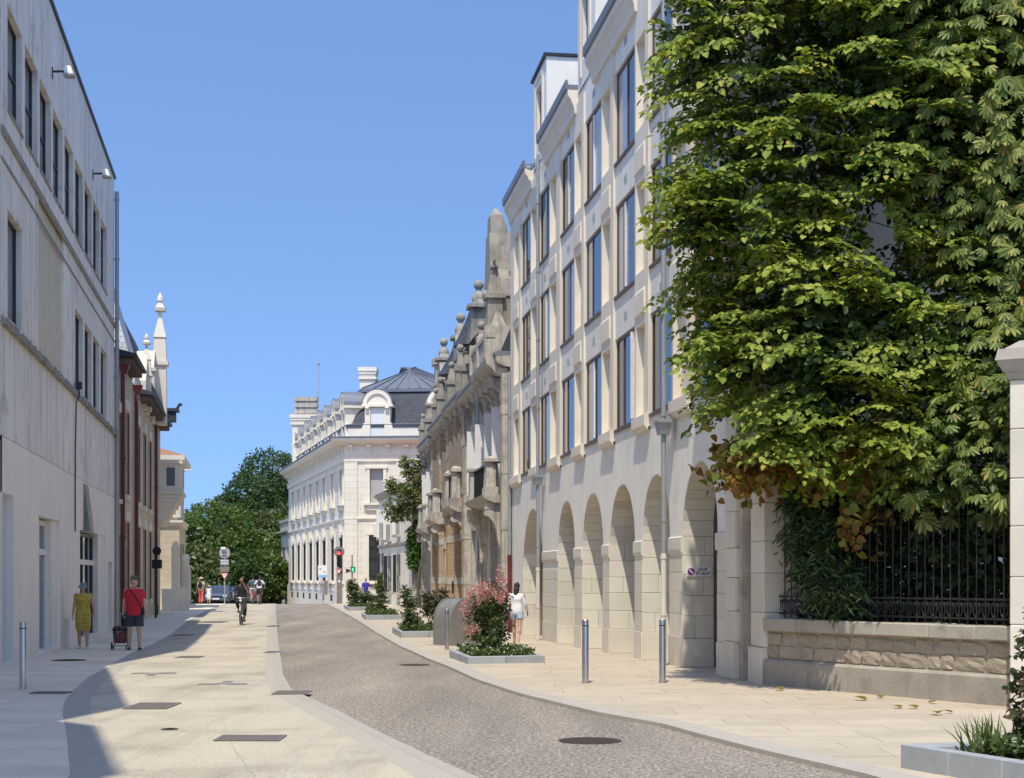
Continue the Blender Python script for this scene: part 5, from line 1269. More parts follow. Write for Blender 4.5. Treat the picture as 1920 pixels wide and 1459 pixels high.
gpl = thing('gate_pillar', 'tall pale stone gate pillar with moulded cap at the end of the railing', 'pillar', (6.78, 19.5, 0), R(-30))
zz = -.05
for k, h in enumerate((.5, .62, .6, .64, .6, .62, .62)):
    MB().box(-.38, .38, -.38, .38, zz + .003, zz + h - .003).build('stone_block', 'stone_block', gpl, bevel=.012); zz += h
MB().taper(0, 0, zz, zz + .1, .80, .80, .86, .86).taper(0, 0, zz + .1, zz + .24, .9, .9, 1.04, 1.04).taper(0, 0, zz + .24, zz + .38, 1.06, 1.06, 1.0, 1.0).taper(0, 0, zz + .38, zz + .5, .9, .9, .55, .55).build('cap', 'coping_stone', gpl)

# ================================================================== planters, bollards, bins
def planter(name, corners, hgt, label):
    a, b, c, d = [Vector(p) for p in corners]; ce = (a + b + c + d) / 4; z0 = min(H(p.y) for p in (a, b, c, d))
    t = thing('stone_planter', label, 'planter', (ce.x, ce.y, z0), 0, 'stone planters on the right pavement')
    pts = [p - ce for p in (a, b, c, d)]; ins = [p * (1 - .30 / p.length) for p in pts]
    for i in range(4):
        j = (i + 1) % 4; L = (pts[j] - pts[i]).length; n = max(2, int(L / .62))
        for k in range(n):
            q0, q1 = k / n + .003, (k + 1) / n - .003
            o0, o1, i0, i1 = pts[i].lerp(pts[j], q0), pts[i].lerp(pts[j], q1), ins[i].lerp(ins[j], q0), ins[i].lerp(ins[j], q1)
            MB().hexa([(p.x, p.y, zz) for zz in (-.05, hgt) for p in (o0, o1, i1, i0)]).build('edging_stone', 'planter_stone', t, bevel=.008)
    ii = [p * (1 - .28 / p.length) for p in pts]
    MB().hexa([(p.x, p.y, zz) for zz in (-.05, hgt - .05) for p in ii]).build('soil', 'soil', t)
    return t, ce, z0 + hgt - .05
PL = {}
for nm, cs, hg, l in (
    ('pink', [(-.87, 29.9), (.65, 30.45), (.18, 33.4), (-1.34, 32.9)], .17, 'grey stone planter around the pink flowering shrub'),
    ('bins', [(-3.4, 47.0), (-1.7, 47.6), (-2.3, 52.0), (-4.0, 51.4)], .2, 'grey stone planter with two leggy shrubs behind the bins'),
    ('column', [(-6.15, 64.5), (-4.6, 65.0), (-5.2, 69.4), (-6.75, 69.0)], .2, 'pale stone planter holding the slim upright shrub'),
    ('far', [(-8.5, 80.0), (-7.1, 80.5), (-8.0, 86.3), (-9.4, 86.0)], .2, 'farthest stone planter, with bushes near the traffic light'),
    ('near', [(3.38, 13.43), (4.95, 9.9), (6.75, 10.3), (5.3, 13.8)], .21, 'large grey stone planter by the gate pillar with climber and grasses')):
    PL[nm] = planter(nm, cs, hg, l)
def bollard(px, py, label):
    x, y = GP(px, py)
    t = thing('bollard', label, 'bollard', (x, y, H(y)), 0, 'steel bollards')
    MB().lathe([(.052, 0), (.052, .985), (.049, .995), (.046, 1.0)], n=24).build('post', 'steel', t, True)
    MB().lathe([(.0535, .90), (.0535, .915)], n=24).build('groove', 'iron_dark', t)
    MB().lathe([(.075, 0), (.075, .006)], n=20).build('base_plate', 'steel', t)
    return t
bollard(1097.5, 1281, 'steel bollard on the right pavement by the kerb, outside the third arch')
bollard(1242, 1280, 'steel bollard on the right pavement nearest the parking sign arch')
bollard(838, 1218, 'steel bollard in front of the grey waste containers')
bollard(863, 1210, 'steel bollard between the waste containers and the pink shrub')
o = bollard(43, 1292, 'lone steel bollard on the shaded pavement by the dark path border')
x, y = 14141 / (486 - 116), 0
def container(X, Y, label):
    t = thing('waste_container', label, 'waste container', (X, Y, H(Y)), R(38), 'waste containers')
    hw, hh = .52, 1.25
    pr = [(-hw, 0)] + [(-hw + .0, .62)] + [(-hw * math.cos(a), .62 + (hh - .62) * math.sin(a)) for a in np.linspace(.15, PI - .15, 15)] + [(hw, .62), (hw, 0)]
    MB().sweepy(pr, -.40, .40).build('body', 'bin_grey', t, True)
    for yy in (-.41, .37):
        MB().sweepy([(q[0] * 1.03, q[1] * 1.018 + (.01 if q[1] > .1 else 0)) for q in pr], yy, yy + .04).build('rib', 'bin_grey', t, True)
    MB().tube([(0, -.43, .86), (0, -.415, .86)], .16, 20).build('hatch_ring', 'grey_paint', t); MB().tube([(0, -.436, .86), (0, -.43, .86)], .12, 20).build('hatch', 'black_plastic', t)
    MB().box(-.68, .68, -.5, .5, -.02, .012).build('base_frame', 'grey_paint', t)
container(-1.45, 41.5, 'rounded grey waste container nearest the two bollards')
container(-.95, 42.4, 'rounded grey waste container standing behind its twin')
# ================================================================== signals and signs
def disc(m, c, r, t, n=28, mt=0):
    s = len(m.v); m.lathe([(r, 0), (r, t)], n=n, m=mt); m.xf(Matrix.Translation(c) @ Matrix.Rotation(R(90), 4, 'X'), s); return m
tl = WP(636, 1129, 102.5)
t = thing('traffic_light', 'traffic light showing red on a broad brown post with yield plate', 'traffic light', (tl.x, 102.5, H(102.5)))
MB().box(-.16, .16, -.06, .16, 0, 2.0).taper(0, .05, 2.0, 2.05, .32, .22, .2, .16).build('post', 'post_brown', t)
MB().tube([(0, .1, 2.0), (0, .1, 3.5)], .05, 8).build('pole', 'post_brown', t)
disc(MB(), (0, -.02, 3.45), .36, .03).build('backplate', 'post_brown', t)
MB().box(-.13, .13, -.2, -.03, 2.42, 3.62).build('housing', 'black_plastic', t, bevel=.03)
for zz, mt in ((3.36, 'lamp_red'), (2.98, 'black_plastic'), (2.62, 'black_plastic')):
    ln = disc(MB(), (0, -.21, zz), .125 if mt == 'lamp_red' else .1, .02).build('lens', mt, t)
    MB().arch_band(0, zz, .12, .14, -.36, -.2, 10).build('visor', 'black_plastic', ln)
def yield_sign(t, y, zc, s):
    h = s * .866
    tri = lambda k, y0, y1, off=0: MB().sweepy([(-s / 2 * k, zc + h / 3 * k), (s / 2 * k, zc + h / 3 * k), (0, zc - 2 * h / 3 * k)], y0, y1)
    o = tri(1, y, y + .02).build('yield_plate', 'sign_red', t); tri(.68, y - .004, y).build('yield_centre', 'sign_white', o)
    disc(disc(MB(), (-.05, y - .0055, zc + .03), .04, .003), (.05, y - .0055, zc + .03), .04, .003).build('bicycle_symbol', 'sign_orange', o)
yield_sign(t, -.12, 2.22, .52)
MB().box(-.07, .07, -.07, -.065, 1.42, 1.55).build('sticker', 'sign_white', t); disc(MB(), (0, -.065, 1.15), .05, .006).build('push_button', 'sign_red', t)
q = WP(421.5, 1131, 103)
t = thing('sign_post', 'post carrying a round sign back, two plates and a small yield triangle', 'road sign', (q.x, 103, H(103)))
MB().tube([(0, 0, 0), (0, 0, 3.75)], .05, 8).build('pole', 'grey_paint', t)
disc(MB(), (0, -.06, 3.38), .37, .02).build('round_plate', 'grey_paint', t)
MB().box(-.28, .28, -.09, -.07, 2.58, 2.95).build('plate', 'grey_paint', t); MB().box(-.30, .30, -.09, -.07, 2.12, 2.48).build('plate', 'post_brown', t)
for zz in (3.5, 3.25, 2.85, 2.68): MB().box(-.24, .24, -.10, -.06, zz, zz + .04).build('clamp', 'sign_white', t)
yield_sign(t, -.12, 1.9, .55); MB().box(-.2, .1, -.35, -.12, 3.62, 3.78).build('camera_box', 'sign_white', t)
q = WP(605, 1073, 100)
t = thing('notice_board', 'white and pale blue notice board on a thin pole', 'notice board', (q.x, 100, H(100)))
MB().tube([(0, 0, 0), (0, 0, 2.2)], .035, 8).build('pole', 'grey_paint', t); MB().box(-.3, .3, -.06, -.03, 1.7, 2.5).build('board', 'sign_white', t); MB().box(-.301, .301, -.064, -.06, 1.7, 1.88).build('blue_strip', 'sign_skyblue', t)
MB().box(-.2, -.08, -.064, -.06, 2.22, 2.28).build('print', 'ink_black', t); MB().box(.08, .2, -.064, -.06, 2.03, 2.09).build('print', 'ink_black', t)
MB().box(.08, .32, -.05, .1, .6, 1.5).build('cabinet', 'post_brown', t)
q = WP(662, 1125, 101)
t = thing('pedestrian_signal', 'slim pole with a small green pedestrian signal behind the bushes', 'traffic light', (q.x, 101, H(101)))
MB().tube([(-.06, 0, 0), (-.06, 0, 3.2)], .045, 8).build('pole', 'post_brown', t); MB().box(-.15, .15, -.16, -.02, 2.05, 2.42).build('housing', 'sign_green', t); MB().box(-.06, .06, -.165, -.16, 2.12, 2.34).build('walking_figure', 'lamp_green', t)
MB().hexa([(-.45, -.1, 2.0), (-.2, -.1, 2.1), (-.2, .05, 2.1), (-.45, .05, 2.0), (-.45, -.1, 2.3), (-.2, -.1, 2.22), (-.2, .05, 2.22), (-.45, .05, 2.3)]).build('horn', 'black_plastic', t); disc(MB(), (-.2, -.02, 1.35), .26, .02).build('round_plate', 'post_brown', t)
q = WP(292, 1156, 67)
t = thing('signal_back', 'black round signal and box seen from behind on a pole by the stone house', 'traffic light', (q.x, 67, H(67)))
MB().tube([(0, 0, 0), (0, 0, 3.0)], .05, 8).build('pole', 'iron_dark', t); disc(MB(), (.07, -.07, 2.92), .19, .05).build('round_plate', 'black_plastic', t); MB().box(-.14, .26, -.12, .12, 2.16, 2.54).build('box', 'black_plastic', t)
gx_ = 14141 / (486 - 116)
t = thing('wall_post', 'short pale post standing against the white painted wall', 'post', (LX(gx_) + .12, gx_, H(gx_)))
MB().lathe([(.05, 0), (.05, .72), (.03, .76)], n=12).build('post', 'cast_iron_white', t, True)
# ================================================================== vegetation
def nrmz(a): return a / np.maximum(np.linalg.norm(a, axis=1, keepdims=True), 1e-9)
SHAPES = {
    'heart': ([(0, 0), (-.04, .22), (.22, .48), (.62, .40), (.88, .16), (1.06, 0), (.88, -.16), (.62, -.40), (.22, -.48), (-.04, -.22)], [(0, 1, 2, 3, 4, 5), (0, 5, 6, 7, 8, 9)]),
    'leaflet': ([(0, 0), (.42, .09), (.74, .15), (.92, .09), (1.04, 0), (.92, -.09), (.74, -.15), (.42, -.09)], [(0, 1, 2, 3, 4), (0, 4, 5, 6, 7)]),
    'lance': ([(0, 0), (.4, .13), (1, 0), (.4, -.13)], [(0, 1, 2), (0, 2, 3)]),
    'oval': ([(0, 0), (.3, .26), (.7, .24), (1, 0), (.7, -.24), (.3, -.26)], [(0, 1, 2, 3), (0, 3, 4, 5)]),
    'quad': ([(0, 0), (.5, .34), (1, 0), (.5, -.34)], [(0, 1, 2, 3)]),
    'blade': ([(0, .03), (.6, .025), (1, 0), (.6, -.025), (0, -.03)], [(0, 1, 2, 3, 4)])}
def leaves(name, P, D, N, S, shape, mat, parent=None, fold=.25, curl=.18):
    P = np.asarray(P, float); D = nrmz(np.asarray(D, float)); N = np.asarray(N, float); S = np.asarray(S, float)
    B = nrmz(np.cross(N, D)); N = nrmz(np.cross(D, B))
    t, faces = SHAPES[shape]; t = np.array(t); k = len(t); n = len(P)
    u_, v_ = t[:, 0], t[:, 1]; hgt = np.abs(v_) * fold - curl * u_ * u_
    V = P[:, None, :] + S[:, None, None] * (u_[None, :, None] * D[:, None, :] + v_[None, :, None] * B[:, None, :] + hgt[None, :, None] * N[:, None, :])
    V = V.reshape(-1, 3)
    loops = np.concatenate([np.array(f) for f in faces]); fl = np.array([len(f) for f in faces])
    LI = (loops[None, :] + (np.arange(n) * k)[:, None]).ravel()
    tot = np.tile(fl, n); st = np.concatenate([[0], np.cumsum(tot)[:-1]])
    me = bpy.data.meshes.new(name)
    me.vertices.add(len(V)); me.vertices.foreach_set('co', V.ravel().astype(np.float32))
    me.loops.add(len(LI)); me.loops.foreach_set('vertex_index', LI.astype(np.int32))
    me.polygons.add(len(tot)); me.polygons.foreach_set('loop_start', st.astype(np.int32)); me.polygons.foreach_set('loop_total', tot.astype(np.int32))
    me.update(calc_edges=True); me.materials.append(MAT[mat])
    o = bpy.data.objects.new(name, me); COL.objects.link(o)
    if parent is not None: o.parent = parent
    o['kind'] = 'stuff' if parent is not None else 'thing'
    return o
def rnd_unit(n): return nrmz(RNG.normal(size=(n, 3)))
def lobes_sample(lobes, n, shell=.75, flat_bottom=None):
    vol = np.array([(r[0] * r[1] * r[2]) ** .67 for c, r in lobes]); pick = RNG.choice(len(lobes), n, p=vol / vol.sum())
    C = np.array([c for c, r in lobes])[pick]; Rr = np.array([r for c, r in lobes])[pick]
    d = rnd_unit(n); rad = np.where(RNG.random(n) < shell, RNG.uniform(.82, 1.02, n), RNG.uniform(.35, .85, n))
    return C + d * Rr * rad[:, None], nrmz(d / Rr), C
def inside_any(P, lobes, skip_shrink=.78):
    ins = np.zeros(len(P), bool)
    for c, r in lobes: ins |= (((P - np.array(c)) / (np.array(r) * skip_shrink)) ** 2).sum(1) < 1
    return ins
def spray(P, O, L, nl, droop, up=.7, jit=.3, axis=None):
    """twigs ending at P, growing along O then drooping; returns leaf base points, axes, normals, and the twigs"""
    n = len(P); L = np.asarray(L)[:, None]
    d0 = nrmz(O * .8 + np.array([0, 0, .35]) + RNG.normal(size=(n, 3)) * .35)
    tt = np.linspace(.05, 1, nl)[None, :, None]
    st = P - d0 * L
    Q = st[:, None, :] + d0[:, None, :] * (L[:, None, :] * tt) + np.array([0, 0, -1.0])[None, None, :] * (droop * L[:, None, :] * tt ** 2)
    T = nrmz((d0[:, None, :] + np.array([0, 0, -2.0]) * droop * tt).reshape(-1, 3))
    side = nrmz(np.cross(T, np.array([0, 0, 1.0])) + 1e-6)
    sg = np.tile(np.where(np.arange(nl) % 2 == 0, 1.0, -1.0), n)[:, None]
    Df = nrmz(T * .45 + side * sg * .8 + np.array([0, 0, -.25]) + RNG.normal(size=(n * nl, 3)) * jit)
    Nf = np.array([-.08, -.32, up]) + np.repeat(O, nl, 0) * .5 + RNG.normal(size=(n * nl, 3)) * jit
    return Q.reshape(-1, 3), Df, Nf, Q
def twig_mesh(name, Q, r, mat, parent):
    mb = MB()
    for q in Q: mb.tube([q[0], q[len(q) // 2], q[-1]], [r, r * .8, r * .4], 3, cap=False)
    me = bpy.data.meshes.new(name); me.from_pydata(mb.v, [], mb.f); me.materials.append(MAT[mat])
    o = put(name, me, parent); o['kind'] = 'stuff'; return o
def limb_path(a, b, n=6, wob=.25, rise=.3):
    a, b = Vector(a), Vector(b); L = (b - a).length; P = []
    for k in range(n + 1):
        t = k / n; p = a.lerp(b, t); s = math.sin(PI * t); p += Vector((random.uniform(-1, 1), random.uniform(-1, 1), 0)) * wob * s * L * .2 + Vector((0, 0, rise * s * L * .3)); P.append(p)
    return P
def trunk(t, base, top, r0, r1, limbs, mat='bark'):
    P = limb_path(base, top, 7, .2, 0); rs = [r0 * (1.35 if k == 0 else 1) + (r1 - r0) * k / 7 for k in range(8)]
    o = MB().tube(P, rs, 10).build('trunk', mat, t, True)
    for a, b, r in limbs: MB().tube(limb_path(a, b), [r * (1 - .8 * k / 6) for k in range(7)], 7).build('limb', mat, t, True)
    return o
def keep_out(P):
    """leave the building, the street wall face and one see-through gap free"""
    ok = ~((P[:, 1] > 25.35) & (P[:, 0] < 20)); gx = P[:, 0] / P[:, 1] - .2395; gz = (P[:, 2] - EYE) / P[:, 1] - .226
    ok &= ~(((gx + gz * .25) / .0105) ** 2 + (gz / .024) ** 2 < RNG.uniform(.55, 1.3, len(P))); return ok
# ---- linden
lin = thing('linden_tree', 'big leafy linden tree overhanging the pavement beside the arcade, dry leaves below', 'tree')
lob = [((4.7, 23.2, 5.5), (1.95, 2.0, 2.3)), ((4.6, 23.4, 8.9), (2.35, 2.0, 2.8)), ((4.75, 23.4, 12.4), (2.4, 2.0, 3.0)), ((5.9, 22.6, 5.2), (1.7, 1.6, 2.0)), ((5.6, 22.8, 9.2), (1.6, 1.8, 2.6)), ((6.0, 23, 13), (2, 2, 2.5)),
       ((4.5, 21.9, 5.2), (1.1, .9, 1.5)), ((4.2, 22.0, 4.1), (.7, .7, .7)), ((3.4, 23.2, 5.1), (.8, 1.1, .8)), ((5.5, 21.5, 4.0), (.9, .7, .8)), ((2.9, 23.0, 7.2), (.75, 1.2, 1.0)), ((2.9, 23.0, 9.9), (.8, 1.2, 1.1)), ((3.1, 22.8, 12.4), (.9, 1.2, 1.2))]
LIGHT = np.array([-.2, -.75, .45])
def boughs(lobes, n, L0, L1, per, tl, droop=.38, zmin=2.9, flat=.45, inner=.7, ymax=24.3):
    """flat layered sprays: a drooping bough with side twigs, leaves lying in the spray's plane"""
    P, O, C = lobes_sample(lobes, n * 3, 1.0); ok = keep_out(P) & ~inside_any(P, lobes, .86) & (P[:, 2] > zmin) & ((P[:, 1] < ymax) | (RNG.random(len(P)) < .35))
    P, O = P[ok][:n], O[ok][:n]; LPs, LDs, LNs, TW = [], [], [], []
    for p, o in zip(P, O):
        d = np.array([o[0], o[1], o[2] * flat + .2]) + RNG.normal(size=3) * .22; d /= np.linalg.norm(d)
        L = RNG.uniform(L0, L1); st = p - d * L * .8; sd = np.cross(d, [0, 0, 1.0]); sd /= np.linalg.norm(sd); roll = RNG.normal() * .25; up = np.cross(sd, d); sd = sd * math.cos(roll) + up * math.sin(roll)
        pts = []
        for k in range(per):
            t = .22 + .78 * k / (per - 1); q = st + d * L * t + np.array([0, 0, -1.0]) * droop * L * t * t; tg = d + np.array([0, 0, -2.0]) * droop * t; tg /= np.linalg.norm(tg); nn = np.cross(sd, tg); pts.append(q)
            for s_ in (-1, 1):
                tw = sd * s_ * .85 + tg * .55 + RNG.normal(size=3) * .12; l = tl * (1.15 - .75 * t) * RNG.uniform(.6, 1.2); m = max(2, int(l / .064))
                for j in range(m):
                    f = (j + .6) / m; b0 = q + tw * l * f + np.array([0, 0, -1.0]) * .25 * l * f * f; e = 1 if j % 2 else -1
                    LPs.append(b0); LDs.append(tw * .6 + np.cross(nn, tw) * e * .7 + np.array([0, 0, -.22]) + RNG.normal(size=3) * .2); LNs.append(nn + LIGHT * .55 + RNG.normal(size=3) * .26)
        TW.append([pts[0], pts[per // 2], pts[-1]])
    TW = [q for q in TW if keep_out(np.array(q)).all()]
    LP, LD, LN = np.array(LPs), np.array(LDs), np.array(LNs); k = keep_out(LP)
    return LP[k], LD[k], LN[k], TW
LP, LD, LN, Q = boughs(lob, 640, 1.1, 1.9, 10, .58, .29)
leaves('crown', LP, LD, LN, RNG.choice([.6, .8, .95, 1.0, 1.15, 1.3], len(LP)) * RNG.uniform(.075, .11, len(LP)), 'heart', 'leaf_linden', lin)
twig_mesh('twigs', Q, .012, 'bark', lin)
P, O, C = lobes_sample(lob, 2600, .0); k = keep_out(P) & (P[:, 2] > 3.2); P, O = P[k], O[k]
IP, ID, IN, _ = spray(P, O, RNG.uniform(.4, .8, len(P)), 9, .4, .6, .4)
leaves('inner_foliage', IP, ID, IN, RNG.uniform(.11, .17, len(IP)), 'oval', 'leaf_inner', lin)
print('linden leaves', len(LP))
lb2 = [((4.4, 23.2, 3.55), (1.7, 1.5, .55)), ((5.5, 22.6, 3.4), (1.3, 1.1, .6)), ((5.1, 22.3, 2.75), (.55, .4, .5)), ((3.7, 23.2, 3.5), (.6, .9, .35))]
P, O, C = lobes_sample(lb2, 230, .7); k = keep_out(P); P, O = P[k], O[k]
LP, LD, LN, Q = spray(P, O, RNG.uniform(.4, .9, len(P)), 9, .5, .5, .45)
leaves('dry_leaves', LP, LD, LN, RNG.uniform(.09, .16, len(LP)), 'heart', 'leaf_brown', lin)
trunk(lin, (4.85, 24.1, -.1), (4.9, 24.0, 9.5), .22, .1, [((4.85, 24.1, 2.6 + .9 * i), (4.7 + 2.2 * math.cos(2.2 + i * 1.9), 23.6 + 1.5 * math.sin(2.2 + i * 1.9), 4.6 + 1.0 * i), .085) for i in range(8)])
# ---- horse chestnut
che = thing('chestnut_tree', 'dense horse chestnut tree behind the iron railing by the gate pillar', 'tree')
cl = [((5.75, 21.3, 3.15), (.6, .5, .7)), ((6.45, 20.35, 3.1), (.55, .5, .7)), ((6.2, 20.9, 3.6), (.75, .6, .75)), ((6.75, 20.6, 4.4), (.8, .6, 1.0)), ((7.1, 22.4, 13), (2.2, 2, 2)), ((6.9, 22.4, 8.4), (1.6, 1.7, 2.2)), ((7.5, 22.6, 6.4), (1.9, 1.9, 2.8)), ((7.3, 22.6, 11.0), (2.5, 2.0, 3.4)), ((8.8, 22.2, 9.0), (2.2, 2.0, 3.5)), ((6.95, 21.7, 4.5), (1.0, 1.0, 1.7)), ((6.1, 23.3, 10.6), (1.2, 1.6, 3.0)), ((7.7, 21.4, 7.4), (1.3, 1.0, 1.6))]
P, O, C = lobes_sample(cl, 2400, .0); k = keep_out(P) & (P[:, 2] > 3.0); P, O = P[k], O[k]
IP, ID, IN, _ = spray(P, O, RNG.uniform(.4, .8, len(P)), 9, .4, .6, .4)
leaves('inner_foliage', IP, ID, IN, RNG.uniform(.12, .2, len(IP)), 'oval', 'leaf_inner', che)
P, O, C = lobes_sample(cl, 8200, .85)
ok = keep_out(P) & ~(inside_any(P, cl, .7) & (RNG.random(len(P)) < .75)) & (P[:, 2] > 2.45); ok &= (P[:, 1] < 24.0) | (RNG.random(len(P)) < .4)
P, O = P[ok], O[ok]; n = len(P)
ax = nrmz(O * .7 + np.array([0, 0, -.35]) + RNG.normal(size=(n, 3)) * .4)          # petiole direction; leaflets fan round it
nn = nrmz(np.array([-.1, -.35, .75]) + O * .6 + RNG.normal(size=(n, 3)) * .3)
bb = nrmz(np.cross(nn, ax)); aa = nrmz(np.cross(bb, nn)); LPs, LDs, LNs, LSs = [], [], [], []
sz = RNG.uniform(.11, .22, n)
for q, f in ((-1.75, .6), (-1.15, .85), (-.55, 1.0), (0, 1.08), (.55, 1.0), (1.15, .85), (1.75, .6)):
    LPs.append(P); LDs.append(aa * math.cos(q) + bb * math.sin(q) + np.array([0, 0, -.28])); LNs.append(nn + RNG.normal(size=(n, 3)) * .12); LSs.append(sz * f)
LP = np.concatenate(LPs); kk = keep_out(LP)
leaves('crown', LP[kk], np.concatenate(LDs)[kk], np.concatenate(LNs)[kk], np.concatenate(LSs)[kk], 'leaflet', 'leaf_chestnut', che)
trunk(che, (6.75, 23.3, -.1), (7.3, 22.9, 10), .24, .1, [((6.9, 23.2, 2.8 + 1.0 * i), (7.5 + 1.8 * math.cos(1.2 + i * 2.1), 22.5 + 1.2 * math.sin(1.2 + i * 2.1), 5.0 + 1.1 * i), .09) for i in range(7)])
# ---- laurel by the pier and shaded hedge behind the railing
lau = thing('laurel_bush', 'dark glossy laurel bush hanging over the left end of the garden wall', 'bush')
lb = [((4.75, 23.05, 2.15), (.62, .55, 1.0)), ((4.5, 23.5, 2.7), (.5, .5, .8)), ((5.05, 22.55, 1.6), (.45, .4, .55))]
P, O, C = lobes_sample(lb, 520, .8); LP, LD, LN, Q = spray(P, O, RNG.uniform(.3, .55, len(P)), 12, .7, .4, .35)
leaves('foliage', LP, LD, LN, RNG.uniform(.11, .19, len(LP)), 'lance', 'leaf_laurel', lau); twig_mesh('twigs', Q, .006, 'bark', lau)
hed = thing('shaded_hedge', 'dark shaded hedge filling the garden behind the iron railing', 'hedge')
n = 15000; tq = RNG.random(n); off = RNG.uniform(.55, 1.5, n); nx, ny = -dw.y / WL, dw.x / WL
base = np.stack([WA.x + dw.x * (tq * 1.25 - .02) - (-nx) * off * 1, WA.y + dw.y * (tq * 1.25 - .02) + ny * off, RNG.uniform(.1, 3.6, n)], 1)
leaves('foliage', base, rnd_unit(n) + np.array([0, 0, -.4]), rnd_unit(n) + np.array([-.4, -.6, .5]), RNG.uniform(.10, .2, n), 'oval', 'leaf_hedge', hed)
for k in range(7):
    s_ = k / 6; MB().tube([(WA.x + dw.x * s_ + nx * .9, WA.y + dw.y * s_ + ny * .9, -.1), (WA.x + dw.x * s_ + nx * 1.0, WA.y + dw.y * s_ + ny * .95, 3.2)], .03, 5).build('stem', 'bark', hed)
# ---- trees beyond the crossing
def far_tree(px, top, Y, rx, mat, label, n=5200, base=None, lean=0):
    p = WP(px, top, Y); z0 = H(Y); h = p.z - z0
    t = thing('far_tree', label, 'tree', (0, 0, 0), 0, 'trees beyond the crossing')
    lb = []; rr = random.Random(int(px * 7 + top))
    for k in range(19):
        f = rr.uniform(.22, .9); w_ = rx * (1.05 - abs(f - .5) * 1.0) * rr.uniform(.25, .55); a = rr.uniform(0, 2 * PI); q = rx * .7 * rr.uniform(.2, 1.0)
        lb.append(((p.x + q * math.cos(a), Y + q * math.sin(a), z0 + h * f), (w_, w_, w_ * rr.uniform(.7, 1.0))))
    lb.append(((p.x, Y, p.z - rx * .45), (rx * .55, rx * .55, rx * .5)))
    P, O, C = lobes_sample(lb, n, .85); k = ~inside_any(P, lb, .75); P, O = P[k], O[k]; m = len(P)
    P2 = np.repeat(P, 3, 0) + RNG.normal(size=(m * 3, 3)) * .22; O2 = np.repeat(O, 3, 0)
    leaves('crown', P2, O2 + RNG.normal(size=(m * 3, 3)) * .6, O2 * 1.0 + np.array([0, 0, .45]) + RNG.normal(size=(m * 3, 3)) * .2, RNG.uniform(.24, .46, m * 3), 'quad', mat, t)
    MB().tube(limb_path((p.x, Y, z0 - .5), (p.x + lean, Y, z0 + h * .8), 5, .1, 0), [.3, .26, .22, .18, .12, .06], 7).build('trunk', 'bark', t, True)
for k in range(3): pass
far_tree(505, 850, 168, 5.2, 'leaf_far_dark', 'tall dark tree beside the mansion, highest of the far trees', 7000)
far_tree(466, 893, 160, 4.2, 'leaf_far_dark', 'dark rounded tree left of the tallest far tree', 6000)
far_tree(530, 858, 176, 4.6, 'leaf_far_olive', 'olive green tree top showing against the mansion corner')
far_tree(398, 948, 150, 5.2, 'leaf_far_mid', 'bright green rounded tree above the garden wall', 6500)
far_tree(354, 968, 138, 3.4, 'leaf_far_mid', 'light green tree just behind the corner house')
far_tree(432, 935, 172, 4.6, 'leaf_far_olive', 'thin pale olive tree behind the bright green one')
far_tree(512, 965, 152, 3.6, 'leaf_far_olive', 'grey green tree leaning behind the balustrade wall')
far_tree(475, 1000, 148, 3.6, 'leaf_far_mid', 'yellow green bushy tree above the two far cyclists')
far_tree(378, 1030, 134, 3.4, 'leaf_far_olive', 'low greyish bush over the long garden wall')
far_tree(428, 1030, 140, 4.0, 'leaf_far_dark', 'low dark bush behind the parked car', 5200)
far_tree(492, 1045, 140, 2.8, 'leaf_far_mid', 'low green bush in front of the balustrade wall')
far_tree(452, 1060, 133, 2.2, 'leaf_far_dark', 'small dark bush behind the sign post')
# ---- street tree and ivy between the ornate houses and the white house
t = thing('street_tree', 'young street tree with loose crown in front of the mansion', 'tree'); bx, by = WP(775, 900, 87).x, 87
lb = [((bx, by, 6.6), (1.25, 1.2, 1.4)), ((bx - 1.0, by, 5.6), (.9, 1.0, .8)), ((bx - 1.2, by, 7.0), (.5, .6, .6)), ((bx + .4, by, 5.0), (1.0, 1, 1.2)), ((bx - .3, by, 8.1), (.55, .6, .7)), ((bx + .5, by, 8.0), (.7, .6, .8))]
P, O, C = lobes_sample(lb, 560, .6); LP, LD, LN, Q = spray(P, O, RNG.uniform(.3, .7, len(P)), 8, .2, .6, .4)
leaves('crown', LP, LD, LN, RNG.uniform(.13, .22, len(LP)), 'oval', 'leaf_street', t); twig_mesh('twigs', Q, .012, 'bark', t)
trunk(t, (bx + .3, by, -.1), (bx, by, 7.2), .1, .04, [((bx + .15, by, 3.6 + .5 * i), (bx + 1.0 * math.cos(i * 2.4), by + .8 * math.sin(i * 2.4), 5.2 + .5 * i), .04) for i in range(5)])
t = thing('ivy_mound', 'bright green ivy cascading over the gateway beside the far ornate house', 'ivy'); bx = WP(787, 1000, 87.4).x
lb = [((bx, 87.4, 4.1), (.85, .6, 1.0)), ((bx - .3, 87.3, 3.2), (.5, .5, .9)), ((bx + .3, 87.4, 3.2), (.55, .5, .8))]
P, O, C = lobes_sample(lb, 900, .85); LP, LD, LN, Q = spray(P, O, RNG.uniform(.2, .5, len(P)), 7, 1.0, .5, .4)
leaves('foliage', LP, LD, LN, RNG.uniform(.10, .17, len(LP)), 'oval', 'leaf_ivy', t)
MB().box(bx - .45, bx + .3, 87.5, 87.8, -.1, 3.4).build('support_wall', 'stone_dirty', t)
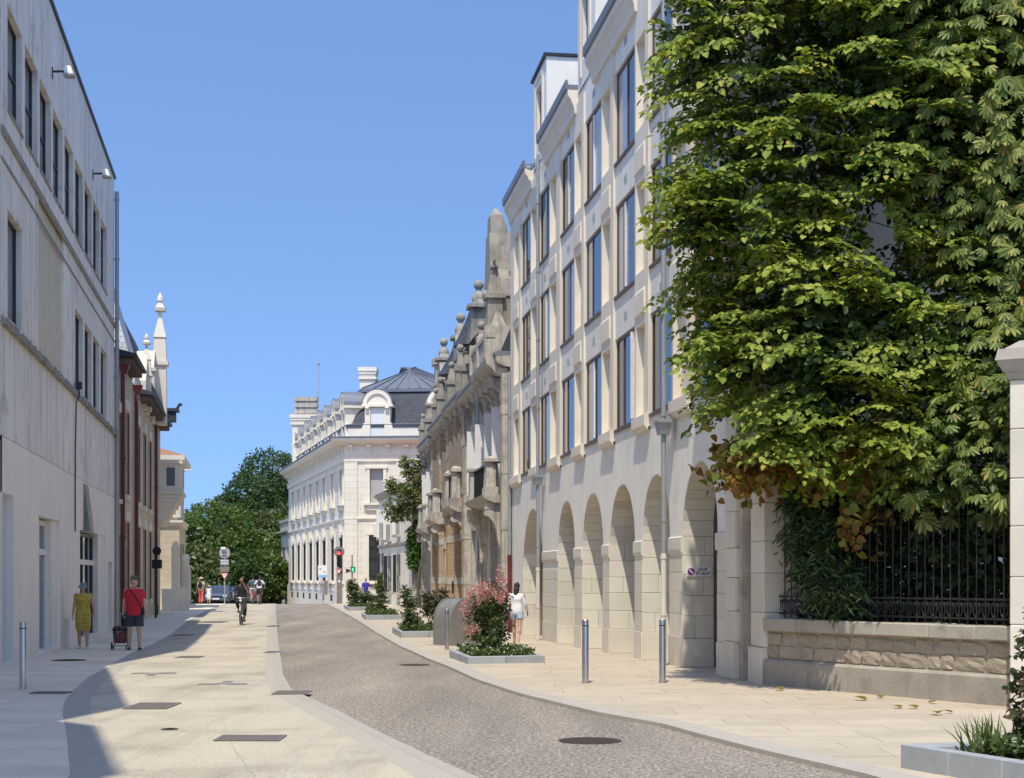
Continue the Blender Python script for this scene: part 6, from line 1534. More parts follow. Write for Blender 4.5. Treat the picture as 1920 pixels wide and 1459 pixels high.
# ---- shrubs in planters
def shrub(name, label, cat, ce, z0, stems, size, lobes, n, mat, shape='oval', ls=(.05, .09), droop=.2, tw=.35, nl=9):
    t = thing(name, label, cat)
    for k in range(stems):
        a = 2 * PI * k / stems + .4; c, r = lobes[k % len(lobes)]
        MB().tube(limb_path((ce[0] + .12 * math.cos(a), ce[1] + .12 * math.sin(a), z0 - .03), (c[0] + r[0] * .4 * math.cos(a), c[1] + r[1] * .4 * math.sin(a), c[2] + r[2] * .5), 5, .15, 0), [.016, .014, .012, .01, .008, .005], 5).build('stem', 'bark', t)
    P, O, C = lobes_sample(lobes, n, .6); LP, LD, LN, Q = spray(P, O, RNG.uniform(tw * .5, tw, len(P)), nl, droop, .5, .45)
    leaves('foliage', LP, LD, LN, RNG.uniform(ls[0], ls[1], len(LP)), shape, mat, t); twig_mesh('twigs', Q, .004, 'bark', t)
    return t
def groundcover(t_, corners, z0, n, mats, hgt=.16, label=None):
    a, b, c, d = [Vector(p) for p in corners]; ce = (a + b + c + d) / 4
    s = RNG.random((n, 2)); P = []
    for q, r in s:
        p = a.lerp(b, q).lerp(d.lerp(c, q), r); p = ce + (p - ce) * .84; P.append((p.x, p.y, z0))
    P = np.array(P); P[:, 2] += RNG.uniform(0, hgt, n)
    o = leaves('ground_cover', P, rnd_unit(n) + np.array([0, 0, .5]), rnd_unit(n) + np.array([0, -.3, .9]), RNG.uniform(.05, .10, n), 'oval', mats[0]); tag(o, label, 'ground cover'); o['kind'] = 'stuff'
    if len(mats) > 1:
        q = RNG.choice(n, n // 7); f = leaves('blossoms', P[q] + np.array([0, 0, .05]), rnd_unit(len(q)), rnd_unit(len(q)) * .5 + np.array([0, -.5, .6]), RNG.uniform(.03, .05, len(q)), 'oval', mats[1], o)
    return o
t_, ce, z0 = PL['pink']
groundcover(t_, [(-.87, 29.9), (.65, 30.45), (.18, 33.4), (-1.34, 32.9)], z0, 2600, ['leaf_shrub', 'petal_white'], .16, 'white flowering ground cover under the pink shrub')
lb = [((-.5, 31.4, 1.15), (.4, .4, .42)), ((-.28, 31.3, .85), (.3, .4, .5)), ((-.42, 31.2, .5), (.36, .4, .35)), ((-.72, 31.5, .8), (.28, .4, .45)), ((-.2, 31.3, 1.3), (.2, .3, .3))]
t = shrub('flowering_shrub', 'pink flowering shrub in the stone planter by the walking woman', 'shrub', (-.45, 31.4), z0, 9, 1, lb, 330, 'leaf_shrub', 'oval', (.05, .095), .1, .4, 10)
pk = [((-.70, 31.1, 1.30), (.26, .3, .22)), ((-.48, 31.0, 1.40), (.26, .28, .16)), ((-.92, 31.3, 1.0), (.14, .25, .26)), ((-.22, 31.0, 1.62), (.10, .15, .24)), ((-.80, 31.0, .68), (.18, .2, .16)), ((-.20, 30.95, 1.3), (.18, .2, .12))]
P, O, C = lobes_sample(pk, 125, .6); LP = np.repeat(P, 15, 0) + RNG.normal(size=(len(P) * 15, 3)) * np.array([.022, .022, .05])
leaves('flowers', LP, rnd_unit(len(LP)), rnd_unit(len(LP)) + np.array([0, -.4, .5]), RNG.uniform(.03, .05, len(LP)), 'oval', 'petal_pink', t)
t_, ce, z0 = PL['bins']; groundcover(t_, [(-3.4, 47.0), (-1.7, 47.6), (-2.3, 52.0), (-4.0, 51.4)], z0, 1800, ['leaf_shrub'], .2, 'low green ground cover in the planter behind the bins')
shrub('leggy_shrub', 'leggy green shrub on the street side of the planter behind the bins', 'shrub', (-3.2, 48.4), z0, 5, 1, [((-3.2, 48.4, .75), (.3, .35, .6)), ((-3.35, 48.4, 1.2), (.2, .3, .35)), ((-3.1, 48.4, .4), (.35, .35, .25))], 170, 'leaf_shrub', 'oval', (.06, .11))
shrub('leggy_shrub', 'sparse reddish shrub on the house side of the planter behind the bins', 'shrub', (-2.5, 49.6), z0, 5, 1, [((-2.5, 49.6, .8), (.4, .4, .55)), ((-2.25, 49.6, 1.05), (.3, .35, .4)), ((-2.75, 49.6, .9), (.25, .3, .45))], 190, 'leaf_shrub_red', 'oval', (.06, .11))
t_, ce, z0 = PL['column']; groundcover(t_, [(-6.15, 64.5), (-4.6, 65.0), (-5.2, 69.4), (-6.75, 69.0)], z0, 1300, ['leaf_shrub'], .22, 'low foliage around the foot of the slim upright shrub')
shrub('columnar_shrub', 'slim upright shrub rising from the pale stone planter', 'shrub', (-5.7, 66.8), z0, 4, 1, [((-5.7, 66.8, .8), (.38, .38, .7)), ((-5.72, 66.8, 1.5), (.24, .24, .55)), ((-5.9, 66.8, .4), (.5, .4, .3))], 260, 'leaf_shrub', 'oval', (.06, .11))
t_, ce, z0 = PL['far']; groundcover(t_, [(-8.5, 80.0), (-7.1, 80.5), (-8.0, 86.3), (-9.4, 86.0)], z0, 1000, ['leaf_shrub'], .2, 'low green foliage in the farthest planter')
shrub('round_bush', 'dark round bush in the farthest planter in front of the two standing people', 'shrub', (-8.4, 83), z0, 5, 1, [((-8.5, 83, .9), (.42, .5, .75)), ((-7.95, 83, .65), (.5, .5, .5)), ((-8.7, 83, 1.3), (.25, .3, .4))], 300, 'leaf_shrub', 'oval', (.07, .13))
# nearest planter: climber on canes, grasses, low flowers
t_, ce, z0 = PL['near']; groundcover(t_, [(3.7, 13.2), (4.95, 10.2), (6.6, 10.5), (5.2, 13.6)], z0, 2600, ['leaf_shrub', 'petal_white'], .12, 'low flowering ground cover in the planter by the gate pillar')
lb = [((4.34, 13.0, .55), (.17, .25, .4)), ((4.36, 13.0, 1.05), (.13, .22, .42)), ((4.42, 12.9, 1.35), (.12, .2, .25)), ((4.55, 12.9, .7), (.22, .25, .5))]
shrub('climbing_rose', 'climbing rose with red tinged leaves at the planter by the gate pillar', 'shrub', (4.42, 13.0), z0, 6, 1, lb, 150, 'leaf_shrub_red', 'oval', (.05, .085), .4, .26, 7)
t = thing('grass_tuft', 'tuft of long thin grass blades at the corner of the planter by the pillar', 'grass'); n = 90
P = np.stack([RNG.normal(4.08, .07, n), RNG.normal(13.2, .1, n), np.full(n, z0)], 1); D = RNG.normal(size=(n, 3)) * .35 + np.array([-.12, 0, 1.0])
leaves('blades', P, D, RNG.normal(size=(n, 3)) + np.array([0, -1, .2]), RNG.uniform(.15, .36, n), 'blade', 'grass_blade', t, 0, .35)
t = thing('leafy_clump', 'clump of strap leaved green plants at the foot of the climbing rose', 'plant'); n = 260
P = np.stack([RNG.normal(4.35, .16, n), RNG.normal(12.95, .15, n), np.full(n, z0)], 1); D = RNG.normal(size=(n, 3)) * .5 + np.array([0, 0, .9])
leaves('blades', P, D, RNG.normal(size=(n, 3)) + np.array([0, -.6, .6]), RNG.uniform(.12, .26, n), 'lance', 'leaf_shrub', t, .1, .4)
for px, py in ((1466, 1296), (1624, 1314), (1652, 1310), (1688, 1329), (1718, 1330), (1742, 1319), (1758, 1340), (1786, 1338)):
    x, y = GP(px, py); o = leaves('fallen_leaf', [(x, y, .012)], [(random.uniform(-1, 1), random.uniform(-1, 1), 0)], [(0, 0, 1)], [random.uniform(.10, .17)], 'heart', 'leaf_brown', None, .5, -.25)
    tag(o, 'dry brown leaf lying on the cream paving below the garden wall', 'leaf', 'fallen leaves on the paving')
# ================================================================== people
def remeshed(mb, name, mat, parent, voxel=.013, smooth_it=4, extra=None):
    me = bpy.data.meshes.new(name); me.from_pydata(mb.v, [], mb.f)
    bm = bmesh.new(); bm.from_mesh(me); bmesh.ops.recalc_face_normals(bm, faces=bm.faces); bm.to_mesh(me); bm.free()
    o = bpy.data.objects.new(name, me); COL.objects.link(o)
    m = o.modifiers.new('r', 'REMESH'); m.mode = 'VOXEL'; m.voxel_size = voxel
    s = o.modifiers.new('s', 'SMOOTH'); s.factor = .5; s.iterations = smooth_it
    d = o.modifiers.new('d', 'DECIMATE'); d.ratio = .35
    bpy.context.view_layer.update()
    me2 = bpy.data.meshes.new_from_object(o.evaluated_get(bpy.context.evaluated_depsgraph_get()))
    bpy.data.objects.remove(o)
    if extra is not None and extra.v:
        bm = bmesh.new(); bm.from_mesh(me2); m3 = bpy.data.meshes.new('x'); m3.from_pydata(extra.v, [], extra.f); bm.from_mesh(m3); bmesh.ops.recalc_face_normals(bm, faces=bm.faces); bm.to_mesh(me2); bm.free()
    me2.materials.clear(); me2.materials.append(MAT[mat]); me2.polygons.foreach_set('use_smooth', [True] * len(me2.polygons))
    me2.polygons.foreach_set('material_index', [0] * len(me2.polygons))
    return put(name, me2, parent)
def rod(m, a, b, ra, rb, n=10):   # tapered limb with rounded ends
    a, b = Vector(a), Vector(b); d = (b - a).normalized(); L = (b - a).length
    pts = [a - d * ra * .7, a - d * ra * .4, a, a.lerp(b, .3), a.lerp(b, .65), b, b + d * rb * .4, b + d * rb * .7]
    return m.tube(pts, [ra * .4, ra * .85, ra, ra * 1.02 + (rb - ra) * .25, ra + (rb - ra) * .7, rb, rb * .85, rb * .4], n)
def cut(m, a, b, ra, rb, n=12): return m.tube([a, Vector(a).lerp(Vector(b), .5), b], [ra, (ra + rb) / 2, rb], n)
def ldir(th, ab, side): return Vector((side * math.sin(R(ab)), -math.sin(R(th)) * math.cos(R(ab)), -math.cos(R(th)) * math.cos(R(ab))))
def joints(legs, arms, lean=0, foot_out=8):
    """legs: side -> (thigh angle, knee bend), arms: side -> (swing, abduct, elbow bend). side -1 is the person's left hand seen on +x after facing -y"""
    J = {'pelvis': Vector((0, 0, .95))}
    for s in (-1, 1):
        th, kb = legs[s]; hip = Vector((s * .095, 0, .92)); kn = hip + ldir(th, 2, s) * .43; an = kn + ldir(th - kb, 1, s) * .42
        J['hip', s], J['knee', s], J['ank', s] = hip, kn, an
    dz = min(J['ank', -1].z, J['ank', 1].z) - .085
    ln = Vector((0, -math.sin(R(lean)), math.cos(R(lean))))
    J['waist'] = J['pelvis'] + ln * .15; J['chest'] = J['pelvis'] + ln * .36; J['neck'] = J['pelvis'] + ln * .54; J['head'] = J['neck'] + Vector((0, -.02, .155))
    for s in (-1, 1):
        sw, ab, eb = arms[s]; sh = J['pelvis'] + ln * .48 + Vector((s * .185, 0, 0)); el = sh + ldir(sw, ab, s) * .285; wr = el + ldir(sw + eb, ab * .6, s) * .25
        J['sh', s], J['el', s], J['wr', s] = sh, el, wr
    for k in J: J[k] = J[k] - Vector((0, 0, dz))
    return J
def figure(t, J, skin, hair, build=1.0, head_turn=0, hairlong=0, top=None, bottom=None, dress=None, shoes='shoe_dark', hat=None, foot_dir=None, bust=0, hair_on=True, belly=0):
    b = MB(); B = build
    # trunk as stacked ellipses along the spine
    def trunk_rings(m, lo, hi, infl=0, flare=0):
        sp = [(J['pelvis'] + Vector((0, 0, -.09)), .145, .105), (J['pelvis'] + Vector((0, 0, .02)), .165, .115), (J['waist'], .145 + belly * .6, .10 + belly), (J['waist'].lerp(J['chest'], .5), .152 + belly * .4, .108 + belly * .6), (J['chest'], .172, .118 + bust), (J['chest'].lerp(J['neck'], .5), .178, .105 + bust * .3), (J['chest'].lerp(J['neck'], .8), .15, .085), (J['neck'], .062, .06)]
        i0 = len(m.v); rings = sp[lo:hi]
        for p, rx, ry in rings:
            for a in range(14):
                q = 2 * PI * a / 14; m.v.append((p.x + (rx * B + infl) * math.cos(q), p.y + (ry * B + infl) * math.sin(q), p.z))
        for k in range(len(rings) - 1):
            for a in range(14):
                c = (a + 1) % 14; m.f.append((i0 + k * 14 + a, i0 + k * 14 + c, i0 + (k + 1) * 14 + c, i0 + (k + 1) * 14 + a)); m.m.append(0)
        m.f.append(tuple(i0 + a for a in range(14))[::-1]); m.m.append(0); k = len(rings) - 1; m.f.append(tuple(i0 + k * 14 + a for a in range(14))); m.m.append(0)
    trunk_rings(b, 0, 8)
    rod(b, J['neck'] - Vector((0, 0, .06)), J['head'] - Vector((0, 0, .06)), .056, .05)
    hd = J['head']; ht = R(head_turn); fw = Vector((math.sin(ht), -math.cos(ht), 0)); rt = Vector((math.cos(ht), math.sin(ht), 0))
    def hp(r_, f_, u_): return hd + rt * r_ + fw * f_ + Vector((0, 0, u_))
    s0 = len(b.v); b.ball((0, 0, .02), (.074, .092, .098), 14); b.ball((0, -.02, -.035), (.060, .072, .078), 12); b.ball((0, -.088, -.005), (.013, .018, .026), 8); b.ball((0, -.075, -.085), (.028, .024, .022), 8)
    for s in (-1, 1): b.ball((s * .075, .01, -.005), (.012, .02, .032), 8)
    b.ball((0, -.082, -.05), (.026, .014, .010), 8); b.ball((0, -.08, .028), (.05, .016, .010), 8)
    b.xf(Matrix.Translation(hd) @ Matrix.Rotation(ht, 4, 'Z'), s0)
    fing = MB()
    for s in (-1, 1):
        rod(b, J['sh', s], J['el', s], .050 * B, .038 * B); rod(b, J['el', s], J['wr', s], .038 * B, .026 * B)
        d = (J['wr', s] - J['el', s]).normalized(); w = J['wr', s]; side = Vector((s, 0, 0)); side = (side - d * side.dot(d)).normalized(); pn = d.cross(side).normalized()
        pc = w + d * .055; i0 = len(b.v); b.ball((0, 0, 0), (.020, .040, .05), 10)
        Mx = Matrix((side.to_4d(), pn.to_4d(), d.to_4d(), (0, 0, 0, 1))).transposed(); Mx[3] = (0, 0, 0, 1); Mx = Matrix.Translation(pc) @ Mx.to_3x3().to_4x4()
        b.xf(Mx, i0)
        for k, L in enumerate((.060, .072, .076, .068)):
            o0 = w + d * .085 + pn * (.030 - .02 * k); curl = side * -1
            fing.tube([o0, o0 + d * L * .5 + curl * .008, o0 + d * L * .8 + curl * .025, o0 + d * L * .85 + curl * .045], [.0095, .009, .0085, .006], 6)
        o0 = w + d * .035 + pn * .03; fing.tube([o0, o0 + pn * .022 + d * .025, o0 + pn * .026 + d * .055 - side * .01], [.012, .011, .008], 6)
        rod(b, J['hip', s], J['knee', s], .082 * B, .054 * B); rod(b, J['knee', s], J['ank', s], .054 * B, .036 * B); k_ = J['knee', s].lerp(J['ank', s], .3); b.ball((k_.x, k_.y + .018, k_.z), (.05 * B, .052 * B, .09), 10)
        a = J['ank', s]; rod(b, a + Vector((0, .03, -.05)), a + Vector((s * .015, -.13, -.058)), .036, .03)
    body = remeshed(b, 'body', skin, t, .012, 3, fing)
    for s in (-1, 1): MB().ball(tuple(hp(s * .03, .083, .008)), .009, 8).build('eye', 'ink_black', t)
    if hair_on:
        h = MB(); i0 = len(h.v); h.ball((0, .018, .035), (.083, .095, .092), 14)
        if hairlong: h.ball((0, .055, -.06), (.085, .055, .12), 12); h.tube([(0, .07, -.05), (.01, .085, -.2), (0, .08, -.05 - hairlong)], [.08, .07, .03], 10)
        else: h.ball((0, .045, -.02), (.076, .06, .07), 12)
        h.xf(Matrix.Translation(hd) @ Matrix.Rotation(ht, 4, 'Z'), i0); remeshed(h, 'hair', hair, t, .012, 2)
    if top:
        mat, hem, slv = top; m = MB(); trunk_rings(m, 0 if hem == 0 else 1, 7, .02)
        if hem < 0: p = J['pelvis']; m.lathe([(.172 * B, 0), (.178 * B + belly * .4, .16), (.168 * B + belly * .4, .34)], (p.x, p.y, p.z + hem), 14, 0, 1, .74)
        for s in (-1, 1):
            e = J['sh', s].lerp(J['el', s], min(1, slv)); cut(m, J['sh', s] + Vector((-s * .03, 0, .01)), e, .066 * B, .060 * B)
            if slv > 1: cut(m, J['el', s], J['el', s].lerp(J['wr', s], slv - 1), .058 * B, .042 * B); m.ball(tuple(J['el', s]), .056, 10)
        m.ball(tuple(J['neck'] - Vector((0, 0, .035))), (.085, .075, .05), 12)
        remeshed(m, 'shirt', mat, t, .013, 3)
        c = MB(); c.torus(tuple(J['neck'] + Vector((0, -.005, .0))), .062, .014, 'z', 16, 6); c.build('collar', mat, t, True)
    if bottom:
        mat, ln_, fl = bottom; m = MB(); trunk_rings(m, 0, 3, .015)
        for s in (-1, 1):
            if ln_ <= 1: e = J['hip', s].lerp(J['knee', s], ln_); cut(m, J['hip', s] + Vector((0, 0, .04)), e, .098 * B, (.088 + fl) * B)
            else:
                cut(m, J['hip', s] + Vector((0, 0, .04)), J['knee', s], .096 * B, .072 * B); m.ball(tuple(J['knee', s]), .070 * B, 10); cut(m, J['knee', s], J['knee', s].lerp(J['ank', s], ln_ - 1), .070 * B, (.056 + fl) * B)
        remeshed(m, 'trousers' if ln_ > 1 else 'shorts', mat, t, .013, 2)
    if dress:
        mat, hem = dress; m = MB(); trunk_rings(m, 0, 7, .024); p = J['pelvis']
        m.lathe([(.195, 0), (.205, .18), (.215, .42), (.19, .6), (.17, .75)], (p.x, p.y - .005, hem), 18, 0, 1, .86); m.ball(tuple(J['neck'] - Vector((0, 0, .05))), (.12, .09, .06), 12)
        for s in (-1, 1): cut(m, J['sh', s] + Vector((-s * .05, 0, .015)), J['sh', s].lerp(J['el', s], .22) + Vector((s * .02, 0, 0)), .075, .075)
        for k in range(4): m.torus((p.x, p.y, hem + .12 + .11 * k), .195, .012, 'z', 20, 6)
        remeshed(m, 'dress', mat, t, .013, 3)
    for s in (-1, 1):
        a = J['ank', s]; f = MB(); rod(f, a + Vector((0, .045, -.052)), a + Vector((s * .018, -.14, -.06)), .042, .038); f.box(a.x - .04 + s * .005, a.x + .045 + s * .005, a.y - .17, a.y + .07, a.z - .088, a.z - .07)
        remeshed(f, 'shoe', shoes, t, .010, 2)
    if hat:
        kind, mat = hat; h = MB()
        if kind == 'bucket': h.lathe([(.135, -.03), (.128, .0), (.098, .03), (.092, .085), (.07, .115), (.02, .122)], n=20)
        elif kind == 'sun': h.lathe([(.19, .012), (.185, .024), (.098, .035), (.094, .09), (.075, .12), (.02, .125)], n=20)
        else: h.lathe([(.098, .02), (.099, .06), (.085, .10), (.05, .122), (.01, .128)], n=18); h.hexa([(-.07, -.05, .022), (-.06, -.18, .012), (.06, -.18, .012), (.07, -.05, .022), (-.07, -.05, .036), (-.06, -.18, .022), (.06, -.18, .022), (.07, -.05, .036)])
        h.xf(Matrix.Translation(hd + Vector((0, .008, .01))) @ Matrix.Rotation(ht, 4, 'Z')); h.build('hat', mat, t, True)
    return body
def person(label, X, Y, rz, J, ht=1.75, **k):
    t = thing('person', label, 'person', (X, Y, H(Y) + k.pop('dz', .004)), rz); t.scale = (ht / 1.75,) * 3
    figure(t, J, **k); return t
# ---- man with trolley
mx, my = GP(252, 1219)
J = joints({1: (5, 6), -1: (-3, 3)}, {1: (-4, 9, 16), -1: (-14, 10, 10)}, 0)
man = person('man in red polo shirt, dark shorts and cap pulling a shopping trolley', mx, my, R(14), J, 1.78, skin='skin_fair', hair='hair_grey', build=1.13, head_turn=55, top=('cloth_red', -.14, .72), bottom=('cloth_navy', .85, .02), hat=('cap', 'cap_khaki'), belly=.03)
a, b_ = J['sh', -1] + Vector((.05, -.05, .05)), J['sh', 1]
MB().tube([J['sh', -1] + Vector((.04, -.06, .08)), J['chest'] + Vector((-.03, -.175, .03)), J['waist'] + Vector((.09, -.185, .05)), J['pelvis'] + Vector((.18, -.10, .02))], .012, 6).build('strap', 'cloth_black', man)
MB().box(J['pelvis'].x + .16, J['pelvis'].x + .23, J['pelvis'].y - .12, J['pelvis'].y + .05, J['pelvis'].z - .14, J['pelvis'].z + .06).build('pouch', 'cloth_black', man, bevel=.015)
tx = WP(225, 1217, my + .15).x
tr = thing('shopping_trolley', 'dark red patterned two wheeled shopping trolley held by the man', 'trolley', (tx, my + .15, H(my)), R(8))
MB().taper(0, .06, .16, .50, .30, .22, .34, .26).taper(0, .06, .50, .58, .345, .265, .30, .22).build('bag', 'trolley_cloth', tr, bevel=.02)
MB().box(-.175, .175, -.08, -.07, .47, .52).build('flap', 'cloth_black', tr)
fr = MB()
for s in (-1, 1): fr.tube([(s * .15, .22, .1), (s * .15, .20, .55), (s * .10, .2, .78), (s * .06 + .06, .19, .86)], .012, 6)
fr.tube([(0, .19, .86), (.06, .19, .885), (.14, .18, .88), (.24, .16, .84)], .016, 6); fr.tube([(-.2, .12, .09), (.2, .12, .09)], .012, 6); fr.build('frame', 'grey_paint', tr, True)
for s in (-1, 1):
    wh = MB().torus((s * .21, .12, .09), .075, .018, 'x', 18, 6).build('wheel', 'rubber', tr, True); MB().tube([(s * .21 - .008, .12, .09), (s * .21 + .008, .12, .09)], .06, 12).build('rim', 'grey_paint', wh)
    MB().torus((s * .15, -.02, .06), .045, .012, 'x', 14, 6).build('small_wheel', 'rubber', tr, True)
# ---- woman in mustard dress
wx_, wy_ = GP(156, 1217)
J = joints({1: (9, 4), -1: (-6, 7)}, {1: (-10, 13, 8), -1: (6, 9, 8)}, 0)
wm = person('woman in mustard yellow dress and striped bucket hat walking by the white wall', wx_, wy_, R(6), J, 1.63, skin='skin_tan', hair='hair_dark', build=1.08, dress=('cloth_mustard', .49), shoes='shoe_metallic', hat=('bucket', 'hat_stripes'), bust=.03)
MB().tube([J['sh', -1] + Vector((-.0, -.07, .06)), J['chest'] + Vector((-.0, -.18, .0)), J['waist'] + Vector((-.10, -.15, 0)), J['pelvis'] + Vector((-.18, -.08, .0))], .008, 6).build('strap', 'cloth_mustard', wm)
MB().torus(tuple(J['wr', 1 if J['wr', 1].x > 0 else -1]), .032, .008, 'z', 14, 5).build('bracelet', 'steel', wm)
# ---- woman in white blouse passing behind the pink shrub
x_, y_ = .13, 41.0
J = joints({1: (16, 6), -1: (-14, 10)}, {1: (-12, 12, 10), -1: (14, 8, 20)}, 0)
person('woman in white blouse and denim shorts walking behind the pink shrub', x_, y_, R(165), J, 1.68, skin='skin_tan', hair='hair_dark', build=.95, hairlong=.28, top=('cloth_white', -.05, 1.85), bottom=('denim', .42, .02), shoes='straw', bust=.02)
# ---- far walkers
x_ = WP(377, 1130, 99).x
J = joints({1: (10, 4), -1: (-10, 8)}, {1: (-8, 12, 15), -1: (8, 12, 15)})
w2 = person('person in coral trousers, sun hat and black backpack walking away', x_, 99, R(176), J, 1.7, skin='skin_tan', hair='hair_dark', top=('straw', -.1, .6), bottom=('cloth_coral', 1.85, .03), hat=('sun', 'straw'))
MB().ball(tuple(J['chest'] + Vector((0, .19, -.05))), (.15, .10, .23), 14).build('backpack', 'cloth_black', w2, True)
x_ = WP(391.5, 1130, 98.5).x
J = joints({1: (8, 4), -1: (-8, 6)}, {1: (0, 14, 10), -1: (4, 12, 10)})
person('child in pale dress and straw hat walking beside the backpacker', x_, 98.5, R(178), J, 1.18, skin='skin_fair', hair='hair_dark', dress=('cloth_white', .45), hat=('sun', 'straw'))
for px, Y, mt, sk, l in ((686, 90.5, 'cloth_blue', 'skin_tan', 'person in royal blue shirt standing behind the farthest planter'), (665, 91.5, 'cloth_white', 'skin_tan', 'person in white shirt standing behind the farthest planter')):
    J = joints({1: (3, 2), -1: (-3, 2)}, {1: (5, 16, 25), -1: (10, 14, 60)})
    person(l, WP(px, 1100, Y).x, Y, R(160 if mt == 'cloth_blue' else 20), J, 1.68, skin=sk, hair='hair_grey', top=(mt, -.12, .8), bottom=('cloth_white', 1.7, .03))
# ---- bicycles and riders
def bicycle(label, X, Y, rz, frame='grey_paint'):
    t = thing('bicycle', label, 'bicycle', (X, Y, H(Y) + .003), rz, 'bicycles being ridden'); Rw = .335
    for y in (-.56, .50):
        tyre = MB().torus((0, y, Rw), Rw - .02, .021, 'x', 32, 8).build('wheel', 'rubber', t, True)
        MB().torus((0, y, Rw), Rw - .045, .010, 'x', 32, 6).build('rim', 'steel', tyre, True)
        sp = MB()
        for k in range(18): a = 2 * PI * k / 18; sp.tube([(.02 * (-1) ** k, y, Rw), (0, y + (Rw - .05) * math.cos(a), Rw + (Rw - .05) * math.sin(a))], .0018, 3)
        sp.tube([(-.035, y, Rw), (.035, y, Rw)], .018, 8); sp.build('spokes', 'steel', tyre)
        MB().arch_band(0, 0, Rw + .02, Rw + .028, -.03, .03, 12, 0, .35, 2.5).xf(Matrix.Translation((0, y, Rw)) @ Matrix.Rotation(R(90), 4, 'Z')).build('mudguard', frame, t)
    f = MB(); bb = (0, .08, .29); st = (0, .24, .78); hd0 = (0, -.40, .80); hd1 = (0, -.44, .66)
    for a, b, r in ((bb, st, .017), (bb, hd1, .02), (st, hd0, .017), (hd0, hd1, .021)): f.tube([a, b], r, 8)
    for s in (-1, 1):
        f.tube([(s * .04, bb[1], bb[2]), (s * .055, .50, Rw)], .011, 6); f.tube([(s * .02, st[1], st[2]), (s * .055, .50, Rw)], .009, 6); f.tube([(s * .03, hd1[1], hd1[2]), (s * .05, -.56, Rw)], .014, 6)
    f.build('frame', frame, t, True)
    MB().tube([(0, -.385, .84), (0, -.36, 1.0), (0, -.39, 1.02)], .014, 8).tube([(-.31, -.22, 1.03), (-.2, -.34, 1.04), (0, -.39, 1.02), (.2, -.34, 1.04), (.31, -.22, 1.03)], .013, 8).build('handlebar', 'steel', t, True)
    for s in (-1, 1): MB().tube([(s * .31, -.22, 1.03), (s * .325, -.12, 1.02)], .018, 8).build('grip', 'black_plastic', t)
    MB().ball((0, .28, .93), (.075, .14, .035), 12).tube([(0, .24, .78), (0, .27, .92)], .013, 6).build('saddle', 'black_plastic', t, True)
    c = MB().tube([(.04, .08, .29), (.05, .08, .29)], .09, 20).tube([(.06, .08, .29), (.07, .08, .12)], .012, 6).tube([(-.06, .08, .29), (-.07, .08, .46)], .012, 6); c.box(.05, .15, .03, .13, .105, .125).box(-.15, -.05, .03, .13, .455, .475); c.build('crank', 'steel', t)
    MB().ball((0, -.46, .92), (.05, .05, .05), 10).build('headlamp', 'sign_white', t, True)
    return t
def rider_joints(raise_hand=None, lean=12):
    J = {'pelvis': Vector((0, .25, 1.03))}; ln = Vector((0, -math.sin(R(lean)), math.cos(R(lean))))
    J['waist'] = J['pelvis'] + ln * .15; J['chest'] = J['pelvis'] + ln * .36; J['neck'] = J['pelvis'] + ln * .54; J['head'] = J['neck'] + Vector((0, -.03, .155))
    for s in (-1, 1):
        J['hip', s] = Vector((s * .095, .24, 1.0)); J['ank', s] = Vector((s * .11, .08, .21 if s > 0 else .56)); J['knee', s] = Vector((s * .15, -.09 if s > 0 else -.20, .60 if s > 0 else .86))
        sh = J['pelvis'] + ln * .48 + Vector((s * .185, 0, 0)); J['sh', s] = sh
        if raise_hand == s: J['el', s] = sh + Vector((s * .06, -.12, -.25)); J['wr', s] = J['head'] + Vector((s * .07, -.11, -.12))
        else: J['wr', s] = Vector((s * .31, -.13, 1.08)); J['el', s] = (sh + J['wr', s]) / 2 + Vector((s * .07, .08, -.06))
    return J
cx_, cy_ = GP(450, 1172)
bicycle('pale city bicycle ridden towards the camera along the beige path', cx_, cy_ + .3, R(6))
t = thing('person', 'cyclist in black clothes riding along the path with one hand at the face', 'person', (cx_, cy_ + .3, H(cy_) + .003), R(6)); t.scale = (.98,) * 3
figure(t, rider_joints(1, 4), skin='skin_brown', hair='hair_dark', top=('cloth_black', -.03, .8), bottom=('cloth_black', 1.6, .01), shoes='shoe_dark')
for px, Y, tp, bt, l1, l2, bp in ((487, 97.5, 'cloth_white', 'cloth_navy', 'bicycle ridden away by the cyclist in white', 'cyclist in white shirt with dark backpack riding away', 'cloth_navy'),
                              (474.5, 99, 'cloth_teal', 'cloth_white', 'bicycle ridden away by the cyclist in teal', 'cyclist in teal top and pale shorts riding away', 'cloth_teal')):
    X = WP(px, 1100, Y).x; bicycle(l1, X, Y, R(184), 'sign_red' if tp == 'cloth_teal' else 'burgundy')
    t = thing('person', l2, 'person', (X, Y, H(Y) + .003), R(184)); J = rider_joints(None, 14)
    figure(t, J, skin='skin_tan', hair='hair_dark', top=(tp, -.03, .8), bottom=(bt, .8, .01), shoes='shoe_dark')
    MB().ball(tuple(J['chest'] + Vector((0, .18, -.03))), (.15, .09, .22), 14).build('backpack', bp, t, True)
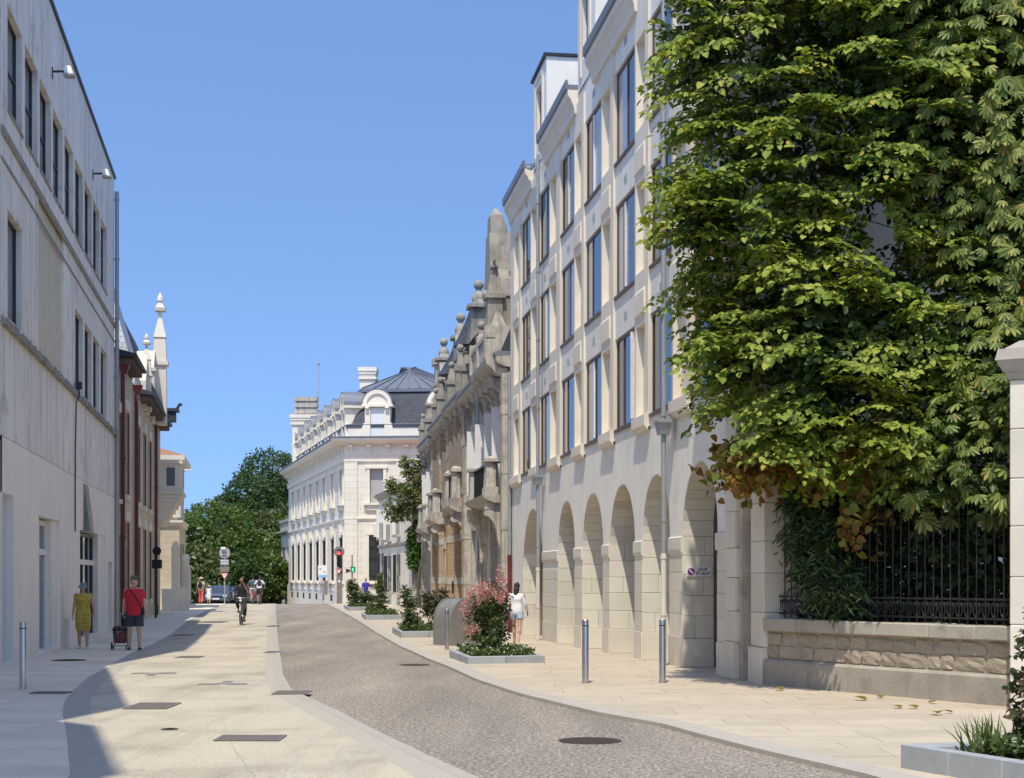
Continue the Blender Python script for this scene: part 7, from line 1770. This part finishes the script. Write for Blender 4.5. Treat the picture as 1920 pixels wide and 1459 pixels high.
# ================================================================== cars on the crossing
def car(label, X, Y, rz, paint):
    t = thing('parked_car', label, 'car', (X, Y, H(Y) - .03), rz, 'cars on the crossing street')
    side = [(-2.05, .28), (-2.1, .55), (-2.0, .78), (-1.2, .93), (-.55, 1.36), (-.2, 1.45), (.9, 1.45), (1.5, 1.15), (1.9, .98), (2.05, .8), (2.08, .4), (1.95, .28)]
    m = MB(); n = len(side); i0 = 0
    for x, w_ in ((-.88, .0), (-.80, 1), (.80, 1), (.88, 0)):
        for y, z in side: k = .93 if not w_ else 1; m.v.append((x * (1 if z < .95 else .84), y * k, .28 + (z - .28) * (1 if w_ else .96)))
    for r in range(3):
        for k in range(n): j = (k + 1) % n; m.f.append((r * n + k, r * n + j, (r + 1) * n + j, (r + 1) * n + k)); m.m.append(0)
    m.f.append(tuple(range(n))); m.m.append(0); m.f.append(tuple(range(3 * n, 4 * n))[::-1]); m.m.append(0)
    m.build('body', paint, t, True)
    MB().hexa([(-.70, -1.17, .97), (.70, -1.17, .97), (.70, -1.14, .97), (-.70, -1.14, .97), (-.58, -.56, 1.37), (.58, -.56, 1.37), (.58, -.53, 1.37), (-.58, -.53, 1.37)]).build('windscreen', 'glass', t)
    for s in (-1, 1):
        MB().hexa([(s * .72 + .02 * s, -.9, .97), (s * .76, -.9, .97), (s * .76, 1.5, 1.0), (s * .74, 1.5, 1.0), (s * .66, -.45, 1.36), (s * .69, -.45, 1.36), (s * .69, .95, 1.38), (s * .66, .95, 1.38)]).build('side_window', 'glass', t)
        MB().ball((s * .66, -2.0, .68), (.17, .08, .09), 12).build('headlight', 'sign_white', t, True); MB().ball((s * .92, -.75, 1.0), (.09, .06, .07), 10).build('mirror', paint, t, True)
        for y in (-1.3, 1.3):
            w_ = MB().torus((s * .8, y, .31), .24, .09, 'x', 22, 8).build('wheel', 'rubber', t, True); MB().tube([(s * .8 - .05, y, .31), (s * .8 + .06, y, .31)], .19, 16).build('rim', 'grey_paint', w_)
    MB().box(-.5, .5, -2.10, -2.0, .58, .70).build('grille', 'black_plastic', t); MB().box(-.26, .26, -2.13, -2.10, .42, .53).build('number_plate', 'sign_white', t); MB().box(-.8, .8, -2.09, -1.95, .28, .42).build('bumper', 'black_plastic', t, bevel=.03)
car('grey blue car stopped at the crossing, facing the street', WP(412, 1115, 118).x, 118, R(3), 'car_blue')
car('dark car partly hidden behind the cyclist in black', WP(452, 1115, 121).x, 121, R(-12), 'car_dark')
